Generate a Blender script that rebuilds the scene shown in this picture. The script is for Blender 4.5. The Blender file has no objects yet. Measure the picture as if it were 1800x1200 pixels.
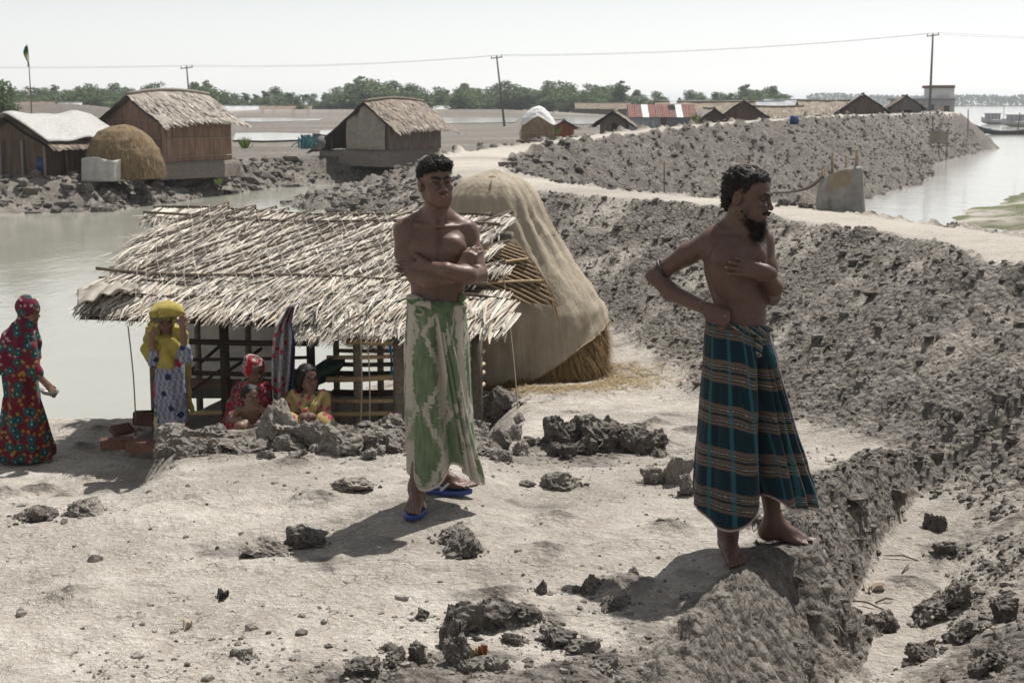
import bpy, math, random
import numpy as np
from mathutils import Vector, Matrix, Euler

# ------------------------------------------------------------------ camera, sky, sun, exposure
SC = bpy.context.scene
CAM_H = 1.92
PITCH = math.radians(9.58)
cd = bpy.data.cameras.new('camera')
cd.sensor_width = 36.0
cd.lens = 50.0
cd.clip_start = 0.1
cd.clip_end = 9000.0
cd.dof.use_dof = True
cd.dof.focus_distance = 6.4
cd.dof.aperture_fstop = 9.0
cam = bpy.data.objects.new('camera', cd)
SC.collection.objects.link(cam)
cam.location = (0, 0, CAM_H)
cam.rotation_euler = (math.pi / 2 - PITCH, 0, 0)
SC.camera = cam

SUN_EL = math.radians(61)
SUN_AZ = math.radians(34)          # from +Y towards +X
world = bpy.data.worlds.new('World')
SC.world = world
world.use_nodes = True
wn, wl = world.node_tree.nodes, world.node_tree.links
bg = wn['Background']
sky = wn.new('ShaderNodeTexSky')
sky.sky_type = 'NISHITA'
sky.sun_disc = False
sky.sun_elevation = SUN_EL
sky.sun_rotation = SUN_AZ
sky.altitude = 0.0
sky.air_density = 1.0
sky.dust_density = 0.15
sky.ozone_density = 1.0
hs = wn.new('ShaderNodeHueSaturation')
hs.inputs['Saturation'].default_value = 0.16
wl.new(sky.outputs[0], hs.inputs['Color'])
wl.new(hs.outputs[0], bg.inputs['Color'])
bg.inputs['Strength'].default_value = 0.092
sd = bpy.data.lights.new('sun', 'SUN')
sd.energy = 4.9
sd.angle = math.radians(0.55)
sd.color = (1.0, 0.965, 0.91)
sun = bpy.data.objects.new('sun', sd)
SC.collection.objects.link(sun)
SUN_DIR = Vector((math.sin(SUN_AZ) * math.cos(SUN_EL), math.cos(SUN_AZ) * math.cos(SUN_EL), math.sin(SUN_EL)))
sun.rotation_euler = SUN_DIR.to_track_quat('Z', 'Y').to_euler()
sun.location = SUN_DIR * 50
vs = SC.view_settings
vs.view_transform = 'Standard'
vs.look = 'None'
vs.exposure = 0.37
vs.gamma = 1.0
SC.cycles.max_bounces = 6
SC.cycles.diffuse_bounces = 3
SC.cycles.transparent_max_bounces = 12

# ------------------------------------------------------------------ placement helpers
CP, SP = math.cos(PITCH), math.sin(PITCH)

def _ray(px, py):
    u = (px - 900) / 2500.0
    v = (600 - py) / 2500.0
    return u, CP + v * SP, -SP + v * CP

def at(px, py, Y):
    a, b, c = _ray(px, py)
    t = Y / b
    return np.array((a * t, Y, CAM_H + c * t))

def atz(px, py, z):
    a, b, c = _ray(px, py)
    t = (z - CAM_H) / c
    return np.array((a * t, b * t, z))

def sstep(a, b, x):
    t = np.clip((x - a) / (b - a), 0, 1)
    return t * t * (3 - 2 * t)

# ------------------------------------------------------------------ vector noise
_rs = np.random.RandomState(7)
_PERM = _rs.permutation(256)
_PERM = np.concatenate([_PERM, _PERM, _PERM]).astype(np.int64)
_ang = _rs.rand(256) * 2 * np.pi
_GX, _GY = np.cos(_ang), np.sin(_ang)
_RV = _rs.rand(256)
_RV2 = _rs.rand(256)

_P32 = _PERM.astype(np.int32); _GXf = _GX.astype(np.float32); _GYf = _GY.astype(np.float32)

def perlin(x, y, seed=0):
    x = np.asarray(x, np.float64); y = np.asarray(y, np.float64)
    fx = np.floor(x); fy = np.floor(y)
    xf = (x - fx).astype(np.float32); yf = (y - fy).astype(np.float32)
    xi = fx.astype(np.int32); yi = fy.astype(np.int32)
    xi += seed; xi &= 255; yi &= 255
    pa = _P32.take(xi); pb = _P32.take(xi + 1)
    def g(h, dx, dy): return _GXf.take(h) * dx + _GYf.take(h) * dy
    u = xf * xf * xf * (xf * (xf * 6 - 15) + 10)
    v = yf * yf * yf * (yf * (yf * 6 - 15) + 10)
    x1 = xf - 1; y1 = yf - 1
    a = g(_P32.take(pa + yi), xf, yf); b = g(_P32.take(pb + yi), x1, yf)
    c = g(_P32.take(pa + yi + 1), xf, y1); d = g(_P32.take(pb + yi + 1), x1, y1)
    a += (b - a) * u; c += (d - c) * u
    a += (c - a) * v
    return (a * 1.5).astype(np.float64)

def fbm(x, y, oct=4, seed=0, gain=0.5, ridged=False):
    s = 0; a = 1.0; n = 0
    for o in range(oct):
        p = perlin(x, y, seed + o * 17)
        if ridged:
            p = 1 - 2 * np.abs(p)
        s = s + a * p; n += a
        a *= gain; x = x * 2.03 + 5.1; y = y * 2.03 + 1.7
    return s / n

def worley(x, y, seed=0):
    xi = np.floor(x).astype(np.int64); yi = np.floor(y).astype(np.int64)
    f1 = np.full(x.shape, 9.0); f2 = np.full(x.shape, 9.0); idv = np.zeros(x.shape)
    for dx in (-1, 0, 1):
        for dy in (-1, 0, 1):
            h = _PERM[(_PERM[(xi + dx + seed) & 255] + yi + dy) & 255]
            px = xi + dx + _RV[h]; py = yi + dy + _RV2[h]
            d = np.hypot(px - x, py - y)
            m = d < f1
            f2 = np.where(m, f1, np.minimum(f2, d))
            idv = np.where(m, _RV[(h * 7 + 3) & 255], idv)
            f1 = np.where(m, d, f1)
    return f1, f2, idv

def noise3(p, scale, seed=0):
    x, y, z = p[:, 0] * scale, p[:, 1] * scale, p[:, 2] * scale
    return (perlin(x + .37 * z, y - .51 * z, seed) + perlin(y + 3.3 + .29 * x, z + 1.9 - .43 * x, seed + 5)
            + perlin(z + 7.7 - .33 * y, x + 4.2 + .47 * y, seed + 11)) / 1.7

# ------------------------------------------------------------------ mesh and object helpers
COL = SC.collection

def mesh_np(name, V, F, smooth=False, col=None, uv=None):
    """F: (n,4) or (n,3) int array, or a list of such arrays"""
    me = bpy.data.meshes.new(name)
    V = np.asarray(V, dtype=np.float32)
    Fs = F if isinstance(F, list) else [F]
    Fs = [np.asarray(f, dtype=np.int32) for f in Fs if len(f)]
    me.vertices.add(len(V))
    me.vertices.foreach_set('co', V.ravel())
    nl = sum(f.size for f in Fs); nf = sum(len(f) for f in Fs)
    me.loops.add(nl); me.polygons.add(nf)
    me.loops.foreach_set('vertex_index', np.concatenate([f.ravel() for f in Fs]))
    st = []; o = 0
    for f in Fs:
        st.append(np.arange(len(f)) * f.shape[1] + o); o += f.size
    me.polygons.foreach_set('loop_start', np.concatenate(st).astype(np.int32))
    me.polygons.foreach_set('use_smooth', np.full(nf, smooth, dtype=bool))
    me.update(calc_edges=True)
    if col is not None:
        a = me.color_attributes.new('col', 'FLOAT_COLOR', 'POINT')
        c = np.ones((len(V), 4), dtype=np.float32)
        c[:, :3] = np.asarray(col)[:, :3]
        a.data.foreach_set('color', c.ravel())
    return me

def link(name, me, mat=None, parent=None, loc=None, rot=None):
    o = bpy.data.objects.new(name, me)
    COL.objects.link(o)
    if mat is not None and me is not None and not me.materials:
        me.materials.append(mat)
    if parent is not None:
        o.parent = parent
    if loc is not None:
        o.location = tuple(float(v) for v in loc)
    if rot is not None:
        o.rotation_euler = rot
    return o

def tag(o, label=None, cat=None, group=None, kind=None):
    if label: o['label'] = label
    if cat: o['category'] = cat
    if group: o['group'] = group
    if kind: o['kind'] = kind
    return o

def empty(name, loc, label=None, cat=None, group=None, rz=0.0):
    o = bpy.data.objects.new(name, None)
    COL.objects.link(o)
    o.location = tuple(float(v) for v in loc)
    o.rotation_euler = (0, 0, rz)
    return tag(o, label, cat, group)

class MB:
    """collects quads / tris with a colour per vertex"""
    def __init__(s):
        s.v = []; s.f4 = []; s.f3 = []; s.c = []; s.n = 0
    def add(s, V, F4=None, F3=None, col=(1, 1, 1)):
        V = np.asarray(V, dtype=float).reshape(-1, 3)
        s.v.append(V)
        col = np.asarray(col, dtype=float)
        s.c.append(np.broadcast_to(col, (len(V), 3)) if col.ndim == 1 else col)
        if F4 is not None and len(F4): s.f4.append(np.asarray(F4, dtype=int) + s.n)
        if F3 is not None and len(F3): s.f3.append(np.asarray(F3, dtype=int) + s.n)
        s.n += len(V)
    def box(s, c, size, R=None, col=(1, 1, 1)):
        h = np.asarray(size) / 2.0
        V = np.array([(x, y, z) for x in (-1, 1) for y in (-1, 1) for z in (-1, 1)], float) * h
        if R is not None: V = V @ np.asarray(R).T
        s.add(V + np.asarray(c), [(0, 1, 3, 2), (4, 6, 7, 5), (0, 4, 5, 1), (2, 3, 7, 6), (0, 2, 6, 4), (1, 5, 7, 3)], None, col)
    def tube(s, pts, rad, n=8, col=(1, 1, 1), cap=True):
        pts = np.asarray(pts, float)
        rad = np.broadcast_to(np.asarray(rad, float), (len(pts),))
        T = np.gradient(pts, axis=0)
        T /= np.maximum(np.linalg.norm(T, axis=1)[:, None], 1e-9)
        up = np.array((0, 0, 1.0)) if abs(T[0][2]) < .9 else np.array((1.0, 0, 0))
        V = []
        for p, t, r in zip(pts, T, rad):
            a = np.cross(t, up); a /= max(np.linalg.norm(a), 1e-9)
            b = np.cross(a, t); up = b
            th = np.arange(n) * 2 * np.pi / n
            V.append(p + r * (np.cos(th)[:, None] * a + np.sin(th)[:, None] * b))
        m = len(pts)
        i = np.arange(m - 1)[:, None] * n; j = np.arange(n)[None, :]
        F = np.stack([i + j, i + (j + 1) % n, i + n + (j + 1) % n, i + n + j], -1).reshape(-1, 4)
        V = np.concatenate(V)
        F3 = []
        if cap:
            V = np.concatenate([V, pts[:1], pts[-1:]])
            k = np.arange(n)
            F3 = np.concatenate([np.stack([(k + 1) % n, k, np.full(n, m * n)], -1),
                                 np.stack([(m - 1) * n + k, (m - 1) * n + (k + 1) % n, np.full(n, m * n + 1)], -1)])
        s.add(V, F, F3, col)
    def grid(s, P, col=(1, 1, 1), wrap=False):
        """P (nu, nv, 3)"""
        nu, nv = P.shape[:2]
        i = np.arange(nu - (0 if wrap else 1))[:, None]; j = np.arange(nv - 1)[None, :]
        i2 = (i + 1) % nu
        F = np.stack([i * nv + j, i2 * nv + j, i2 * nv + j + 1, i * nv + j + 1], -1).reshape(-1, 4)
        c = np.asarray(col, float)
        s.add(P.reshape(-1, 3), F, None, c.reshape(-1, 3) if c.ndim > 1 else c)
    def mesh(s, name, smooth=False):
        V = np.concatenate(s.v)
        F = []
        if s.f4: F.append(np.concatenate(s.f4))
        if s.f3: F.append(np.concatenate(s.f3))
        return mesh_np(name, V, F, smooth, np.concatenate(s.c))
    def build(s, name, mat, parent=None, smooth=False, origin=None):
        V0 = np.asarray(origin, float) if origin is not None else None
        if V0 is not None:
            s.v = [v - V0 for v in s.v]
        return link(name, s.mesh(name, smooth), mat, parent, loc=V0 if V0 is not None else None)

def lump_mesh(name, seed, n=2, sq=0.25, col=None, rough=.22):
    """an angular clod: icosphere pushed about, cut by a few planes"""
    import bmesh
    bm = bmesh.new()
    bmesh.ops.create_icosphere(bm, subdivisions=n, radius=1.0)
    V = np.array([v.co[:] for v in bm.verts]); F = np.array([[v.index for v in f.verts] for f in bm.faces])
    bm.free()
    r = np.random.RandomState(seed)
    V = V / ((np.abs(V) ** 5).sum(1) ** .2)[:, None] * .92
    for k in range(10):
        d = r.normal(size=3); d /= np.linalg.norm(d)
        h = r.uniform(.50, .82)
        t = V @ d
        V = V - np.where(t > h, (t - h) * .9, 0)[:, None] * d
    q = V + r.uniform(-20, 20, 3)
    V = V * (1 + rough * noise3(q, 1.4, seed)[:, None] + rough * .8 * (1 - 2.2 * np.abs(noise3(q, 2.7, seed + 3)))[:, None] * .6)
    q = V + 3.0
    V = V * (1 + rough * .55 * (1 - 2 * np.abs(noise3(q, 5.0, seed + 5)))[:, None] + rough * .45 * noise3(q, 9.5, seed + 8)[:, None])
    cc = np.zeros((len(V), 3)); cc[:, 0] = col if col is not None else .5
    return mesh_np(name, V, F, False, cc)

# ------------------------------------------------------------------ materials
def newmat(name):
    m = bpy.data.materials.new(name)
    m.use_nodes = True
    nt = m.node_tree
    b = nt.nodes['Principled BSDF']
    return m, nt, b

def N(nt, typ, **kw):
    n = nt.nodes.new(typ)
    for k, v in kw.items():
        if k.startswith('i_'):
            n.inputs[k[2:]].default_value = v
        else:
            setattr(n, k, v)
    return n

def ramp(nt, fac, stops):
    r = nt.nodes.new('ShaderNodeValToRGB')
    el = r.color_ramp.elements
    while len(el) < len(stops): el.new(0.5)
    for e, (p, c) in zip(el, stops):
        e.position = p; e.color = (*c, 1) if len(c) == 3 else c
    nt.links.new(fac, r.inputs[0])
    return r.outputs[0]

def mixc(nt, fac, a, b, mode='MIX'):
    m = nt.nodes.new('ShaderNodeMix')
    m.data_type = 'RGBA'; m.blend_type = mode
    for sock, val in ((m.inputs[0], fac), (m.inputs[6], a), (m.inputs[7], b)):
        if hasattr(val, 'links') or hasattr(val, 'is_linked'):
            nt.links.new(val, sock)
        else:
            sock.default_value = val if not isinstance(val, tuple) else ((*val, 1) if len(val) == 3 else val)
    return m.outputs[2]

def math_(nt, op, a, b=None):
    m = nt.nodes.new('ShaderNodeMath'); m.operation = op
    for i, v in enumerate((a, b)):
        if v is None: continue
        if hasattr(v, 'is_linked'): nt.links.new(v, m.inputs[i])
        else: m.inputs[i].default_value = v
    return m.outputs[0]

def noise(nt, scale, detail=4, rough=.55, coord=None, dist=0.0):
    n = N(nt, 'ShaderNodeTexNoise', i_Scale=scale, i_Detail=detail, i_Roughness=rough, i_Distortion=dist)
    if coord is not None: nt.links.new(coord, n.inputs['Vector'])
    return n.outputs['Fac']

def bump(nt, b, height, strength=.4, dist=.01):
    bp = N(nt, 'ShaderNodeBump', i_Strength=strength, i_Distance=dist)
    nt.links.new(height, bp.inputs['Height'])
    nt.links.new(bp.outputs[0], b.inputs['Normal'])

_vm = {}
def vmat(name, rough=.8, nscale=40, namp=.25, bstr=.3, bdist=.004, spec=.3, sub=0.0, sheen=0.0, trans=0.0, stretch=None):
    """colour attribute 'col' times noise, bump from noise"""
    if name in _vm: return _vm[name]
    m, nt, b = newmat(name)
    at_ = N(nt, 'ShaderNodeAttribute', attribute_name='col')
    tc = N(nt, 'ShaderNodeTexCoord')
    co = tc.outputs['Object']
    if stretch:
        mp = N(nt, 'ShaderNodeMapping'); mp.inputs['Scale'].default_value = stretch
        nt.links.new(co, mp.inputs[0]); co = mp.outputs[0]
    f = noise(nt, nscale, 5, .6, co)
    g = ramp(nt, f, [(.25, (1 - namp,) * 3), (.75, (1 + namp,) * 3)])
    c = mixc(nt, 1.0, at_.outputs['Color'], g, 'MULTIPLY')
    nt.links.new(c, b.inputs['Base Color'])
    b.inputs['Roughness'].default_value = rough
    b.inputs['Specular IOR Level'].default_value = spec
    if sub: b.inputs['Subsurface Weight'].default_value = sub; b.inputs['Subsurface Radius'].default_value = (.012, .004, .002)
    if sheen: b.inputs['Sheen Weight'].default_value = sheen
    if trans:
        tr = N(nt, 'ShaderNodeBsdfTranslucent'); nt.links.new(c, tr.inputs[0])
        mx = N(nt, 'ShaderNodeMixShader'); mx.inputs[0].default_value = trans
        nt.links.new(b.outputs[0], mx.inputs[1]); nt.links.new(tr.outputs[0], mx.inputs[2])
        nt.links.new(mx.outputs[0], nt.nodes['Material Output'].inputs[0])
    if bstr: bump(nt, b, f, bstr, bdist)
    _vm[name] = m
    return m
# ------------------------------------------------------------------ terrain
POND_Z, RIVER_Z = -1.5, -2.2

def catmull(pts, n=10):
    P = np.asarray(pts, float)
    P = np.concatenate([2 * P[:1] - P[1:2], P, 2 * P[-1:] - P[-2:-1]])
    out = []
    for i in range(1, len(P) - 2):
        t = np.linspace(0, 1, n, endpoint=False)[:, None]
        p0, p1, p2, p3 = P[i - 1], P[i], P[i + 1], P[i + 2]
        out.append(.5 * ((2 * p1) + (-p0 + p2) * t + (2 * p0 - 5 * p1 + 4 * p2 - p3) * t ** 2 + (-p0 + 3 * p1 - 3 * p2 + p3) * t ** 3))
    out.append(P[-2:-1])
    return np.concatenate(out)

# crest of the dyke with its foot path: picture column / row of the path and its height give the spot
EMB = [(8.0, 3.6, .9), (6.2, 7.0, .8), tuple(atz(1930, 462, .72)), tuple(atz(1800, 432, .66)), tuple(atz(1650, 406, .61)), tuple(atz(1500, 386, .57)),
       tuple(atz(1380, 367, .55)), tuple(atz(1250, 352, .55)), tuple(atz(1120, 342, .55)), tuple(atz(1000, 330, .55)), tuple(atz(890, 314, .54)),
       tuple(atz(822, 292, .52)), tuple(atz(850, 270, .54)), tuple(atz(950, 253, .62)), tuple(atz(1100, 233, .75)),
       tuple(atz(1300, 214, .97)), tuple(atz(1450, 205, 1.05)), tuple(atz(1560, 200, 1.02)), (35.0, 122.0, .95), (41.0, 150.0, .9), (36.0, 300.0, .6), (60, 900, .5)]
EMBS = catmull(EMB, 6)
EMB_W = np.interp(np.arange(len(EMBS)), [0, 26, 52, 64, 70, 82, 125], [.62, .62, .62, .72, .95, .55, 1.0])

def polyline_dist(x, y, P, chunk=20000):
    """distance, nearest parameter, signed side (>0 = left of travel)"""
    n = x.size
    x = x.astype(np.float32); y = y.astype(np.float32); P = P.astype(np.float32)
    D = np.empty(n, np.float32); I = np.empty(n, np.float32); S = np.empty(n, np.float32)
    A = P[:-1, :2]; B = P[1:, :2]; AB = B - A; L2 = (AB ** 2).sum(1) + 1e-9
    for s in range(0, n, chunk):
        X = x[s:s + chunk, None]; Y = y[s:s + chunk, None]
        rx = X - A[:, 0]; ry = Y - A[:, 1]
        t = np.clip((rx * AB[:, 0] + ry * AB[:, 1]) / L2, 0, 1)
        rx -= t * AB[:, 0]; ry -= t * AB[:, 1]
        d = rx * rx + ry * ry
        k = d.argmin(1); r = np.arange(len(k))
        D[s:s + chunk] = np.sqrt(d[r, k]); I[s:s + chunk] = k + t[r, k]
        S[s:s + chunk] = AB[k, 0] * ry[r, k] - AB[k, 1] * rx[r, k]
    return D.astype(float), I.astype(float), S.astype(float)

def inside(x, y, P):
    P = np.asarray(P); c = np.zeros(x.shape, bool)
    j = len(P) - 1
    for i in range(len(P)):
        xi, yi = P[i][:2]; xj, yj = P[j][:2]
        m = ((yi > y) != (yj > y)) & (x < (xj - xi) * (y - yi) / (yj - yi + 1e-12) + xi)
        c ^= m; j = i
    return c

def pz(px, py): return tuple(atz(px, py, POND_Z)[:2])
POND = [(-70, 17.0), pz(-60, 728), pz(60, 728), pz(170, 742), pz(245, 752), (-2.6, 15.6), (-1.7, 17.5), (-2.3, 24), (-3.6, 33), pz(625, 379), pz(560, 372), pz(487, 361), pz(505, 349),
        pz(560, 341), pz(640, 329), pz(700, 323), pz(640, 321), pz(560, 325), pz(480, 331), pz(410, 340), pz(330, 352), pz(260, 362), pz(190, 372), pz(100, 374), pz(0, 376), pz(-150, 379), (-70, 42)]
PONDC = np.array([(*p, 0) for p in POND + [POND[0]]])

GUL = catmull([(*atz(a_, b_, -.42)[:2], 0) for a_, b_ in ((1420, 1420), (1480, 1260), (1530, 1140), (1578, 1020), (1615, 940), (1655, 888), (1740, 858))], 8)
ISLE = [tuple(atz(a, b, -2.0)[:2]) for a, b in ((1646, 384), (1668, 366), (1700, 352), (1725, 356), (1745, 340), (1770, 334), (1850, 312), (1990, 300), (2050, 380), (1900, 424), (1780, 406), (1735, 392), (1700, 402), (1665, 398))]

ISLEC = np.array([(*p, 0) for p in ISLE + [ISLE[0]]])
PAD = (.80, 5.66, 1.22, 5.98)
FEET = [(1.0, 5.82, .26), (.87, 5.76, .16), (1.06, 5.98, .20), (1.16, 5.95, .16), (-.42, 6.45, .2), (-.28, 6.8, .25), (-3.85, 11.5, .4), (-2.75, 11.2, .35)]

def terrain(x, y, detail=True):
    """height and masks (fresh dug mud, path)"""
    x = np.asarray(x, float).ravel(); y = np.asarray(y, float).ravel()
    Ys = np.maximum(y, .5)
    q = x / Ys
    rr = np.hypot(x, y)
    wob = fbm(x * .45, y * .45, 3, 3)
    # --- plateau and yard on the land side
    right = -.095 * np.maximum(Ys - 6, 0)
    right = np.maximum(right, -.68)
    e = 9.0 + .35 * wob
    mid = -.10 * np.maximum(Ys - 7, 0)
    mid = np.minimum(mid, np.where(Ys > e, -.1 * (e - 7) - .55 * (Ys - e), 9))
    mid = np.maximum(mid, -1.05)
    left = -1.05 * sstep(6.3, 10.6, Ys + .3 * wob)
    wl_ = sstep(-.235, -.29, q); wr_ = sstep(-.05, .015, q)
    near = left * wl_ + mid * (1 - wl_) * (1 - wr_) + right * wr_
    far = -.5 + .12 * fbm(x * .05, y * .05, 3, 21)
    tf = sstep(24, 44, Ys)
    base = near * (1 - tf) + far * tf
    # far levees
    for (ya, za, w, xa, xb) in ((235, .62, 5.0, -140, 60), (128, 1.7, 6, -140, -31)):
        yy = ya + 4 * np.sin(x * .03)
        m = sstep(xa - 5, xa + 5, x) * sstep(xb + 8, xb - 8, x)
        base = np.maximum(base, (za - .35 * np.maximum(np.abs(y - yy) - w * .3, 0)) * m + base * (1 - m))
    # river side
    D, I, S = polyline_dist(x, y, EMBS)
    river = (S < 0) & (y > 0) & (x > -2)
    base = np.where(river, -3.4, base)
    # --- gully on the right of the plateau
    gd, gi, gs = polyline_dist(x, y, GUL)
    lump = fbm(x * 1.1, y * 1.1, 3, 5)
    gprof = np.where(gs > 0, -.42 + 1.75 * np.maximum(gd - .15 - .05 * lump, 0), -.42 + .50 * np.maximum(gd - (.19 + .1 * lump), 0))
    rightside = (gs < 0) & (y < 8.5) & (x > 0)
    base = np.where(rightside & ~river, np.maximum(base, .02 + .10 * np.clip(x - 1.5, 0, 3) + .04 * lump), base)
    nearm = (rr < 14) & (y > 0) & (x > 0)
    base = np.where(nearm & ~river, np.minimum(base, gprof), base)
    bankface = np.where(nearm, sstep(.62, .44, gd) * sstep(.12, .18, gd) * (gs > 0), 0)
    gulfloor = np.where(nearm, sstep(.30, .20, gd), 0)
    # --- pond
    pin = inside(x, y, POND)
    pd, _, _ = polyline_dist(x, y, PONDC)
    pd = pd + .28 * fbm(x * .5, y * .5, 3, 31) * sstep(.0, 1.0, pd) * sstep(14, 30, Ys) * 2
    slope = .16 + .20 * sstep(25, 40, Ys)
    slope = np.where((Ys > 28) & (x > -9.2) & (Ys < 54), .18, slope)
    bank = POND_Z - .04 + slope * pd + np.where(Ys < 20, .10 * pd * pd, 0)
    base = np.where(pin, np.maximum(POND_Z - .1 - .5 * pd, -2.1), np.where(river, base, np.minimum(base, np.maximum(bank, POND_Z - .04))))
    farbank = np.where(~pin & (Ys > 30) & (x < -2), sstep(4.2, 1.6, pd), 0) * (~river)
    # --- dyke
    zc = np.interp(I, np.arange(len(EMBS)), EMBS[:, 2]); w = np.interp(I, np.arange(len(EMBS)), EMB_W)
    wv = w + .18 * fbm(x * .8, y * .8, 3, 41)
    k = np.where(S > 0, .56, .52 + .36 * sstep(70, 100, Ys))
    emb = zc - k * np.maximum(D - wv, 0) - .03 * (D / w) ** 2 * (D < w)
    hh = np.maximum(base, emb)
    t = np.clip(.5 + (emb - base) / .5, 0, 1)           # soft foot
    hh = np.where(np.abs(emb - base) < .25, base * (1 - t) + emb * t + .25 * .25 * t * (1 - t) * 2, hh)
    onemb = sstep(-.10, .12, emb - base)
    path = sstep(.12, -.18, D - wv) * (y > 3)
    face = onemb * (1 - path)
    # --- grassy islet in the river
    iin = inside(x, y, ISLE)
    idist, _, _ = polyline_dist(x, y, ISLEC)
    hh = np.where(iin & river, np.maximum(hh, -2.30 + .42 * (1 - np.exp(-idist * .55)) + .12 * fbm(x * .5, y * .5, 3, 61)), hh)
    ax_, ay_, bx_, by_ = PAD
    tt_ = np.clip(((x - ax_) * (bx_ - ax_) + (y - ay_) * (by_ - ay_)) / ((bx_ - ax_) ** 2 + (by_ - ay_) ** 2), 0, 1)
    dp = np.hypot(x - ax_ - tt_ * (bx_ - ax_), y - ay_ - tt_ * (by_ - ay_)) + .05 * lump
    hh = np.maximum(hh, .012 - 1.9 * np.maximum(dp - .11, 0) - .2 * dp)
    flank = np.where(nearm & (gs > 0), sstep(.16, .24, dp) * sstep(.5, .4, dp) * (hh < -.03), 0)
    bankface = np.maximum(bankface, flank)
    ridge = np.exp(-((Ys - 8.75 + .15 * wob) / .26) ** 2) * sstep(-.275, -.245, q) * sstep(-.02, -.06, q)
    hh = hh + .02 * ridge
    rub = np.clip(.8 * ridge + face + farbank * .9 + .8 * bankface + (.55 * rightside * (1 - gulfloor) * nearm) * (1 - .75 * sstep(.1, .45, fbm(x * .9 + 4, y * .9, 2, 77))), 0, 1)
    # dark rough slope between pond and dyke, behind the hay
    rub = np.maximum(rub, np.where(~pin & ~river & (Ys > 19) & (Ys < 44) & (x < 2.0) & (x > -5.5), .9 * (1 - path), 0))
    pt = (1 - rub) * (~river)
    # loose strip across the front of the plateau
    fy = y - (4.35 + .22 * x)
    strip = np.exp(-(fy / .72) ** 2) * sstep(-1.3, -.3, x) * (1 - rub) * sstep(-.15, .35, fbm(x * 1.3, y * 1.3, 2, 91) + .2)
    fresh = np.clip(rub * (.54 + .8 * fbm(x * .6, y * .6, 4, 15)) + .75 * strip, 0, 1)
    fresh = np.clip(fresh + (.34 * sstep(.02, .38, fbm(x * .9, y * .9, 4, 8)) + .25 * sstep(.1, .4, fbm(x * 3.1, y * 3.1, 3, 38))) * (1 - path) * (Ys < 22), 0, 1)
    fresh = np.maximum(fresh, .55 * (1 - path) * sstep(26, 34, Ys) * (Ys < 60) * (x < 0))
    fresh = np.where(Ys > 60, np.clip(.62 * (1 - path) + .45 * fbm(x * .04, y * .12, 4, 18) + .3 * rub, 0, 1), fresh)
    fresh = np.where(rub > .5, np.maximum(fresh, .30), fresh)
    fresh = np.maximum(fresh, .8 * bankface)
    fst = np.zeros_like(x); mf = (Ys > 34) & (Ys < 160) & (rub > .3) & (x > -1)
    if mf.any(): fst[mf] = fbm((x[mf] * .4 + y[mf] * .9) * 1.1, (x[mf] * .9 - y[mf] * .4) * .22, 4, 88, .6)
    fresh = np.where(mf, np.clip(.92 + 1.2 * fst, .35, 1), fresh)
    if detail:
        calm = np.zeros_like(x)
        for (fx, fy_, fr_) in FEET:
            calm = np.maximum(calm, np.exp(-(((x - fx) ** 2 + (y - fy_) ** 2) / fr_ ** 2) ** 2))
        keep = 1 - .85 * calm
        def rough_(x, y, sc):
            r1 = fbm(x * 1.6 / sc, y * 1.6 / sc, 3, 51)
            w1, w2, wi = worley(x * 2.9 / sc + .6 * r1, y * 2.9 / sc - .4 * r1, 3)
            v1, v2, vi = worley(x * 6.8 / sc - .5 * r1, y * 6.8 / sc + .5 * r1, 9)
            u1, u2, ui = worley(x * 14 / sc, y * 14 / sc, 12)
            f = lambda d, r: sstep(0, 1, np.clip((r - d) / r * 1.5, 0, 1))
            cl = f(w1, .50) * .075 * np.clip(wi * 2.2 - 1.2, 0, 1) + f(v1, .55) * .036 * np.clip(vi * 1.7 - .6, 0, 1) + f(u1, .6) * .018 * ui
            rd = fbm(x * 2.9 / sc, y * 2.5 / sc, 5, 57, .62, ridged=True)
            return r1, cl, rd
        def masked(m, sc):
            out = [np.zeros_like(x) for _ in range(3)]
            if m.any():
                for o, v in zip(out, rough_(x[m], y[m], sc)): o[m] = v
            return out
        nf = sstep(18, 40, rr)
        act = (rub + strip + pt * (rr < 14)) > .02
        r1, clod, rid = masked((nf < 1) & act, 1.0)
        r1b, clodb, ridb = masked((nf > 0) & (rub > .02) & (rr < 300), 3.0)
        # dig marks running down the cut bank
        st = np.zeros_like(x); mk = bankface > .01
        if mk.any(): st[mk] = fbm(x[mk] * 5.5 + y[mk] * 2.2, (y[mk] - x[mk] * .3) * 1.3, 4, 71, .6, ridged=True)
        h0 = hh.copy()
        hh = hh + rub * ((1 - nf) * (1.0 * (clod - .035) + .058 * rid + .08 * r1) + nf * (3.4 * (clodb - .045) + .24 * ridb + .10 * r1b + .34 * fst)) + bankface * (.06 * st + .03 * rid)
        clod = (clod * (1 - nf) + clodb * nf) * 3.0
        hh = hh + strip * (.09 * clod + .03 * rid)
        small = .022 * fbm(x * 2.2, y * 2.2, 4, 25) + .010 * fbm(x * 9, y * 9, 3, 29, .6)
        cr = np.maximum(.32 - worley(x * 1.7, y * 1.7, 44)[0], 0) * sstep(-.05, .25, fbm(x * .7, y * .7, 2, 46))
        hh = hh + pt * (1 - path) * (small + .17 * cr * (.5 + .9 * rid)) + path * (.3 * small)
        hh = hh + wl_ * pt * .06 * fbm(x * 1.2, y * 1.2, 4, 33) * sstep(6, 8, Ys)
        hh = h0 + (hh - h0) * keep
        fresh = np.clip(fresh + pt * (1 - path) * 2.2 * cr + .25 * rub * (clod - .2), 0, 1)
    return hh, fresh, path, rub, iin & river

def gz(x, y):
    return float(terrain(np.array([x]), np.array([y]))[0][0])

def gzs(x, y):
    return terrain(np.asarray(x), np.asarray(y))[0]

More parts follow.
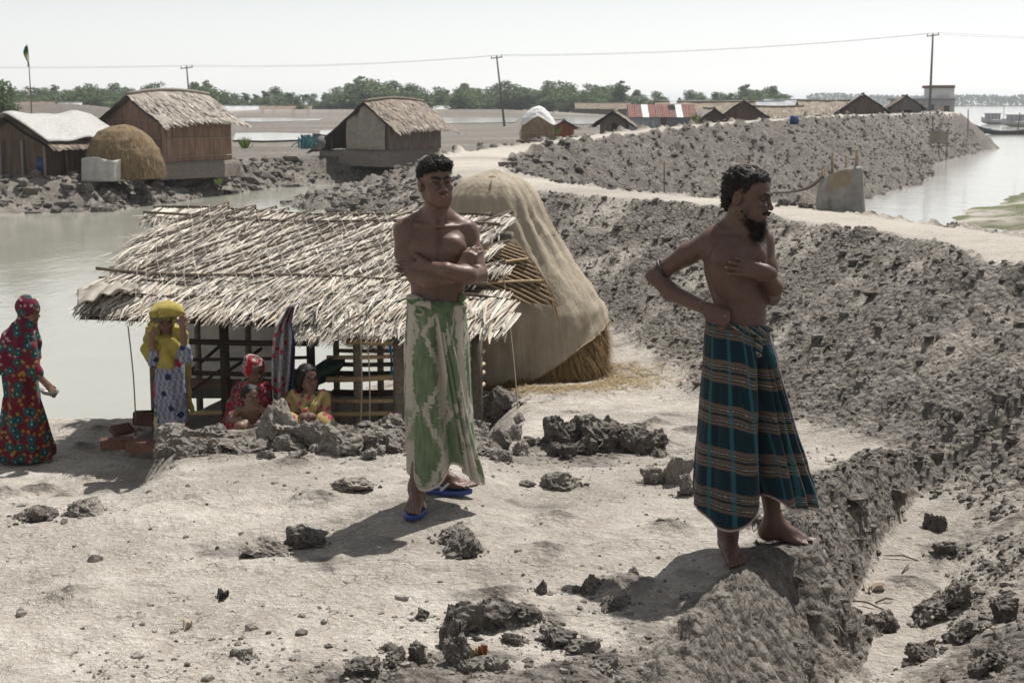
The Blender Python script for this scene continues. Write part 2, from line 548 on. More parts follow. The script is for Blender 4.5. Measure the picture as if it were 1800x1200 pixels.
_b = [2.6]
while _b[-1] < 5: _b.append(_b[-1] * 1.0042)
while _b[-1] < 22: _b.append(_b[-1] * 1.0031)
while _b[-1] < 38: _b.append(_b[-1] * 1.009)
while _b[-1] < 92: _b.append(_b[-1] * 1.0042)
while _b[-1] < 150: _b.append(_b[-1] * 1.012)
while _b[-1] < 4000: _b.append(_b[-1] * 1.05)
rows = np.array([.05, .6, 1.2, 1.8, 2.2] + _b)
dense = np.radians(np.linspace(-23.5, 23.5, 640))
co = np.radians(np.concatenate([np.arange(25, 40, 1.0), np.arange(40, 180, 5.0)]))
cols = np.concatenate([-co[::-1], dense, co])
A_, R_ = np.meshgrid(cols, rows)
GX_, GY_ = (R_ * np.sin(A_)), (R_ * np.cos(A_))
gh, gfresh, gpath, grub, gisle = terrain(GX_, GY_)
# earth curves away: keep the far land under the horizon line
V = np.stack([GX_.ravel(), GY_.ravel(), gh], -1)
nr, nc = R_.shape
i = np.arange(nr - 1)[:, None] * nc; j = np.arange(nc - 1)[None, :]
F = np.stack([i + j, i + j + 1, i + nc + j + 1, i + nc + j], -1).reshape(-1, 4)
seam = np.stack([np.arange(nr - 1) * nc + nc - 1, np.arange(nr - 1) * nc, np.arange(1, nr) * nc, np.arange(1, nr) * nc + nc - 1], -1)
F = np.concatenate([F, seam])
gcol = np.stack([gfresh, gpath, gisle.astype(float)], -1)
gm = mesh_np('ground', V, F, True, gcol)

def ground_mat():
    m, nt, b = newmat('silt_ground')
    at_ = N(nt, 'ShaderNodeAttribute', attribute_name='col')
    sp = N(nt, 'ShaderNodeSeparateColor'); nt.links.new(at_.outputs['Color'], sp.inputs[0])
    geo = N(nt, 'ShaderNodeNewGeometry'); P = geo.outputs['Position']
    n1 = noise(nt, 1.1, 4, .62, P); n2 = noise(nt, 7.0, 4, .65, P); n3 = noise(nt, 38, 4, .68, P)
    pale = ramp(nt, n2, [(.26, (.315, .276, .232)), (.48, (.42, .382, .334)), (.72, (.56, .522, .472))])
    pale = mixc(nt, ramp(nt, n1, [(.40, (0, 0, 0)), (.62, (.85,) * 3)]), pale, (.285, .252, .216))
    crust = ramp(nt, n3, [(.5, (0, 0, 0)), (.68, (.5,) * 3)])
    pale = mixc(nt, crust, pale, (.66, .625, .575))
    dark = ramp(nt, n2, [(.25, (.068, .059, .050)), (.5, (.122, .107, .092)), (.75, (.30, .272, .240))])
    dark = mixc(nt, ramp(nt, n3, [(.45, (0, 0, 0)), (.75, (.5,) * 3)]), dark, (.36, .33, .295))
    fr = math_(nt, 'ADD', sp.outputs[0], math_(nt, 'MULTIPLY', math_(nt, 'SUBTRACT', n2, .5), 1.3))
    fr = ramp(nt, fr, [(.22, (0, 0, 0)), (.58, (1, 1, 1))])
    c = mixc(nt, fr, pale, dark)
    pathc = ramp(nt, n1, [(.3, (.42, .382, .328)), (.7, (.53, .49, .432))])
    c = mixc(nt, math_(nt, 'MULTIPLY', sp.outputs[1], .85), c, pathc)
    # hairline drying cracks, only here and there
    vo = N(nt, 'ShaderNodeTexVoronoi', feature='DISTANCE_TO_EDGE', i_Scale=3.2)
    wv = N(nt, 'ShaderNodeVectorMath', operation='ADD')
    nz = N(nt, 'ShaderNodeTexNoise', i_Scale=6.0, i_Detail=2.0)
    nt.links.new(P, nz.inputs['Vector'])
    sc_ = N(nt, 'ShaderNodeVectorMath', operation='SCALE'); sc_.inputs['Scale'].default_value = .35
    nt.links.new(nz.outputs['Color'], sc_.inputs[0])
    nt.links.new(P, wv.inputs[0]); nt.links.new(sc_.outputs[0], wv.inputs[1]); nt.links.new(wv.outputs[0], vo.inputs['Vector'])
    ck = ramp(nt, vo.outputs['Distance'], [(.004, (1, 1, 1)), (.013, (0, 0, 0))])
    ck = math_(nt, 'MULTIPLY', ck, ramp(nt, noise(nt, 1.9, 3, .5, P), [(.46, (0, 0, 0)), (.52, (1, 1, 1))]))
    ck = math_(nt, 'MULTIPLY', ck, math_(nt, 'SUBTRACT', 1.0, sp.outputs[0]))
    c = mixc(nt, math_(nt, 'MULTIPLY', ck, .8), c, (.07, .06, .05))
    # moss green crust on the islet
    gr = math_(nt, 'MULTIPLY', sp.outputs[2], ramp(nt, noise(nt, .5, 4, .6, P), [(.42, (0, 0, 0)), (.55, (1, 1, 1))]))
    c = mixc(nt, gr, c, (.105, .118, .045))
    b.inputs['Roughness'].default_value = .85
    b.inputs['Specular IOR Level'].default_value = .22
    h = math_(nt, 'MULTIPLY', n3, 1.0)
    h = math_(nt, 'ADD', h, math_(nt, 'MULTIPLY', n2, 1.1))
    # crumb relief where the mud is freshly dug
    for sc__, am__ in ((21.0, 1.7),):
        vv = N(nt, 'ShaderNodeTexVoronoi', feature='F1', i_Scale=sc__); nt.links.new(P, vv.inputs['Vector'])
        h = math_(nt, 'SUBTRACT', h, math_(nt, 'MULTIPLY', math_(nt, 'MULTIPLY', vv.outputs['Distance'], sp.outputs[0]), am__))
    fn = N(nt, 'ShaderNodeTexNoise', i_Scale=1.0, i_Detail=3.0, i_Roughness=.65)
    fm = N(nt, 'ShaderNodeMapping'); fm.inputs['Scale'].default_value = (.05, .22, .3); nt.links.new(P, fm.inputs[0]); nt.links.new(fm.outputs[0], fn.inputs['Vector'])
    c = mixc(nt, ramp(nt, fn.outputs['Fac'], [(.44, (0, 0, 0)), (.66, (.42,) * 3)]), c, (.12, .105, .09))
    nt.links.new(c, b.inputs['Base Color'])
    bump(nt, b, h, .8, .045)
    return m
M_GROUND = ground_mat()
ground = tag(link('ground', gm, M_GROUND), kind='structure')

def water_mat(name, col, sc, strength, dist):
    m, nt, b = newmat(name)
    geo = N(nt, 'ShaderNodeNewGeometry')
    mp = N(nt, 'ShaderNodeMapping'); mp.inputs['Scale'].default_value = (1.0, .55, 1); mp.inputs['Rotation'].default_value = (0, 0, .5)
    nt.links.new(geo.outputs['Position'], mp.inputs[0])
    n1 = noise(nt, sc, 4, .6, mp.outputs[0], .6)
    n2 = noise(nt, sc * .17, 3, .5, mp.outputs[0])
    nt.links.new(ramp(nt, n2, [(.3, col), (.7, tuple(v * 1.15 for v in col))]), b.inputs['Base Color'])
    b.inputs['Roughness'].default_value = .12
    b.inputs['IOR'].default_value = 1.33
    h = math_(nt, 'MULTIPLY', n1, ramp(nt, n2, [(.35, (.25,) * 3), (.6, (1,) * 3)]))
    bump(nt, b, h, strength, dist)
    return m
M_POND = water_mat('turbid_pond_water', (.27, .265, .225), 3.2, .6, .02)
M_RIVER = water_mat('river_water', (.30, .29, .26), 1.1, .5, .05)
M_PAN = water_mat('pan_water', (.28, .27, .24), .6, .3, .02)
def sheet(name, pts, z, mat):
    P = np.array([(p[0], p[1], z) for p in pts], float)
    me = bpy.data.meshes.new(name); me.from_pydata(P.tolist(), [], [list(range(len(P)))]); me.update()
    return tag(link(name, me, mat), kind='structure')
sheet('pond_water', [(-75, 12.5), (-.6, 12.5), (-.6, 64), (-75, 64)], POND_Z, M_POND)
sheet('river_water', [(-60, 9), (700, 2), (4500, 4200), (60, 4200), (30, 420), (-60, 60)], RIVER_Z, M_RIVER)
for (px0, px1, py0, py1) in ((410, 545, 234, 246), (396, 560, 208, 213), (660, 905, 207, 216), (985, 1075, 206, 217), (560, 600, 230, 236), (700, 760, 238, 242), (-40, 130, 222, 226)):
    z = -.43
    a = [atz(px0, py1, z), atz(px0 + (px1 - px0) * .4, py1 + 1.5, z), atz(px1, py1 - 1, z), atz(px1 + 8, py0 + 1, z), atz(px0 + (px1 - px0) * .5, py0 - .8, z), atz(px0 + 4, py0, z)]
    sheet('salt_pan_water', a, z, M_PAN)
# ------------------------------------------------------------------ implicit surfaces for bodies and draped cloth
def A3(p): return np.asarray(p, float)

class Body:
    def __init__(s):
        s.pr = []
    def cap(s, a, b, ra, rb=None, k=.02, col=None, sub=False, g=0):
        a, b = A3(a), A3(b); rb = ra if rb is None else rb
        lo = np.minimum(a - ra, b - rb); hi = np.maximum(a + ra, b + rb)
        ba = b - a; L = max(ba @ ba, 1e-12)
        def f(P):
            t = np.clip(((P - a) @ ba) / L, 0, 1)
            return np.linalg.norm(P - a - t[:, None] * ba, axis=1) - (ra + (rb - ra) * t)
        s.pr.append(dict(f=f, lo=lo, hi=hi, k=k, col=col, sub=sub, g=g))
    def chain(s, pts, rads, **kw):
        for i in range(len(pts) - 1):
            s.cap(pts[i], pts[i + 1], rads[i], rads[i + 1], **kw)
    def ell(s, c, r, R=None, k=.02, col=None, sub=False, g=0):
        c = A3(c); r = A3(r); R = np.eye(3) if R is None else np.asarray(R, float)
        m = np.sqrt(((R * r) ** 2).sum(1))
        def f(P):
            q = (P - c) @ R
            k0 = np.linalg.norm(q / r, axis=1); k1 = np.linalg.norm(q / (r * r), axis=1)
            return k0 * (k0 - 1) / np.maximum(k1, 1e-9)
        s.pr.append(dict(f=f, lo=c - m, hi=c + m, k=k, col=col, sub=sub, g=g))
    def loft(s, keys, yaw=0.0, k=.02, col=None, power=2.0, sub=False, g=0, fold=None):
        """keys: (z, cx, cy, half width, half depth); fold(angle, z) -> radial offset"""
        K = np.array(sorted(keys), float)
        z0, z1 = K[0, 0], K[-1, 0]; mw = K[:, 3].max() + K[:, 4].max()
        lo = np.array((K[:, 1].min() - mw, K[:, 2].min() - mw, z0)); hi = np.array((K[:, 1].max() + mw, K[:, 2].max() + mw, z1))
        c_, s_ = math.cos(yaw), math.sin(yaw)
        def f(P):
            z = np.clip(P[:, 2], z0, z1)
            cx, cy, a, b = (np.interp(z, K[:, 0], K[:, j]) for j in (1, 2, 3, 4))
            dx, dy = P[:, 0] - cx, P[:, 1] - cy
            x, y = c_ * dx + s_ * dy, -s_ * dx + c_ * dy
            r = (np.abs(x / a) ** power + np.abs(y / b) ** power) ** (1 / power)
            d = (r - 1) * np.minimum(a, b)
            if fold is not None: d = d - fold(np.arctan2(dy, dx), z)
            ez = np.maximum(np.maximum(z0 - P[:, 2], P[:, 2] - z1), 0)
            return np.where(ez > 0, np.hypot(np.maximum(d, 0), ez), d)
        s.pr.append(dict(f=f, lo=lo, hi=hi, k=k, col=col, sub=sub, g=g))

    def mesh(s, name, h=.004, hz=None, base=(.2, .11, .08), paint=(), disp=None, cut=None, colfn=None, softcol=.003):
        """union of the groups; h = cell, hz = list of (z_from, z_to, cell) finer bands"""
        lo = np.min([p['lo'] for p in s.pr if not p['sub']], 0) - 3 * h; hi = np.max([p['hi'] for p in s.pr if not p['sub']], 0) + 3 * h
        xs = np.arange(lo[0], hi[0] + h, h); ys = np.arange(lo[1], hi[1] + h, h)
        zs = [lo[2]]
        while zs[-1] < hi[2]:
            st = h
            for (a, b, c) in (hz or ()):
                if a <= zs[-1] <= b: st = c
            zs.append(zs[-1] + st)
        zs = np.array(zs)
        F = np.full((len(xs), len(ys), len(zs)), .2, np.float32)
        gs = sorted(set(p['g'] for p in s.pr))
        for g in gs:
            G = np.full_like(F, .2) if len(gs) > 1 else F
            for p in s.pr:
                if p['g'] != g: continue
                k = p['k']; m = k + 4 * h
                i0, i1 = np.searchsorted(xs, (p['lo'][0] - m, p['hi'][0] + m)); j0, j1 = np.searchsorted(ys, (p['lo'][1] - m, p['hi'][1] + m)); k0, k1 = np.searchsorted(zs, (p['lo'][2] - m, p['hi'][2] + m))
                if i1 <= i0 or j1 <= j0 or k1 <= k0: continue
                X, Y, Z = np.meshgrid(xs[i0:i1], ys[j0:j1], zs[k0:k1], indexing='ij')
                P = np.stack([X.ravel(), Y.ravel(), Z.ravel()], -1)
                d = p['f'](P).reshape(X.shape).astype(np.float32)
                B = G[i0:i1, j0:j1, k0:k1]
                if p['sub']:
                    hh_ = np.clip(.5 - .5 * (B + d) / k, 0, 1)
                    G[i0:i1, j0:j1, k0:k1] = B * (1 - hh_) - d * hh_ + k * hh_ * (1 - hh_)
                else:
                    hh_ = np.clip(.5 + .5 * (B - d) / k, 0, 1)
                    G[i0:i1, j0:j1, k0:k1] = B * (1 - hh_) + d * hh_ - k * hh_ * (1 - hh_)
            if len(gs) > 1:
                kk = .006
                hh_ = np.clip(.5 + .5 * (F - G) / kk, 0, 1)
                F = F * (1 - hh_) + G * hh_ - kk * hh_ * (1 - hh_)
        if disp is not None or cut is not None:
            band = np.argwhere(np.abs(F) < .05)
            P = np.stack([xs[band[:, 0]], ys[band[:, 1]], zs[band[:, 2]]], -1)
            v = F[band[:, 0], band[:, 1], band[:, 2]]
            if disp is not None: v = v - disp(P)
            if cut is not None:
                band_all = band
                v = np.maximum(v, cut(P))
            F[band[:, 0], band[:, 1], band[:, 2]] = v
            if cut is not None:
                inn = np.argwhere(F <= -.05)
                if len(inn):
                    P = np.stack([xs[inn[:, 0]], ys[inn[:, 1]], zs[inn[:, 2]]], -1)
                    F[inn[:, 0], inn[:, 1], inn[:, 2]] = np.maximum(F[inn[:, 0], inn[:, 1], inn[:, 2]], cut(P))
        V, Q = surface_nets(F, xs, ys, zs)
        if colfn is not None:
            C = colfn(V)
        else:
            C = np.tile(np.asarray(base, float), (len(V), 1))
            best = np.full(len(V), .02)
            for p in s.pr:
                if p['sub']: continue
                m = np.all((V > p['lo'] - .01) & (V < p['hi'] + .01), axis=1)
                if not m.any(): continue
                d = np.abs(p['f'](V[m])); w = d < best[m]
                idx = np.where(m)[0][w]
                best[idx] = d[w]
                C[idx] = p['col'] if p['col'] is not None else base
        for (c, r, col, a) in paint:
            d = np.linalg.norm((V - A3(c)) / A3(r), axis=1)
            w = (a * np.clip(1.6 * (1 - d), 0, 1))[:, None]
            C = C * (1 - w) + w * np.asarray(col)
        return mesh_np(name, V, Q, True, C)

def surface_nets(F, xs, ys, zs):
    s = F < 0
    c = np.zeros(tuple(n - 1 for n in F.shape), np.int8)
    sl = lambda o, n: slice(o, n - 1 + o)
    nx, ny, nz = F.shape
    for dx in (0, 1):
        for dy in (0, 1):
            for dz in (0, 1):
                c += s[sl(dx, nx), sl(dy, ny), sl(dz, nz)]
    act = np.argwhere((c > 0) & (c < 8))
    idx = np.full(c.shape, -1, np.int32)
    idx[act[:, 0], act[:, 1], act[:, 2]] = np.arange(len(act))
    acc = np.zeros((len(act), 3)); cnt = np.zeros(len(act))
    G = (xs, ys, zs)
    for ax in range(3):
        o1, o2 = [a for a in range(3) if a != ax]
        for u in (0, 1):
            for v in (0, 1):
                a = act.copy(); a[:, o1] += u; a[:, o2] += v
                b = a.copy(); b[:, ax] += 1
                fa = F[a[:, 0], a[:, 1], a[:, 2]]; fb = F[b[:, 0], b[:, 1], b[:, 2]]
                m = (fa < 0) != (fb < 0)
                t = fa[m] / (fa[m] - fb[m])
                p = np.stack([G[q][a[m][:, q]] for q in range(3)], -1)
                p[:, ax] += t * (G[ax][b[m][:, ax]] - G[ax][a[m][:, ax]])
                acc[m] += p; cnt[m] += 1
    V = acc / cnt[:, None]
    Q = []
    for ax in range(3):
        o1, o2 = [(1, 2), (2, 0), (0, 1)][ax]
        lo = [slice(None)] * 3; hi = [slice(None)] * 3
        lo[ax] = slice(0, -1); hi[ax] = slice(1, None)
        ch = np.argwhere(s[tuple(lo)] != s[tuple(hi)])
        ch = ch[(ch[:, o1] > 0) & (ch[:, o2] > 0) & (ch[:, o1] < F.shape[o1] - 1) & (ch[:, o2] < F.shape[o2] - 1)]
        ins = s[ch[:, 0], ch[:, 1], ch[:, 2]]
        q = []
        for (u, v) in ((-1, -1), (0, -1), (0, 0), (-1, 0)):
            e = ch.copy(); e[:, o1] += u; e[:, o2] += v
            q.append(idx[e[:, 0], e[:, 1], e[:, 2]])
        q = np.stack(q, -1)
        q[~ins] = q[~ins][:, ::-1]
        Q.append(q)
    Q = np.concatenate(Q)
    return V, Q[(Q >= 0).all(1)]

def head_frame(yaw, pitch=0.0, roll=0.0):
    """columns: lateral, forward, up.  yaw 0 looks at the camera (-Y), + turns to picture right"""
    f = np.array((math.sin(yaw) * math.cos(pitch), -math.cos(yaw) * math.cos(pitch), math.sin(pitch)))
    l = np.cross(f, (0, 0, 1.0)); l /= np.linalg.norm(l)
    u = np.cross(l, f)
    c, s_ = math.cos(roll), math.sin(roll)
    return np.stack([c * l + s_ * u, f, c * u - s_ * l], 1)

def add_head(B, c, R, s=1.0, skin=(.2, .11, .075), lip=(.22, .10, .085), g=0, thin=1.0, squint=1.0, grin=0.0, eyew=(.17, .14, .12)):
    W = lambda p: A3(c) + R @ (A3(p) * s)
    E = lambda p, r, **kw: B.ell(W(p), A3(r) * s, R, g=g, **kw)
    C = lambda a, b, ra, rb, **kw: B.cap(W(a), W(b), ra * s, rb * s, g=g, **kw)
    sk = skin
    E((0, -.014, .036), (.072, .092, .077), k=.02 * s, col=sk)
    E((0, .022, -.028), (.060 * thin, .062, .078), k=.025 * s, col=sk)
    E((0, .042, .04), (.056, .046, .046), k=.02 * s, col=sk)
    for q in (-1, 1):
        C((q * .050 * thin, .002, -.052), (q * .022, .066, -.093), .020, .017, k=.025 * s, col=sk)     # jaw line
        E((q * .043 * thin, .058, -.022), (.021, .023, .018), k=.018 * s, col=sk)                           # cheekbone
        E((q * .034, .064, -.058), (.020, .022, .026), k=.02 * s, col=sk)
    E((0, .070, -.098), (.022, .019, .017), k=.016 * s, col=sk)
    E((0, .066, -.066), (.034, .026, .030), k=.018 * s, col=sk)
    for q in (-1, 1):
        E((q * .031, .096, .000), (.019, .017, .0125 * squint), k=.010 * s, sub=True)
        E((q * .031, .0720, .000), (.0120, .0125, .0120), k=.002, col=eyew)
        E((q * .031, .0795, .000), (.0064, .0062, .0064), k=.001, col=(.012, .008, .006))
        C((q * .018, .084, .0060 * squint), (q * .045, .077, .0045 * squint), .0042, .0040, k=.004, col=tuple(v * .42 for v in sk))
        C((q * .018, .083, -.0072 * squint), (q * .043, .077, -.0060 * squint), .0038, .0036, k=.005, col=tuple(v * .8 for v in sk))
        C((q * .012, .090, .019), (q * .048, .076, .021), .0088, .0062, k=.010 * s, col=sk)
        C((q * .011, .0965, .0185), (q * .034, .0885, .0245), .0054, .0048, k=.003, col=(.010, .008, .007))     # eyebrow hair
        C((q * .034, .0885, .0245), (q * .051, .0750, .0185), .0048, .0026, k=.003, col=(.010, .008, .007))
        # ears
        E((q * .075, -.008, -.010), (.0085, .019, .031), k=.008 * s, col=sk)
        E((q * .081, -.004, -.008), (.006, .010, .017), k=.006 * s, sub=True)
    C((0, .090, .010), (0, .106, -.026), .0078, .0095, k=.010 * s, col=sk)
    E((0, .1085, -.031), (.0125, .0115, .0105), k=.008 * s, col=sk)
    for q in (-1, 1):
        E((q * .0135, .0985, -.0345), (.0085, .010, .0085), k=.006 * s, col=sk)
        E((q * .0068, .1055, -.0425), (.0036, .005, .003), k=.003, sub=True)
        C((q * .017, .092, -.034), (q * .031, .078, -.058), .0045, .003, k=.010 * s, col=sk)
    w = .024 + .003 * grin
    E((0, .090, -.0585), (w, .0125, .0058), k=.005 * s, col=lip)
    E((0, .0885, -.0715), (w * .86, .0125, .0068), k=.005 * s, col=lip)
    if grin:
        E((0, .0905, -.0645), (w * .86, .0125, .0034 * (.6 + grin)), k=.002, sub=True)
        E((0, .0805, -.0640), (w * .80, .0125, .006), k=.001, col=(.55, .50, .42))
    else:
        E((0, .104, -.0647), (w * .95, .006, .0013), k=.003, sub=True)

def add_hand(B, wrist, f, n, thumb, s=1.0, curl=(10, 10, 12, 14), tcurl=20, tdir=None, skin=(.2, .11, .075), nail=(.34, .20, .13), g=0, spread=.06):
    """f = along the hand, n = out of the palm, thumb = +1 / -1 side of (f x n)"""
    f = A3(f); f = f / np.linalg.norm(f); n = A3(n); n = n - f * (n @ f); n /= np.linalg.norm(n)
    sd = np.cross(f, n) * thumb
    W = A3(wrist)
    P = lambda a, b, c: W + s * (a * f + b * sd + c * n)
    lat = (.027, .009, -.009, -.026); ln = (.070, .078, .073, .057); bx = (.088, .092, .088, .080)
    B.cap(P(-.02, 0, 0), P(.012, 0, 0), .023 * s, .024 * s, k=.02 * s, col=skin, g=g)
    for i in range(4):
        B.cap(P(.008, lat[i] * .55, 0), P(bx[i], lat[i], 0), .0155 * s, .0118 * s, k=.016 * s, col=skin, g=g)
    B.ell(P(.035, .022, .008), A3((.026, .015, .015)) * s, np.stack([f, sd, n], 1), k=.015 * s, col=skin, g=g)
    for i in range(4):
        p = P(bx[i], lat[i], 0)
        a = math.radians(curl[i]) * .75; tot = 0
        sp = spread * lat[i] / .027
        for j, (fr, r0, r1) in enumerate(((.46, .0098, .0088), (.30, .0088, .0080), (.24, .0080, .0064))):
            tot += a * (1.0, 1.15, .8)[j]
            d = math.cos(tot) * (f + sp * sd) + math.sin(tot) * n
            d /= np.linalg.norm(d)
            q = p + d * ln[i] * fr * s
            B.cap(p, q, r0 * s * (.92 if i == 3 else 1), r1 * s * (.92 if i == 3 else 1), k=.0035 * s, col=skin, g=g)
            if j == 2:
                nn = -math.cos(tot) * n + math.sin(tot) * f
                B.ell(q - d * .002 * s + nn * .0036 * s, A3((.0062, .0052, .003)) * s, np.stack([d, np.cross(d, nn), nn], 1), k=.001, col=nail, g=g)
            p = q
    td = A3(tdir) / np.linalg.norm(tdir) if tdir is not None else .72 * f + .62 * sd + .25 * n
    td = td / np.linalg.norm(td)
    p0 = P(.022, .026, .006); p1 = p0 + td * .036 * s; t2 = td * math.cos(math.radians(tcurl)) + (f * .6 + n * .4) * math.sin(math.radians(tcurl)); t2 /= np.linalg.norm(t2)
    p2 = p1 + t2 * .027 * s
    B.cap(P(.012, .016, .004), p0, .016 * s, .0145 * s, k=.014 * s, col=skin, g=g)
    B.cap(p0, p1, .0135 * s, .0110 * s, k=.008 * s, col=skin, g=g)
    B.cap(p1, p2, .0108 * s, .0085 * s, k=.004 * s, col=skin, g=g)
    B.ell(p2 - n * .004 * s, A3((.006, .006, .005)) * s, None, k=.001, col=nail, g=g)

def add_foot(B, ankle, d, s=1.0, skin=(.2, .11, .075), g=0, side=1, gz_=None):
    """d = heading on the ground; sole lies .075 s under the ankle"""
    d = A3(d); up = np.array((0, 0, 1.0))
    d = d / np.linalg.norm(d)
    sd = np.cross(d, up); sd /= np.linalg.norm(sd); sd = sd * side
    W = A3(ankle)
    P = lambda a, b, c: W + s * (a * d + b * sd + c * up)
    B.cap(P(0, 0, .02), P(-.03, 0, -.045), .034 * s, .029 * s, k=.02 * s, col=skin, g=g)
    B.cap(P(0, 0, -.005), P(.075, .004, -.038), .036 * s, .029 * s, k=.03 * s, col=skin, g=g)
    B.cap(P(-.03, 0, -.048), P(.12, .008, -.058), .027 * s, .017 * s, k=.03 * s, col=skin, g=g)
    B.cap(P(.06, .02, -.05), P(.125, .026, -.057), .022 * s, .017 * s, k=.02 * s, col=skin, g=g)
    B.cap(P(.06, -.018, -.055), P(.105, -.028, -.060), .018 * s, .014 * s, k=.02 * s, col=skin, g=g)
    for i, (l, b, r) in enumerate(((.195, .034, .0125), (.192, .014, .0092), (.182, -.003, .0086), (.168, -.018, .0082), (.150, -.032, .0082))):
        B.cap(P(l - .07, b * .85, -.058), P(l - .022, b, -.061), r * s * 1.05, r * s, k=.006 * s, col=skin, g=g)
        B.cap(P(l - .022, b, -.061), P(l - .006, b, -.064), r * s, r * s * .85, k=.003 * s, col=skin, g=g)

def hair_tufts(mb, pts, nrm, length, rad, curl, rs, col, droop=(0, 0, -.3)):
    """short tapered bent locks"""
    for p, n in zip(pts, nrm):
        L = length * rs.uniform(.6, 1.3)
        t = rs.normal(size=3); t -= n * (t @ n); t /= np.linalg.norm(t) + 1e-9
        a = n * .7 + t * curl + A3(droop); a /= np.linalg.norm(a)
        b = np.cross(n, t)
        q = [p - n * .004, p + a * L * .45 + b * curl * L * .15, p + a * L * .8 + t * curl * L * .35 - n * L * .1 * curl]
        mb.tube(q, [rad, rad * .8, rad * .25], 4, np.asarray(col) * rs.uniform(.6, 1.5), cap=False)

M_SKIN = vmat('skin', rough=.48, nscale=70, namp=.2, bstr=.22, bdist=.0025, spec=.34, sub=0.0)
M_HAIR = vmat('black_hair', rough=.6, nscale=160, namp=.5, bstr=.5, bdist=.004, spec=.22)
M_CLOTH = vmat('cotton_cloth', rough=.9, nscale=500, namp=.16, bstr=.25, bdist=.001, spec=.1, sheen=.15, trans=.12)
M_CLOTHW = vmat('printed_cloth', rough=.9, nscale=220, namp=.14, bstr=.2, bdist=.002, spec=.1, sheen=.1, trans=.10)
M_PLASTIC = vmat('rubber', rough=.5, nscale=60, namp=.1, bstr=.1, spec=.4)
# ------------------------------------------------------------------ the two men in front
def lungi(name, parent, keys, ztop, hem, folds, pattern, nu=290, nv=300, wr=.004, yaw=0.0):
    """keys: rows (z, cx, cy, half width, half depth); ztop(a), hem(a) heights; folds(a, t) radial offset"""
    K = np.array(sorted(keys), float)
    a = np.linspace(-np.pi, np.pi, nu, endpoint=False)
    t = np.linspace(0, 1, nv)
    Aa, T = np.meshgrid(a, t, indexing='ij')
    z = ztop(Aa) * (1 - T) + hem(Aa) * T
    cx, cy, hw, hd = (np.interp(z, K[:, 0], K[:, j]) for j in (1, 2, 3, 4))
    off = folds(Aa, T)
    off = off + wr * fbm(Aa * 5 + 2.2 * T, T * 6, 3, 13) + wr * 1.6 * fbm(Aa * 2.2, T * 3 + Aa * .6, 2, 23) * T
    ca, sa = np.cos(Aa), np.sin(Aa)
    P = np.stack([cx + (hw + off) * ca, cy + (hd + off) * sa, z - .3 * np.abs(off) * T], -1)
    # arc length for the weave
    seg = np.linalg.norm(np.diff(P, axis=0, append=P[:1]), axis=2)
    u = np.cumsum(seg, axis=0) - seg
    v = ztop(Aa) - z
    C = pattern(u[:, int(nv * .6)][:, None] * np.ones_like(v), v, Aa, T, z)
    mb = MB(); mb.grid(P, C, wrap=True)
    o = mb.build(name, M_CLOTH, parent, smooth=True)
    md = o.modifiers.new('thickness', 'SOLIDIFY'); md.thickness = .0025; md.offset = -1
    return o

def pmode(px, Y): return px * Y / 2500.0 * 1.004

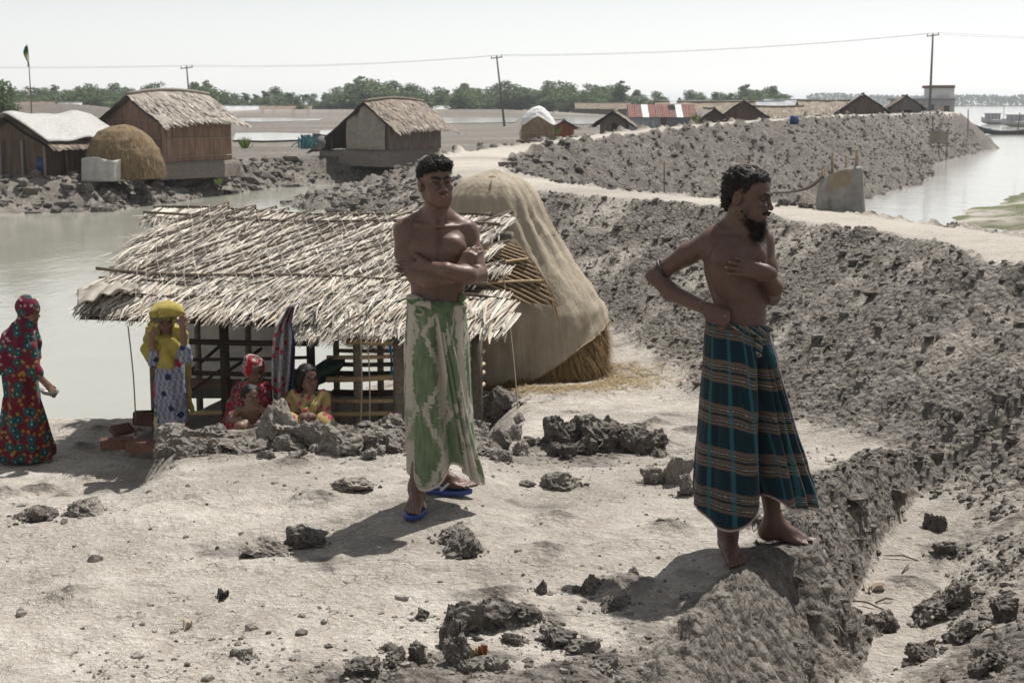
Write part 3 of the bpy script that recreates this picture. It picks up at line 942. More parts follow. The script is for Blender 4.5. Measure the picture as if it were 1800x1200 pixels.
# --- young man, arms folded -----------------------------------------------------------------
SK1 = (.118, .068, .051)
YM_Y = 6.62
def ym_build():
    B = Body()
    a_ = lambda px, py, dy=0.0: at(px, py, YM_Y + dy)
    kk = []
    for py, c, hw, hd, dy in ((392, 768, 36, .060, .02), (402, 768, 48, .080, .01), (415, 769, 54, .098, .0), (440, 770, 55, .110, 0), (465, 770, 53, .108, 0), (490, 770, 49, .100, .0), (515, 769, 46.5, .094, .0), (545, 768, 48, .098, 0), (585, 768, 50, .105, 0)):
        p = a_(c, py); kk.append((p[2], p[0], p[1] + dy, pmode(hw, YM_Y), hd))
    B.loft(kk, yaw=-.06, k=.03, col=SK1, power=2.3)
    # chest, collar bones, belly
    B.ell(a_(743, 437, -.078), (.060, .030, .046), k=.03, col=SK1); B.ell(a_(797, 437, -.082), (.058, .030, .046), k=.03, col=SK1)
    B.cap(a_(760, 399, -.068), a_(716, 393, -.012), .0095, .009, k=.018, col=SK1); B.cap(a_(779, 399, -.072), a_(822, 397, -.012), .0095, .009, k=.018, col=SK1)
    B.cap(a_(770, 470, -.115), a_(769, 540, -.10), .006, .006, k=.02, sub=True)
    B.ell(a_(769, 528, -.100), (.006, .010, .008), k=.006, sub=True)
    # neck
    B.chain([a_(768, 402, .03), a_(768, 380, .0), a_(767, 345, .01)], [.072, .056, .055], k=.03, col=SK1)
    B.cap(a_(756, 352, -.02), a_(766, 398, -.075), .014, .010, k=.015, col=SK1); B.cap(a_(786, 356, -.04), a_(775, 398, -.08), .012, .009, k=.015, col=SK1)
    B.cap(a_(748, 378, .03), a_(716, 396, .02), .036, .036, k=.03, col=SK1); B.cap(a_(786, 380, .03), a_(818, 399, .02), .036, .036, k=.03, col=SK1)
    # upper arms
    shL, elL = a_(712, 408, .0), a_(731, 484, -.10); shR, elR = a_(822, 410, .02), a_(842, 481, -.06)
    B.ell(shL, (.050, .052, .058), k=.03, col=SK1); B.ell(shR, (.048, .052, .056), k=.03, col=SK1)
    B.chain([shL, a_(714, 445, -.03), elL], [.050, .051, .043], k=.025, col=SK1)
    B.chain([shR, a_(831, 445, .0), elR], [.047, .046, .040], k=.025, col=SK1)
    # folded forearms
    wL = a_(806, 480, -.145)
    B.chain([elL, a_(755, 491, -.150), a_(790, 486, -.150), wL], [.043, .044, .035, .027], k=.015, col=SK1, g=1)
    wR = a_(758, 470, -.155)
    B.chain([elR, a_(822, 484, -.165), a_(785, 475, -.215), wR], [.041, .043, .034, .028], k=.015, col=SK1, g=2)
    add_hand(B, wL + A3((.012, -.005, .012)), (.50, .25, .86), (.25, .95, -.3), -1, s=.98, curl=(38, 34, 32, 34), tcurl=5, tdir=(.2, .25, .9), skin=SK1, nail=(.36, .17, .09), g=1)
    add_hand(B, wR + A3((-.012, .015, -.002)), (-.93, .36, -.10), (-.3, -.9, .2), 1, s=.98, curl=(16, 16, 18, 18), skin=SK1, nail=(.32, .18, .12), g=3)
    # pelvis, legs
    hipL, hipR = a_(748, 600, .0), a_(790, 600, .02)
    anL = atz(733, 868, .09); anL[1] = 6.52; anL = at(733, 868, 6.52); anR = at(768, 850, 6.84)
    zL = gz(anL[0], anL[1] - .08); zR = gz(anR[0] + .07, anR[1])
    anL[2] = zL + .115; anR[2] = zR + .115
    B.chain([hipL, (hipL + anL) / 2 + A3((.015, .035, 0)), anL], [.080, .050, .037], k=.03, col=SK1)
    B.chain([hipR, (hipR + anR) / 2 + A3((.0, .03, 0)), anR], [.080, .050, .037], k=.03, col=SK1)
    dL, dR = A3((-.10, -1, 0)), A3((1, -.20, 0)); dL /= np.linalg.norm(dL); dR /= np.linalg.norm(dR)
    add_foot(B, anL, dL, 1.02, SK1, side=-1); add_foot(B, anR, dR, 1.02, SK1, side=-1)
    hc = a_(765.5, 321, .0); HR = head_frame(math.radians(22), math.radians(2), math.radians(-3))
    add_head(B, hc, HR, 1.0, SK1, (.15, .078, .066), squint=.85, grin=.35, eyew=(.20, .17, .15))
    z0 = hc[2]
    hw = lambda p: hc + HR @ A3(p)
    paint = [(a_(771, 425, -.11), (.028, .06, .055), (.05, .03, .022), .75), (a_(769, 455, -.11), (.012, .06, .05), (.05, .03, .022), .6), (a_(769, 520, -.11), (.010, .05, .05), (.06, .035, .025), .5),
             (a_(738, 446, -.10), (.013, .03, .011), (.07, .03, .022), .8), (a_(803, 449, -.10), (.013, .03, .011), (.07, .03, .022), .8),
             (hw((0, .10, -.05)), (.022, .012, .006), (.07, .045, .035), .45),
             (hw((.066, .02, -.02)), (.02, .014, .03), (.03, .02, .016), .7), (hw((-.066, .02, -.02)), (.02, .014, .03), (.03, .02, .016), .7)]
    me = B.mesh('body', h=.0048, hz=[(z0 - .13, z0 + .14, .0032)], base=SK1, paint=paint)
    root = link('person', me, M_SKIN)
    tag(root, 'bare-chested young man with folded arms in a green and cream sarong', 'person')
    # hair: cap plus locks
    Hb = Body()
    Hb.ell(hw((0, -.017, .040)), (.0775, .0965, .0785), HR, k=.02); Hb.ell(hw((0, .040, .080)), (.060, .050, .034), HR, k=.03)
    Hb.ell(hw((.02, .072, .075)), (.042, .026, .024), HR, k=.02); Hb.ell(hw((-.03, .068, .078)), (.034, .024, .022), HR, k=.02)
    def cut(P):
        q = (P - hc) @ HR
        # stay above the hair line: front high, sides to mid ear, nape low
        line = np.where(q[:, 1] > .035, .050 + .10 * (q[:, 1] - .035) + .010 * np.sin(q[:, 0] * 75 + .6) + .006 * np.sin(q[:, 0] * 170) + .12 * np.clip(q[:, 0] - .01, 0, .05), np.where(q[:, 1] > -.005, .006 + 1.05 * (q[:, 1] + .005), -.045 + .4 * np.clip(q[:, 1] + .1, 0, .1)))
        ear = np.where((np.abs(q[:, 0]) > .062) & (np.abs(q[:, 1] + .008) < .022), .026 - q[:, 2], -1)
        return np.maximum(line - q[:, 2], ear)
    me = Hb.mesh('hair', h=.0034, base=(.012, .009, .008), cut=cut, disp=lambda P: .0050 * noise3(P, 55, 3) + .003 * noise3(P, 120, 9))
    hair = link('hair', me, M_HAIR, root)
    V = np.array([v.co[:] for v in me.vertices]); Nn = np.array([v.normal[:] for v in me.vertices])
    rs = np.random.RandomState(4)
    q = (V - hc) @ HR; top = np.where((q[:, 2] > .035) & (((V - hc) @ HR * 1.0)[:, 2] > .03))[0]
    pick = rs.choice(top, 1300)
    mb = MB(); hair_tufts(mb, V[pick], Nn[pick], .015, .0013, .55, rs, (.014, .010, .009), droop=tuple(HR[:, 1] * .9 - HR[:, 2] * .1))
    mb.build('hair_locks', M_HAIR, hair)
    # sarong
    ks = []
    for py, l, r, cy, hd in ((515, 719, 815, 0, .108), (540, 716, 818, 0, .115), (575, 714, 821, 0, .128), (620, 712, 824, .0, .135), (680, 711.5, 826, .01, .14), (740, 713, 829, .01, .16), (790, 716, 834, .02, .185), (830, 717, 838, .03, .205), (880, 718, 840, .03, .215)):
        pl, pr = at(l, py, YM_Y), at(r, py, YM_Y)
        ks.append((pl[2], (pl[0] + pr[0]) / 2, YM_Y + cy, (pr[0] - pl[0]) / 2, hd))
    zt0 = at(768, 533, YM_Y - .1)[2]; zb = max(zL, zR)
    def ztop(a): return zt0 + .020 * np.cos(a + 2.6) - .018 * np.exp(-((a + 1.55) / .5) ** 2)
    def hem(a):
        return zb + .215 - .075 * np.exp(-((a + 2.05) / .62) ** 2) + .06 * np.exp(-((a + 1.12) / .28) ** 2) - .075 * np.exp(-((a + .35) / .42) ** 2) + .02 * np.sin(a)
    def folds(a, t):
        o = 0
        rid = lambda a0, a1, w0, w1, am, e0=.02, e1=.15: am * np.exp(-((a - (a0 + (a1 - a0) * t)) / (w0 + (w1 - w0) * t)) ** 2) * sstep(e0, e1, t)
        o = o + rid(-1.50, -.95, .05, .10, .024) + rid(-1.45, -.72, .05, .08, .020) + rid(-1.40, -.50, .05, .09, .022) + rid(-1.34, -.28, .05, .11, .020)
        o = o - rid(-1.62, -1.18, .08, .20, .040, .05, .3) - rid(-1.47, -.83, .02, .04, .018) - rid(-1.42, -.61, .02, .04, .016)
        o = o + rid(-1.9, -2.1, .3, .55, .014, .2, .6) + rid(-2.4, -2.75, .07, .12, .010, .1, .5) - rid(-2.0, -2.5, .05, .09, .008, .1, .5)
        o = o + rid(-1.75, -1.65, .05, .07, .008) + .03 * np.exp(-((a + .32) / .22) ** 2) * t ** 2
        o = o + .010 * np.sin(a * 7 + 4 * t) * t * (np.cos(a - 1.5) > 0)
        return o
    cream, green, dg = A3((.46, .41, .35)), A3((.105, .160, .078)), A3((.055, .13, .035))
    def pat(u, v, a, T, z):
        jit = (_RV[(np.floor(u / .0045).astype(int) * 7) & 255] - .5) * .022
        jv = (_RV2[(np.floor(v / .010).astype(int) * 5) & 255] - .5) * .020
        U = (u + jv) / .235; Vv = (v + jit) / .36
        fu = np.abs((U + .18) % 1 - .5) * 2; fv = np.abs((Vv + .1) % 1 - .5) * 2
        dd = fu + fv
        fieldg = ((U + .40) % 1) < .66
        blk = ((Vv + .55) % 2) < .42
        g = np.where(fieldg, 1.0, 0.0)
        ring = ((dd > .70) & (dd < .98)) | (dd < .22)
        g = np.where(ring & fieldg, .12, g)
        g = np.where(blk & ~fieldg, .62, g)
        g = np.where(blk & ring & ~fieldg, .08, g)
        g = np.where((v > .86) & fieldg & (fv < .35), .45, g)
        f = fbm(u * 60, v * 14, 3, 3)
        g = np.clip(g * .78 + .26 * f * (g > .05) + .10, 0, 1)[..., None]
        gg = green * (.9 + .25 * fbm(u * 9, v * 4, 2, 5))[..., None]
        c = cream * (1 - g) + gg * g
        hemline = (z - hem(a)) < .012
        return np.where(hemline[..., None], cream * 1.05, c)
    lg = lungi('sarong', root, ks, ztop, hem, folds, pat)
    # rolled waist and knot
    Kb = Body()
    for i in range(40):
        a0, a1 = [-3.1 + 6.2 * (i + q) / 40 for q in (0, 1)]
        K = np.array(sorted(ks)); 
        def pt(a):
            zz = ztop(np.array(a)); cx, cy, hw_, hd_ = (np.interp(zz, K[:, 0], K[:, j]) for j in (1, 2, 3, 4))
            return A3((cx + (hw_ + .002) * math.cos(a), cy + (hd_ + .002) * math.sin(a), zz - .004))
        r = .010 + .005 * math.sin(3 * a0) ** 2 + (.006 if -2.6 < a0 < -1.2 else 0)
        Kb.cap(pt(a0), pt(a1), r, r, k=.006)
    kp = at(777, 541, YM_Y - .135)
    Kb.ell(kp, (.040, .020, .016), head_frame(0, 0, .2), k=.012); Kb.ell(kp + A3((-.028, -.004, -.008)), (.030, .016, .012), head_frame(0, 0, -.5), k=.01)
    Kb.ell(kp + A3((.03, .0, .012)), (.030, .016, .014), head_frame(0, 0, .6), k=.01); Kb.cap(kp + A3((.0, -.006, -.005)), kp + A3((.01, .0, -.10)), .012, .018, k=.012)
    kq = at(737, 549, YM_Y - .11)
    Kb.ell(kq, (.026, .014, .018), k=.01); Kb.cap(at(722, 530, YM_Y - .08), kp, .010, .012, k=.012)
    kr = at(812, 523, YM_Y - .06)
    Kb.ell(kr, (.016, .014, .022), k=.01)
    def kc(V):
        f = fbm(V[:, 0] * 14, V[:, 2] * 22, 2, 9)[:, None] + np.where(V[:, :1] > kp[0] - .05, .3, -.15)
        return np.where(f > -.05, green * .95, cream * .95) * (.85 + .3 * np.clip(f, 0, 1))
    link('knot', Kb.mesh('knot', h=.005, disp=lambda P: .004 * noise3(P, 30, 5) + .002 * np.sin(P[:, 0] * 120 + P[:, 2] * 260), colfn=kc), M_CLOTH, root)
    # flip flops
    for an, d, sd_ in ((anL, dL, -1), (anR, dR, -1)):
        up = A3((0, 0, 1)); s_ = np.cross(d, up) * sd_
        bz = an[2] - .088
        n = 40; th = np.linspace(0, 2 * np.pi, n, endpoint=False)
        L = .05 + .132 * np.cos(th); Wd = (.046 + .008 * np.cos(th) - .006 * np.cos(2 * th)) * np.sin(th)
        base = np.array([an[:2] @ np.eye(2)[:, 0], an[1], 0])
        mb = MB()
        rings = []
        for dz, sc in ((-.020, .97), (-.006, 1.0), (.000, .99), (.003, .95)):
            zz = bz + dz + .004 * np.maximum(L - .12, 0) / .06
            R_ = base + (L * sc + .05 * (1 - sc))[:, None] * d + (Wd * sc)[:, None] * s_
            R_[:, 2] = zz
            rings.append(R_)
        P = np.stack(rings, 1)
        cols_ = np.zeros((n, 4, 3)); cols_[:, :2] = (.035, .06, .22); cols_[:, 2:] = (.05, .09, .30)
        mb.grid(P, cols_, wrap=True)
        for k_, fl in ((3, 1), (0, 0)):
            cpt = P[:, k_].mean(0); m0 = P[:, k_]
            idx = np.arange(n); tri = np.stack([idx, (idx + 1) % n, np.full(n, n)], -1)
            mb.add(np.concatenate([m0, cpt[None]]), None, tri if not fl else tri[:, ::-1], (.05, .09, .30))
        sole = mb.build('flip_flop', M_PLASTIC, root, smooth=False)
        mb = MB()
        Pt = lambda a, b, c: np.array([an[0], an[1], bz]) + a * d + b * s_ + c * up
        toe = Pt(.128, .012, .006)
        for sg, w in ((1, 1), (-1, 1)):
            pts = [toe, Pt(.105, .02 * sg + .008, .042), Pt(.07, .036 * sg + .004, .038), Pt(.03, .045 * sg, .004)]
            mb.tube(catmull(pts, 6), .0075, 6, (.60, .60, .58)); mb.tube(catmull([p + A3((0, 0, .006)) for p in pts[1:]], 6), .0035, 5, (.55, .33, .04) if sg > 0 else (.05, .08, .28))
        mb.build('strap', M_PLASTIC, sole, smooth=True)
    return root
ym_build()

# --- bearded man, hand on chest ---------------------------------------------------------------
SK2 = (.094, .053, .040)
BM_Y = 5.86
def bm_build():
    B = Body()
    a_ = lambda px, py, dy=0.0: at(px, py, BM_Y + dy)
    kk = []
    yaw = math.radians(28)
    for py, c, hw, hd, dy in ((404, 1302, 30, .055, .03), (415, 1300, 44, .075, .02), (432, 1296, 53, .092, .01), (455, 1292, 56, .105, 0), (480, 1292, 54, .105, 0), (505, 1296, 50.5, .100, 0), (530, 1300, 46, .094, 0), (560, 1300, 45, .094, 0), (595, 1300, 47, .100, 0)):
        p = a_(c, py); kk.append((p[2], p[0], p[1] + dy, pmode(hw, BM_Y) * 1.02, hd))
    B.loft(kk, yaw=yaw, k=.03, col=SK2, power=2.35)
    B.ell(a_(1275, 452, -.085), (.055, .026, .042), k=.03, col=SK2); B.ell(a_(1328, 450, -.065), (.045, .026, .042), k=.03, col=SK2)
    B.cap(a_(1312, 409, -.050), a_(1262, 405, -.02), .0095, .009, k=.016, col=SK2); B.cap(a_(1326, 410, -.05), a_(1344, 406, .02), .0095, .009, k=.016, col=SK2)
    for i in range(4):
        B.cap(a_(1252 + 3 * i, 476 + 13 * i, -.070), a_(1292 + 3 * i, 487 + 12 * i, -.100), .004, .003, k=.03, col=SK2)
    B.cap(a_(1316, 500, -.118), a_(1324, 560, -.105), .004, .004, k=.03, sub=True)
    B.ell(a_(1330, 553, -.085), (.010, .012, .006), k=.006, sub=True)
    B.cap(a_(1312, 536, -.11), a_(1340, 534, -.09), .003, .003, k=.008, sub=True)
    B.chain([a_(1298, 412, .03), a_(1299, 392, .01), a_(1302, 365, .01)], [.066, .050, .052], k=.03, col=SK2)
    B.cap(a_(1296, 372, -.03), a_(1316, 408, -.055), .013, .010, k=.014, col=SK2)
    B.cap(a_(1286, 392, .03), a_(1258, 408, .02), .030, .032, k=.03, col=SK2); B.cap(a_(1312, 396, .04), a_(1338, 409, .05), .030, .030, k=.03, col=SK2)
    shL, elL = a_(1250, 425, .01), a_(1152, 484, .10)
    B.ell(shL, (.048, .05, .050), k=.03, col=SK2)
    B.chain([shL, a_(1208, 447, .05), elL], [.046, .043, .034], k=.025, col=SK2)
    B.cap(a_(1147, 486, .11), elL, .024, .03, k=.015, col=SK2)
    wL = a_(1243, 543, -.13)
    B.chain([elL, a_(1180, 514, .06), wL], [.036, .037, .026], k=.02, col=SK2)
    add_hand(B, wL, (.86, -.10, -.42), (.15, .80, -.55), -1, s=1.0, curl=(88, 92, 95, 98), tcurl=0, tdir=(1.0, -.10, .12), skin=SK2, nail=(.33, .22, .16), g=1)
    shR, elR = a_(1342, 424, .09), a_(1357, 522, .02)
    B.ell(shR, (.042, .05, .05), k=.03, col=SK2)
    B.chain([shR, a_(1349, 470, .06), elR], [.041, .040, .034], k=.022, col=SK2)
    wR = a_(1348, 479, -.150)
    B.chain([elR, a_(1360, 505, -.06), wR], [.036, .036, .025], k=.02, col=SK2, g=2)
    add_hand(B, wR, (-.95, -.13, .20), (-.12, 1, .0), 1, s=1.0, curl=(8, 8, 10, 12), tcurl=8, tdir=(-.05, .05, 1.0), skin=SK2, nail=(.30, .125, .06), g=2, spread=.10)
    hipL, hipR = a_(1276, 610, 0), a_(1325, 610, .02)
    anL, anR = at(1280, 935, 5.86), at(1360, 925, 6.02)
    zL = gz(anL[0], anL[1] - .08); zR = max(gz(anR[0] + .10, anR[1]), gz(anR[0] + .03, anR[1]))
    anL[2] = zL + .085; anR[2] = zR + .08
    B.chain([hipL, (hipL + anL) / 2 + A3((.01, .06, 0)), anL], [.078, .050, .036], k=.03, col=SK2)
    B.chain([hipR, (hipR + anR) / 2 + A3((.0, .06, 0)), anR], [.078, .050, .036], k=.03, col=SK2)
    add_foot(B, anL, (.10, -1, -.05), 1.05, SK2, side=1); add_foot(B, anR, (1, -.25, -.10), 1.05, SK2, side=-1)
    hc = a_(1312, 343, .0); HR = head_frame(math.radians(60), math.radians(-9), 0)
    add_head(B, hc, HR, 1.04, SK2, (.12, .06, .05), thin=.93, squint=.38, eyew=(.06, .045, .038))
    hw = lambda p: hc + HR @ A3(p) * 1.04
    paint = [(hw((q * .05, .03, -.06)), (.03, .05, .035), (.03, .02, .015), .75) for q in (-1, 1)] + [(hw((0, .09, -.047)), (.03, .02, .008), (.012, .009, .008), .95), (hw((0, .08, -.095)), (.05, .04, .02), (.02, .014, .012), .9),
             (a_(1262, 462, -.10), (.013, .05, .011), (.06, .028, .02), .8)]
    z0 = hc[2]
    me = B.mesh('body', h=.0048, hz=[(z0 - .13, z0 + .14, .0032)], base=SK2, paint=paint)
    root = link('person', me, M_SKIN)
    tag(root, 'bare-chested bearded man in a dark plaid sarong, one hand on his chest', 'person')
    Hb = Body()
    Hb.ell(hw((0, -.018, .040)), (.0800, .0900, .0765), HR, k=.02); Hb.ell(hw((0, .032, .070)), (.060, .048, .032), HR, k=.03)
    Hb.ell(hw((0, -.066, -.03)), (.052, .030, .046), HR, k=.03)
    def cut(P):
        q = (P - hc) @ HR / 1.04
        line = np.where(q[:, 1] > .045, .052 + .15 * (q[:, 1] - .045), np.where(q[:, 1] > .005, .000 + 1.15 * (q[:, 1] - .005), np.where(q[:, 1] > -.03, -.002, -.078)))
        ear = np.where((np.abs(q[:, 0]) > .062) & (np.abs(q[:, 1] + .006) < .022), .014 - q[:, 2], -1)
        return np.maximum(line - q[:, 2], ear)
    me = Hb.mesh('hair', h=.0036, base=(.012, .009, .008), cut=cut, disp=lambda P: .0065 * noise3(P, 48, 13) + .005 * noise3(P, 110, 19))
    hair = link('hair', me, M_HAIR, root)
    V = np.array([v.co[:] for v in me.vertices]); Nn = np.array([v.normal[:] for v in me.vertices])
    rs = np.random.RandomState(14)
    pick = rs.choice(len(V), 2200)
    mb = MB(); hair_tufts(mb, V[pick], Nn[pick], .0105, .0012, 1.4, rs, (.016, .011, .010), droop=(0, 0, .0))
    mb.build('hair_locks', M_HAIR, hair)
    Bb = Body()
    Bb.ell(hw((0, .058, -.118)), (.032, .028, .036), HR, k=.03); Bb.ell(hw((0, .052, -.146)), (.018, .018, .028), HR, k=.03)
    for q in (-1, 1):
        Bb.cap(hw((q * .058, .010, -.052)), hw((q * .030, .060, -.105)), .010, .018, k=.02)
        Bb.cap(hw((q * .004, .106, -.0485)), hw((q * .030, .090, -.062)), .006, .0045, k=.006)
    def cutb(P):
        q = (P - hc) @ HR / 1.04
        return np.where(q[:, 1] > .075, np.where(np.abs(q[:, 2] + .068) < .012, .012 - np.abs(q[:, 2] + .068), -1), -1) * np.where(np.abs(q[:, 0]) < .028, 1, 0)
    me = Bb.mesh('beard', h=.0036, base=(.010, .0075, .007), disp=lambda P: .008 * noise3(P, 60, 23) + .006 * noise3(P, 130, 29))
    beard = link('beard', me, M_HAIR, root)
    V = np.array([v.co[:] for v in me.vertices]); Nn = np.array([v.normal[:] for v in me.vertices])
    q = (V - hc) @ HR
    low = np.where((q[:, 2] < -.085))[0]
    pick = rs.choice(low, 1500)
    mb = MB(); hair_tufts(mb, V[pick], Nn[pick], .034, .0011, .8, rs, (.020, .015, .012), droop=(0, 0, -.6))
    mb.build('beard_locks', M_HAIR, beard)
    # black cord above the elbow
    mb = MB()
    c = a_(1166, 473, .085); ax = elL - shL; ax /= np.linalg.norm(ax); e1 = np.cross(ax, (0, 0, 1)); e1 /= np.linalg.norm(e1); e2 = np.cross(ax, e1)
    th = np.linspace(0, 2 * np.pi, 33)
    mb.tube([c + .041 * (math.cos(t) * e1 + math.sin(t) * e2) for t in th], .0065, 6, (.012, .012, .013), cap=False)
    mb.build('arm_cord', M_PLASTIC, root, smooth=True)
    # sarong
    ks = []
    for py, l, r, cy, hd in ((560, 1243, 1347, 0, .112), (590, 1239, 1353, 0, .122), (620, 1237, 1362, 0, .13), (700, 1232, 1381, .01, .15), (780, 1228, 1400, .02, .17), (850, 1224, 1421, .03, .185), (890, 1222, 1430, .03, .19), (940, 1222, 1432, .03, .19)):
        pl, pr = at(l, py, BM_Y), at(r, py, BM_Y)
        ks.append((pl[2], (pl[0] + pr[0]) / 2, BM_Y + cy, (pr[0] - pl[0]) / 2, hd))
    zt0 = at(1300, 574, BM_Y - .1)[2]; zb = (zL + zR) / 2
    def ztop(a): return zt0 + .020 * np.cos(a + 2.9) - .012 * np.exp(-((a + 1.2) / .5) ** 2)
    def hem(a): return zb + .225 - .085 * np.exp(-((a + 2.15) / .60) ** 2) + .085 * np.exp(-((a + 1.38) / .24) ** 2) - .015 * np.exp(-((a + .5) / .4) ** 2) + .03 * np.exp(-((a - 1.6) / .8) ** 2)
    def folds(a, t):
        rid = lambda a0, a1, w0, w1, am, e0=.02, e1=.15: am * np.exp(-((a - (a0 + (a1 - a0) * t)) / (w0 + (w1 - w0) * t)) ** 2) * sstep(e0, e1, t)
        o = -rid(-1.02, -1.42, .07, .15, .105, .06, .35)                     # deep fold in front
        o = o + rid(-1.25, -1.95, .12, .38, .018, .1, .5)
        o = o + rid(-.88, -.66, .06, .11, .016) + rid(-.80, -.34, .05, .10, .020) - rid(-.85, -.52, .03, .07, .018) - rid(-.76, -.20, .03, .05, .010) + rid(-.70, -.08, .06, .12, .014)
        o = o + rid(-.96, -1.02, .05, .10, .016, .05, .3) - rid(-.95, -.80, .03, .06, .016, .1, .3)
        o = o + rid(-1.8, -2.2, .06, .10, .010, .0, .3) * (1 - t) - rid(-2.2, -2.5, .06, .14, .010, .2, .6) + rid(-2.6, -2.8, .1, .2, .008, .3, .8)
        o = o + .012 * np.sin(a * 6 + 3 * t) * t * (np.sin(a) > .2) + .02 * np.exp(-((a + .2) / .3) ** 2) * t
        return o
    base, teal, tan, blk, wht = A3((.0085, .025, .034)), A3((.026, .100, .118)), A3((.135, .095, .068)), A3((.008, .008, .012)), A3((.40, .38, .36))
    def pat(u, v, a, T, z):
        vv = v + .012 * fbm(u * 5, v * 3, 2, 7) + .04
        c = np.tile(base, v.shape + (1,)) * (.85 + .3 * (fbm(u * 80, v * 8, 2, 3) + .5))[..., None]
        m = (vv % .182)
        stops = [(.012, .030, tan), (.030, .034, blk), (.034, .037, wht), (.037, .041, blk), (.041, .052, tan), (.062, .078, tan), (.078, .082, blk), (.082, .085, wht), (.085, .090, blk), (.090, .104, tan)]
        for lo_, hi_, cc in stops:
            w = ((m >= lo_) & (m < hi_))[..., None]
            c = np.where(w, cc * .85 + c * .15, c)
        us = (u + .02) % .115
        w = ((us < .020) & (us > .002))[..., None]
        c = np.where(w, c * .45 + teal * .75, c)
        hz_ = z - hem(a)
        c = np.where((hz_ < .016)[..., None], A3((.10, .04, .03)), c)
        c = np.where((hz_ < .009)[..., None], A3((.36, .34, .32)), c)
        return c
    lungi('sarong', root, ks, ztop, hem, folds, pat, nv=350)
    Kb = Body()
    K = np.array(sorted(ks))
    def pt(a):
        zz = ztop(np.array(a)); cx, cy, hw_, hd_ = (np.interp(zz, K[:, 0], K[:, j]) for j in (1, 2, 3, 4))
        return A3((cx + (hw_ + .001) * math.cos(a), cy + (hd_ + .001) * math.sin(a), zz - .004))
    for i in range(40):
        a0, a1 = [-3.1 + 6.2 * (i + q) / 40 for q in (0, 1)]
        Kb.cap(pt(a0), pt(a1), .008, .008, k=.006)
    kp = at(1340, 583, BM_Y - .115)
    Kb.ell(kp, (.026, .018, .022), k=.01); Kb.ell(kp + A3((.022, .01, .012)), (.026, .014, .010), head_frame(0, 0, .3), k=.008); Kb.cap(kp + A3((-.01, 0, -.01)), kp + A3((-.015, .01, -.09)), .012, .02, k=.012)
    Kb.cap(kp, at(1290, 575, BM_Y - .125), .011, .009, k=.012)
    def kc(V):
        s_ = (V[:, 0] * 1.0 + V[:, 2] * 1.4) % .05
        c = np.tile(base, (len(V), 1))
        c[s_ < .018] = tan; c[(s_ > .02) & (s_ < .026)] = wht * .8; c[s_ > .042] = teal
        return c
    link('knot', Kb.mesh('knot', h=.005, disp=lambda P: .003 * noise3(P, 60, 5) + .0025 * np.sin(P[:, 0] * 200 - P[:, 2] * 200), colfn=kc), M_CLOTH, root)
    return root
bm_build()
# ------------------------------------------------------------------ women, girl and child by the hut
def blossoms(V, yaw, sc, ground, petals, centre, dots=None, thr=.33):
    """printed flowers on cloth: position folded to a plane"""
    u = (V[:, 0] * math.cos(yaw) + V[:, 1] * math.sin(yaw)) * sc; v = V[:, 2] * sc
    w1, w2, wi = worley(u, v, 21)
    C = np.tile(A3(ground), (len(V), 1)) * (.85 + .3 * (fbm(u * 3, v * 3, 2, 4)[:, None] + .5))
    if dots is not None:
        d1, _, di = worley(u * 2.6 + 7, v * 2.6, 33)
        m = (d1 < .30) & (di > .45); C[m] = dots
    m = w1 < thr; C[m] = petals
    m = (w1 < thr * .62) & (w1 > thr * .38); C[m] = A3(petals) * .55
    m = w1 < thr * .22; C[m] = centre
    return C

def scarf_cut(hc, HR, s, op=(.060, -.105, .058), fwd=.035):
    """opens the cloth in front of the face"""
    def cut(P):
        q = (P - hc) @ HR / s
        ins = np.minimum(np.minimum(op[0] - np.abs(q[:, 0]), q[:, 1] - fwd), np.minimum(q[:, 2] - op[1], op[2] - q[:, 2]))
        return ins
    return cut

def fold_disp(amp, f1, f2, seed):
    return lambda P: amp * np.sin(P[:, 0] * f1 + P[:, 2] * f2 + 3 * noise3(P, 4, seed)) + amp * .6 * noise3(P, 9, seed + 1)

SKW = (.16, .088, .06)

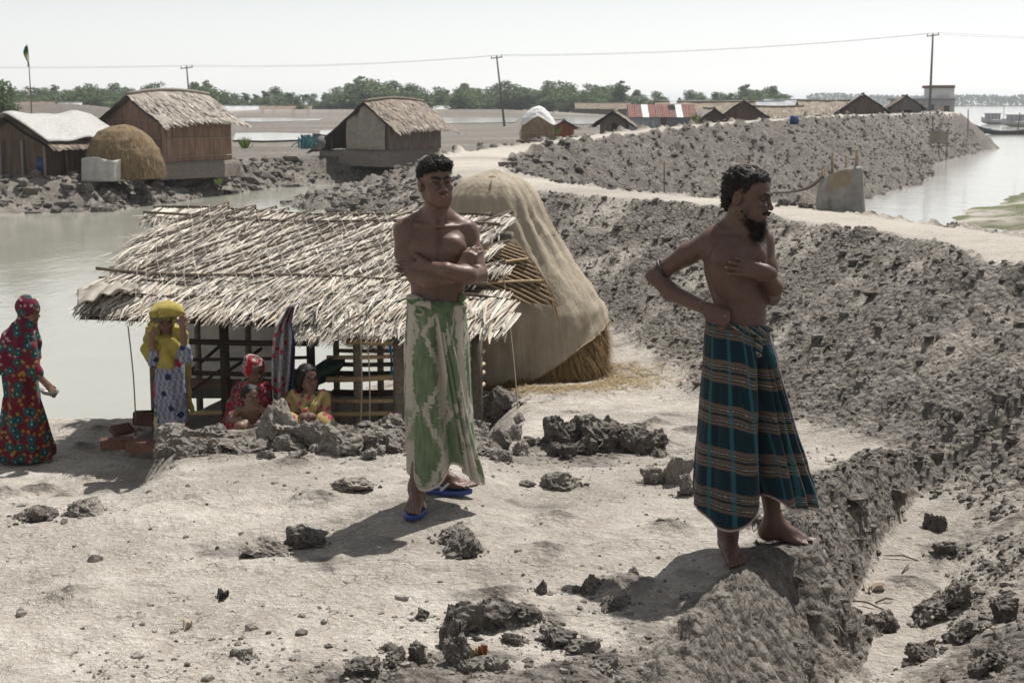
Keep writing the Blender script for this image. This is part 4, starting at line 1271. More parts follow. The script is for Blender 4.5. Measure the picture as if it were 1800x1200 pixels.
def red_woman():
    Y = 11.6
    a_ = lambda px, py, dy=0.0: at(px, py, Y + dy)
    hc = a_(50, 546); HR = head_frame(math.radians(80), math.radians(-10))
    g0 = gz(a_(45, 800)[0], Y)
    B = Body()
    add_head(B, hc, HR, .92, SKW, (.16, .075, .06))
    B.cap(a_(42, 575), a_(34, 610), .05, .10, k=.04)
    B.loft([(a_(30, p)[2], a_(c, p)[0], Y, h * .00464, d) for p, c, h, d in ((600, 36, 26, .09), (640, 36, 28, .10), (690, 36, 24, .10), (720, 36, 28, .11))], k=.04)
    sh, el, wr = a_(52, 612, -.10), a_(58, 650, -.13), a_(82, 675, -.12)
    B.chain([sh, el, wr], [.042, .036, .024], k=.02)
    add_hand(B, wr, (.62, -.1, -.75), (-.5, .5, -.5), 1, s=.9, curl=(40, 42, 45, 48), skin=SKW)
    for (x, dy, d) in ((55, -.03, (.9, -.1, 0)), (12, .08, (.9, -.1, -.25))):
        an = a_(x, 790, dy); an[2] = gz(an[0], an[1]) + .07
        B.chain([a_(36, 700), a_(x, 745, dy), an], [.08, .055, .033], k=.03)
        add_foot(B, an, d, .92, SKW)
    root = link('person', B.mesh('body', h=.0085, hz=[(hc[2] - .12, hc[2] + .13, .006)], base=SKW), M_SKIN)
    tag(root, 'woman walking in a long red flowered dress and headscarf at the water edge', 'person')
    red, teal = (.125, .018, .028), (.020, .085, .088)
    D = Body()
    K = []
    for py, l, r, hd, cy in ((596, 8, 64, .12, 0), (625, 2, 70, .16, 0), (650, 4, 66, .15, 0), (690, 10, 67, .16, 0), (725, 6, 74, .18, 0), (760, 0, 83, .20, 0), (790, -6, 91, .22, 0), (806, -8, 92, .22, 0)):
        p, q = a_(l, py), a_(r, py); K.append((p[2], (p[0] + q[0]) / 2, Y + cy, (q[0] - p[0]) / 2, hd))
    K[-1] = (g0 + .03,) + K[-1][1:]
    D.loft(K, k=.02, fold=lambda a, z: .016 * np.sin(a * 9 + z * 3) * sstep(-.1, -.9, z) + .010 * np.sin(a * 5 - z * 6))
    D.chain([sh, el, el + (wr - el) * .25], [.058, .056, .060], k=.03)
    cf = lambda V: blossoms(V, .3, 9.5, red, teal, (.25, .30, .25), (.30, .20, .05), .34)
    link('dress', D.mesh('dress', h=.010, disp=fold_disp(.006, 40, 8, 3), colfn=cf), M_CLOTHW, root)
    S = Body()
    S.ell(hc + HR @ A3((0, -.016, .030)) * .95, A3((.090, .108, .098)), HR, k=.03)
    S.ell(hc + HR @ A3((0, .0, -.10)), (.085, .075, .07), HR, k=.05)
    K = []
    for py, l, r, hd in ((566, 24, 62, .10), (585, 8, 66, .15), (610, -6, 70, .175), (632, -14, 68, .18), (652, -16, 48, .16)):
        p, q = a_(l, py), a_(r, py); K.append((p[2], (p[0] + q[0]) / 2, Y, (q[0] - p[0]) / 2, hd))
    S.loft(K, k=.05, fold=lambda a, z: .012 * np.sin(a * 8 + z * 10))
    cf2 = lambda V: blossoms(V, .3, 10.5, (.120, .016, .034), teal, (.3, .35, .3), (.34, .25, .24), .33)
    link('headscarf', S.mesh('headscarf', h=.009, disp=fold_disp(.006, 30, 30, 8), cut=scarf_cut(hc, HR, .92, (.050, -.085, .060), .050), colfn=cf2), M_CLOTHW, root)
    # shallow pan in her hand
    c = a_(86, 686, -.13)
    mb = MB(); th = np.linspace(0, 2 * np.pi, 28, endpoint=False)
    prof = [(.0, -.035), (.05, -.032), (.075, -.012), (.084, .006), (.080, .006), (.070, -.010), (.046, -.026), (.0, -.028)]
    Rb = np.array(head_frame(.2, .0, .18))
    P = np.array([[(r * math.cos(t), r * math.sin(t), z) for (r, z) in prof] for t in th]) @ Rb.T + c
    mb.grid(P, (.20, .19, .175), wrap=True)
    o = mb.build('metal_pan', vmat('dull_metal', rough=.4, nscale=30, namp=.2, spec=.6), None, smooth=True, origin=c)
    tag(o, 'shallow grey metal pan carried low by the woman in red', 'pan')
red_woman()

def yellow_girl():
    Y = 11.3
    a_ = lambda px, py, dy=0.0: at(px, py, Y + dy)
    hc = a_(289, 560); HR = head_frame(math.radians(22), math.radians(-22))
    B = Body()
    add_head(B, hc, HR, .88, SKW, (.15, .07, .06))
    B.cap(a_(290, 585), a_(294, 610), .04, .08, k=.03)
    B.loft([(a_(295, p)[2], a_(c, p)[0], Y, h * .00452, d) for p, c, h, d in ((603, 294, 22, .07), (640, 298, 24, .085), (680, 300, 24, .09), (705, 300, 26, .1))], k=.04)
    arms = (([a_(274, 608, -.02), a_(271, 636, -.10), a_(266, 592, -.16)], -1), ([a_(316, 608, -.02), a_(326, 630, -.10), a_(321, 573, -.16)], 1))
    for pts, sg in arms:
        B.chain(pts, [.036, .032, .022], k=.015, g=1 + (sg > 0))
        add_hand(B, pts[2], (0.05 * sg, .1, 1), (-sg * .3, .9, .1), sg, s=.82, curl=(30, 34, 36, 40), skin=SKW, g=1 + (sg > 0))
    for x, dy in ((286, .0), (316, .05)):
        an = a_(x, 780, dy); an[2] = gz(an[0], an[1]) + .07
        B.chain([a_(300, 690), a_(x, 735, dy), an], [.07, .05, .03], k=.03)
        add_foot(B, an, (.2, -1, 0), .85, SKW)
    root = link('person', B.mesh('body', h=.0085, hz=[(hc[2] - .12, hc[2] + .13, .006)], base=SKW), M_SKIN)
    tag(root, 'girl holding a yellow scarf over her head, in a blue and white tunic', 'person')
    D = Body()
    K = []
    for py, l, r, hd in ((603, 274, 316, .085), (630, 271, 324, .105), (660, 272, 326, .11), (700, 272, 329, .125), (732, 275, 332, .135), (746, 277, 331, .13)):
        p, q = a_(l, py), a_(r, py); K.append((p[2], (p[0] + q[0]) / 2, Y, (q[0] - p[0]) / 2, hd))
    D.loft(K, k=.02, fold=lambda a, z: .010 * np.sin(a * 7 + z * 4) * sstep(-.1, -.7, z))
    for pts, sg in arms:
        D.chain([pts[0], pts[1], pts[1] + (pts[2] - pts[1]) * .3], [.050, .050, .046], k=.02)
    def cf(V):
        u = V[:, 0] * 16; v = V[:, 2] * 16
        C = np.tile(A3((.33, .34, .38)), (len(V), 1))
        z = np.sin(V[:, 0] * 150 + 3 * np.sin(V[:, 2] * 60)) * np.sin(V[:, 2] * 150)
        C[z > .05] = (.035, .045, .11)
        C = C * .55 + .45 * A3((.20, .21, .27))
        w1, _, wi = worley(V[:, 0] * 8.5 + 3, V[:, 2] * 8.5, 5)
        C[(w1 < .28) & (wi > .35)] = (.33, .02, .05)
        C[(w1 < .20) & (wi <= .35)] = (.02, .03, .07)
        return C
    link('tunic', D.mesh('tunic', h=.010, disp=fold_disp(.005, 46, 10, 13), colfn=cf), M_CLOTHW, root)
    T = Body()
    for x, dy in ((286, .0), (316, .05)):
        an = a_(x, 780, dy); an[2] = gz(an[0], an[1]) + .05
        T.chain([a_((300 + x) / 2, 710, dy), a_(x, 745, dy), an], [.085, .072, .060], k=.02)
    link('trousers', T.mesh('trousers', h=.011, disp=fold_disp(.008, 60, 12, 17), colfn=lambda V: blossoms(V, .2, 17, (.42, .36, .27), (.02, .13, .13), (.45, .22, .05), (.10, .17, .10), .36)), M_CLOTHW, root)
    S = Body()
    S.ell(hc + HR @ A3((0, -.015, .035)), (.104, .120, .100), HR, k=.03)
    # hood pulled forward over both hands
    S.ell(a_(294, 546, -.075), (.135, .115, .062), head_frame(0, 0, -.10), k=.05)
    S.cap(a_(264, 580, -.16), a_(274, 555, -.13), .016, .045, k=.04); S.cap(a_(325, 551, -.165), a_(310, 546, -.13), .014, .045, k=.04)
    K = []
    for py, l, r, hd, cy in ((575, 258, 322, .10, .03), (595, 252, 326, .12, .02), (615, 250, 328, .135, .0), (632, 258, 322, .125, -.01), (643, 268, 314, .11, -.02)):
        p, q = a_(l, py), a_(r, py); K.append((p[2], (p[0] + q[0]) / 2, Y + cy, (q[0] - p[0]) / 2, hd))
    S.loft(K, k=.05, fold=lambda a, z: .010 * np.sin(a * 7 + z * 30))
    S.chain([a_(322, 590, .12), a_(328, 640, .13), a_(330, 700, .13), a_(338, 722, .13)], [.05, .035, .03, .015], k=.03)
    yel = A3((.36, .29, .075))
    def cy_(V):
        C = np.tile(yel, (len(V), 1)) * (.9 + .25 * fbm(V[:, 0] * 20, V[:, 2] * 20, 3, 3)[:, None])
        q = (V - hc) @ HR / .88
        rim = (q[:, 1] > .05) & (np.abs(q[:, 2] - .055 - .02) < .030) & (fbm(V[:, 0] * 60, V[:, 2] * 60, 2, 9) > -.3) & (q[:, 1] > .10)
        C[rim] = (.10, .10, .06)
        w1, _, wi = worley(V[:, 0] * 9, V[:, 2] * 9, 6)
        m = (np.abs(w1 - .3) < .05) & (wi > .5); C[m] *= .55
        return C
    link('headscarf', S.mesh('headscarf', h=.009, disp=fold_disp(.006, 34, 40, 28), cut=scarf_cut(hc, HR, .88, (.056, -.11, .050), .045), colfn=cy_), M_CLOTHW, root)
yellow_girl()

def sitter(px, head_py, Y, yaw, s, skin, label, lap_py, sh_py, hwid, cloth, hairstyle, pitch=0.0, grin=0.0):
    """a figure squatting on the plinth: head, arms, folded legs; returns root and helpers"""
    a_ = lambda x, py, dy=0.0: at(x, py, Y + dy)
    hc = a_(px, head_py); HR = head_frame(math.radians(yaw), math.radians(pitch))
    B = Body()
    add_head(B, hc, HR, s, skin, tuple(v * .95 for v in skin), grin=grin)
    m = Y / 2500
    B.cap(hc + A3((0, .01, -.09)), a_(px, sh_py), .042 * s, .055 * s, k=.03)
    top = a_(px, sh_py); low = a_(px, lap_py + 12)
    B.loft([(low[2] - .1, top[0], Y + .04, hwid * m * .85, .10 * s), (low[2], top[0], Y + .03, hwid * m * .9, .11 * s), (top[2], top[0], Y, hwid * m * .95, .085 * s)], k=.05)
    return B, hc, HR, a_, m

SEAT_Z = -.86
def seated():
    # woman in a red printed scarf
    skin = (.115, .062, .043)
    B, hc, HR, a_, m = sitter(447, 651, 11.15, 30, .92, skin, '', 735, 690, 34, None, None, pitch=-4, grin=.2)
    for sg in (-1, 1):
        B.chain([a_(447 + 30 * sg, 692), a_(447 + 42 * sg, 735, -.05), a_(447 + 16 * sg, 742, -.20)], [.04, .036, .026], k=.02)
        B.chain([a_(447 + 14 * sg, 760, .05), a_(447 + 26 * sg, 738, -.22), a_(447 + 20 * sg, 790, -.2)], [.08, .06, .045], k=.03)
        add_hand(B, a_(447 + 16 * sg, 742, -.20), (-sg * .8, -.5, -.1), (0, .3, -1), sg, s=.85, curl=(25,) * 4, skin=skin)
        ft = a_(447 + 20 * sg, 790, -.2); ft[2] = SEAT_Z + .05
        add_foot(B, ft, (.1 * sg, -1, 0), .85, skin)
    root = link('person', B.mesh('body', h=.009, hz=[(hc[2] - .11, hc[2] + .12, .006)], base=skin), M_SKIN)
    tag(root, 'woman in a red printed headscarf crouching behind the small bare-chested child', 'person')
    S = Body()
    S.ell(hc + HR @ A3((0, -.018, .030)), (.094, .112, .100), HR, k=.03)
    K = [(a_(447, py)[2], a_((l + r) / 2, py)[0], 11.15 + cy, (r - l) / 2 * m, hd) for py, l, r, hd, cy in ((672, 420, 474, .09, .0), (690, 408, 486, .13, 0), (715, 398, 492, .16, .0), (745, 392, 494, .22, -.03), (790, 390, 496, .26, -.05))]
    S.loft(K, k=.05, fold=lambda a, z: .012 * np.sin(a * 8 + z * 14))
    for sg in (-1, 1): S.chain([a_(447 + 14 * sg, 760, .05), a_(447 + 26 * sg, 738, -.22), a_(447 + 20 * sg, 788, -.2)], [.11, .085, .075], k=.05)
    def cf(V):
        C = blossoms(V, .2, 24, (.10, .022, .030), (.30, .02, .035), (.40, .36, .34), (.24, .23, .24), .36)
        q = (V - hc) @ HR / .92
        hd = q[:, 2] > -.10
        st = np.sin(q[:, 2] * 170 + q[:, 1] * 110)
        C[hd & (st > .1)] = (.36, .30, .26)
        C[hd & (q[:, 1] > .035) & (np.abs(q[:, 0]) > .045)] = (.32, .012, .02)
        return C
    link('headscarf', S.mesh('headscarf', h=.009, disp=fold_disp(.006, 30, 40, 38), cut=scarf_cut(hc, HR, .92, (.054, -.10, .055), .040), colfn=cf), M_CLOTHW, root)
    # child
    skin = (.13, .072, .05)
    B, hc, HR, a_, m = sitter(441, 697, 10.75, 32, .80, skin, '', 745, 717, 19, None, None, pitch=0)
    for sg in (-1, 1):
        e = a_(441 + 34 * sg, 736, -.04)
        w = a_(441 + 12 * sg + 4, 742, -.16)
        B.chain([a_(441 + 19 * sg, 720), e, w], [.030, .026, .020], k=.015)
        add_hand(B, w, (-sg * .6, -.5, -.5), (0, .4, -1), sg, s=.62, curl=(30,) * 4, skin=skin)
        B.chain([a_(441 + 8 * sg, 765, .05), a_(441 + 18 * sg, 752, -.20), a_(441 + 12 * sg, 792, -.18)], [.06, .045, .032], k=.03)
        ft = a_(441 + 12 * sg, 792, -.18); ft[2] = SEAT_Z + .04
        add_foot(B, ft, (.1 * sg, -1, 0), .62, skin)
    root = link('person', B.mesh('body', h=.008, hz=[(hc[2] - .11, hc[2] + .11, .0055)], base=skin), M_SKIN)
    tag(root, 'small bare-chested child with dark hair leaning on the mud lumps', 'person')
    Hb = Body(); Hb.ell(hc + HR @ A3((0, -.018, .034)) * .8, A3((.083, .100, .084)) * .83, HR, k=.02); Hb.ell(hc + HR @ A3((0, -.055, -.03)) * .8, A3((.072, .04, .06)) * .8, HR, k=.03)
    def cut(P):
        q = (P - hc) @ HR / .8
        return np.where(q[:, 1] > .03, .040 - q[:, 2], np.where(q[:, 1] > -.02, -.01 - q[:, 2], -1))
    hm = Hb.mesh('hair', h=.006, base=(.012, .009, .008), cut=cut, disp=lambda P: .006 * noise3(P, 40, 3))
    hair = link('hair', hm, M_HAIR, root)
    # young woman in yellow
    skin = (.135, .074, .052)
    B, hc, HR, a_, m = sitter(541, 664, 11.0, 33, .92, skin, '', 738, 692, 30, None, None, pitch=-2, grin=.45)
    for sg in (-1, 1):
        e = a_(541 + 31 * sg, 733, -.06); w = a_(541 + 8 * sg, 738, -.22)
        B.chain([a_(541 + 27 * sg, 696), e, w], [.036, .033, .024], k=.02, g=1)
        add_hand(B, w, (-sg * .7, -.3, .55), (-sg * .2, .5, -.5), sg, s=.82, curl=(45, 48, 50, 52), skin=skin, g=1)
        B.chain([a_(541 + 12 * sg, 765, .05), a_(541 + 30 * sg, 745, -.22), a_(541 + 22 * sg, 790, -.18)], [.075, .055, .04], k=.03)
        ft = a_(541 + 22 * sg, 790, -.18); ft[2] = SEAT_Z + .05
        add_foot(B, ft, (.1 * sg, -1, 0), .85, skin)
    root = link('person', B.mesh('body', h=.0085, hz=[(hc[2] - .11, hc[2] + .12, .006)], base=skin), M_SKIN)
    tag(root, 'smiling young woman in a yellow dotted tunic crouching with clasped hands', 'person')
    Hb = Body(); Hb.ell(hc + HR @ A3((0, -.02, .036)) * .92, (.080, .098, .080), HR, k=.02)
    Hb.ell(hc + HR @ A3((0, -.055, -.04)), (.082, .05, .09), HR, k=.03)
    for sg in (-1, 1):
        Hb.chain([hc + HR @ A3((sg * .06, .03, .055)), hc + HR @ A3((sg * .076, .0, -.02)), hc + HR @ A3((sg * .07, -.01, -.115))], [.022, .024, .018], k=.02)
    def cut2(P):
        q = (P - hc) @ HR / .92
        face = np.minimum(np.minimum(q[:, 1] - .02, .052 + .0 * q[:, 1] - np.abs(q[:, 0])), .058 - .55 * np.abs(q[:, 0]) - q[:, 2])
        return face
    hair = link('hair', Hb.mesh('hair', h=.0065, base=(.010, .008, .007), cut=cut2, disp=lambda P: .003 * noise3(P, 50, 3)), M_HAIR, root)
    D = Body()
    K = [(a_(541, py)[2], a_((l + r) / 2, py)[0], 11.0 + cy, (r - l) / 2 * m, hd) for py, l, r, hd, cy in ((690, 519, 563, .085, .01), (700, 509, 571, .11, 0), (722, 510, 570, .13, .0), (750, 504, 576, .19, -.04), (790, 500, 580, .25, -.06))]
    D.loft(K, k=.03, fold=lambda a, z: .010 * np.sin(a * 9 + z * 8))
    for sg in (-1, 1): D.chain([a_(541 + 12 * sg, 765, .05), a_(541 + 30 * sg, 745, -.22), a_(541 + 22 * sg, 788, -.18)], [.10, .08, .07], k=.05)
    for sg in (-1, 1):
        e = a_(541 + 31 * sg, 733, -.06)
        sh = a_(541 + 27 * sg, 696)
        D.chain([sh, sh + (e - sh) * .7], [.050, .056], k=.02)
    # loose shawl ends crossing on the chest
    D.chain([a_(515, 692, -.06), a_(538, 722, -.15), a_(548, 745, -.19)], [.030, .035, .03], k=.02); D.chain([a_(566, 692, -.06), a_(552, 715, -.14), a_(545, 740, -.18)], [.030, .03, .025], k=.02)
    def cf3(V):
        C = np.tile(A3((.36, .28, .12)), (len(V), 1))
        w1, _, wi = worley(V[:, 0] * 17, V[:, 2] * 17, 7)
        C[(w1 < .30) & (wi > .25)] = (.34, .05, .10)
        return C
    link('tunic', D.mesh('tunic', h=.009, disp=fold_disp(.006, 40, 30, 48), colfn=cf3), M_CLOTHW, root)
seated()
# ------------------------------------------------------------------ near hut with palm thatch
M_LEAF = vmat('dry_palm_leaf', rough=.72, nscale=26, namp=.28, bstr=.3, bdist=.004, spec=.25, trans=.10, stretch=(1, 6, 1))
M_BAMBOO = vmat('bamboo', rough=.6, nscale=30, namp=.3, bstr=.3, bdist=.004, spec=.3)
M_WOOD = vmat('weathered_wood', rough=.85, nscale=25, namp=.4, bstr=.5, bdist=.006, spec=.15)
M_TARP = vmat('plastic_sheet', rough=.55, nscale=9, namp=.22, bstr=.5, bdist=.01, spec=.35, trans=.35)
M_MUDV = vmat('dried_mud', rough=.9, nscale=14, namp=.35, bstr=.8, bdist=.02, spec=.15)
M_ROPE = vmat('rope', rough=.9, nscale=90, namp=.3, bstr=.4, spec=.1)
M_BRICK = vmat('old_brick', rough=.9, nscale=40, namp=.35, bstr=.6, bdist=.006, spec=.1)

RL, RR = at(285, 381, 14.0), at(888, 399, 12.6)
EL, ER = at(126, 560, 11.8), at(846, 588, 10.85)
BL = 2 * RL - EL; BL[2] = EL[2]
BR = at(972, 528, 13.9)
hut = empty('thatched_hut', ((EL[0] + ER[0]) / 2, 12.3, -1.05), 'low hut roofed with bleached palm fronds, standing on the pond shore', 'hut')
HO = np.array(hut.location)

def hpart(mb, name, mat, smooth=False, parent=None):
    mb.v = [v - HO for v in mb.v]
    return link(name, mb.mesh(name, smooth), mat, parent or hut)

def roofpt(s, t, lift=0.0):
    """front slope: s along the ridge, t down to the eave"""
    a = RL + (RR - RL) * s; b = EL + (ER - EL) * s
    n = np.cross(RR - RL, b - a); n /= np.linalg.norm(n)
    if n[2] < 0: n = -n
    sag = -.05 * math.sin(math.pi * s) * (1 - t) * .6 + .06 * math.sin(math.pi * t) * .4
    return a + (b - a) * t + n * (lift + sag) + A3((0, 0, .012 * math.sin(9 * s + 5 * t)))

def roof_base():
    mb = MB()
    for (A, Bq, Cq, Dq) in ((RL, RR, EL, ER), (RL, RR, BL, BR)):
        P = np.array([[(A + (Bq - A) * s) * (1 - t) + (Cq + (Dq - Cq) * s) * t for t in np.linspace(0, .97, 12)] for s in np.linspace(0.01, .985, 24)])
        P2 = P.copy(); P2[..., 2] -= .035
        mb.grid(P, (.16, .13, .10)); mb.grid(P2[::-1], (.14, .11, .085))
    hpart(mb, 'roof_sheet', M_LEAF)
    # split bamboo ribs under the far slope, seen at the open gable
    for i in range(26):
        mb = MB()
        s = .62 + .37 * i / 25
        a = RL + (RR - RL) * s; b = BL + (BR - BL) * s
        mb.tube([a + A3((0, 0, -.055)), (a + b) / 2 + A3((0, 0, -.05)), b + A3((0, 0, -.03))], .011, 5, (.26, .18, .10))
        hpart(mb, 'roof_rib', M_BAMBOO, True)
    for t in (.25, .5, .75, .95):
        mb = MB(); a = RL + (BL - RL) * t; b = RR + (BR - RR) * t
        mb.tube([a + A3((0, 0, -.075)), b + (b - a) * .012 + A3((0, 0, -.075))], .014, 6, (.33, .24, .14)); hpart(mb, 'purlin', M_BAMBOO, True)
roof_base()

def awning():
    # mat of split bamboo hanging out at the right gable, leaf ends along its edge
    A_, B_, C_, D_ = at(846, 436, 11.9), at(905, 424, 12.25), at(982, 542, 12.05), at(846, 530, 11.75)
    f = lambda u, v: (A_ * (1 - u) + B_ * u) * (1 - v) + (D_ * (1 - u) + C_ * u) * v + A3((0, .06 * math.sin(u * 3.1) * math.sin(v * 3.1), .05 * math.sin(v * 3.1) * u))
    mb = MB(); mb.grid(np.array([[f(u, v) + A3((0, .03, .02)) for v in np.linspace(0, 1, 12)] for u in np.linspace(0, 1, 12)]), (.12, .088, .055)); hpart(mb, 'gable_mat', M_LEAF)
    for i in range(22):
        k = i / 21.0 * 1.8 - .4
        pts = [f(u, k + .55 * u) for u in np.linspace(0, 1, 12) if 0 <= k + .55 * u <= 1]
        if len(pts) > 2:
            mb = MB(); mb.tube([p + A3((0, -.012, 0)) for p in pts], .008, 5, A3((.30, .215, .125)) * (.8 + .4 * ((i * 7) % 5) / 5)); hpart(mb, 'gable_slat', M_BAMBOO, True)
    for v in (.33, .66):
        mb = MB(); mb.tube([f(u, v) + A3((0, -.03, 0)) for u in np.linspace(0, .97, 8)], .012, 6, (.36, .26, .15)); hpart(mb, 'gable_batten', M_BAMBOO, True)
    r = np.random.RandomState(3)
    for i in range(70):
        v = r.rand(); p = f(1.0 - .05 * r.rand(), v); d = A3((r.uniform(.0, .5), r.uniform(-.2, .1), -1)); d /= np.linalg.norm(d); L = r.uniform(.10, .26); w = r.uniform(.005, .01)
        sd_ = np.cross(d, (0, 1, 0)); mb = MB() if i == 0 else mb
        mb.add([p - sd_ * w, p + sd_ * w, p + d * L], None, [(0, 1, 2)], A3((.40, .30, .19)) * r.uniform(.5, 1.4))
    tag(hpart(mb, 'gable_fringe', M_LEAF), kind='stuff')
awning()

def frond_mesh(seed, kind):
    """midrib along +x, leaflets on both sides (diag) or hanging to -y (skirt)"""
    r = np.random.RandomState(seed); mb = MB()
    L = 1.15 if kind == 'diag' else .85
    mb.tube([(-L / 2, 0, .022), (0, 0, .038), (L / 2, 0, .020)], [.017, .013, .006], 5, (.12, .092, .07), cap=False)
    n = 78 if kind == 'diag' else 76
    for i in range(n):
        x = -L / 2 + L * (i + r.rand()) / n
        if kind == 'diag':
            sg = 1 if r.rand() < .86 else -1
            ang = (r.uniform(.42, .60) if sg > 0 else r.uniform(.10, .35)) * sg
            ln = r.uniform(.32, .52)
            d = np.array((math.cos(ang), math.sin(ang), r.uniform(-.05, .05)))
        else:
            d = np.array((r.normal(-.05, .09), -1, r.uniform(-.10, .03))); ln = r.uniform(.28, .44)
        d /= np.linalg.norm(d)
        w = r.uniform(.010, .0175)
        sd = np.cross(d, (0, 0, 1)); sd /= np.linalg.norm(sd)
        tw = r.uniform(-.22, .22); up = np.cross(sd, d)
        sd = sd * math.cos(tw) + up * math.sin(tw)
        p0 = np.array((x, 0, .010 + r.uniform(0, .022)))
        bend = sd * r.normal() * .05
        cen = [p0 + d * ln * q + bend * q * q + A3((0, 0, -.05 * q * q * r.uniform(-.2, 1.0))) for q in (0, .35, .7, 1.0)]
        ws = (w * .7, w, w * .85, w * .2)
        P = np.array([[c - sd * q, c + up * q * .3, c + sd * q] for c, q in zip(cen, ws)])
        tone = r.choice([.28, .6, .95, 1, 1.05, 1.12]) * r.uniform(.88, 1.1)
        base = A3((.66, .605, .52)) if r.rand() < .76 else A3((.48, .405, .32))
        mb.grid(P, np.clip(base * tone, .04, .76))
    me = mb.mesh('palm_frond')
    me.materials.append(M_LEAF)
    return me

def place_fronds():
    rs = np.random.RandomState(11)
    diag = [frond_mesh(100 + i, 'diag') for i in range(7)]; skirt = [frond_mesh(200 + i, 'skirt') for i in range(6)]
    T = EL + (ER - EL) * .5 - (RL + (RR - RL) * .5); T /= np.linalg.norm(T)
    S = (RR - RL) / np.linalg.norm(RR - RL)
    Nn = np.cross(S, T); Nn = Nn if Nn[2] > 0 else -Nn
    def put(me, p, ang, lift, tilt=0.0, sc=1.0):
        x = math.cos(ang) * S + math.sin(ang) * T; y = np.cross(Nn, x)
        M = Matrix(((x[0], y[0], Nn[0], 0), (x[1], y[1], Nn[1], 0), (x[2], y[2], Nn[2], 0), (0, 0, 0, 1)))
        o = link('palm_frond', me, None, hut)
        p = p + Nn * lift - HO
        o.matrix_basis = Matrix.Translation(Vector(p)) @ M @ Matrix.Rotation(tilt, 4, 'Y') @ Matrix.Diagonal((sc, sc, 1, 1))
    # eave skirt first (lowest), leaving the gap in the middle, then upward
    for row, (t, lift, n) in enumerate(((.82, .010, 16), (.72, .030, 16))):
        for i in range(n):
            s = (i + .5 + rs.uniform(-.25, .25)) / n
            s = .085 + s * .915; tt = t
            if .50 < s < .63 and row == 0: continue
            if .50 < s < .63: tt = t - .10
            put(skirt[rs.randint(6)], roofpt(s, tt + rs.uniform(-.02, .02) + (.04 if s > .63 else 0)), rs.uniform(-.06, .06), lift, rs.uniform(-.03, .03), rs.uniform(.9, 1.05))
    for row, (t, lift, n) in enumerate(((.60, .055, 20), (.44, .07, 20), (.28, .085, 20), (.14, .095, 20))):
        for i in range(n):
            s = (i + .5 + rs.uniform(-.35, .35)) / n
            s = min(max(s, .13), .93)
            put(diag[rs.randint(7)], roofpt(s, t + rs.uniform(-.03, .03)), math.pi - rs.uniform(.70, .90), lift + rs.uniform(-.006, .010), rs.uniform(-.02, .03), rs.uniform(.72, .95))
    for i in range(17):
        s = (i + .5 + rs.uniform(-.3, .3)) / 17
        put(skirt[rs.randint(6)], roofpt(min(max(s, .11), .93), .02), rs.uniform(-.08, .08), .10, 0, .95)
    # loose leaves hanging at the right verge and under the eave
    for s, t in ((.985, .35), (.99, .6), (.985, .8), (.60, .92), (.62, .96), (.90, .93)):
        put(skirt[rs.randint(6)], roofpt(s, t) - A3((0, 0, .05)), rs.uniform(-.1, .1), .0, .0, .55)
place_fronds()

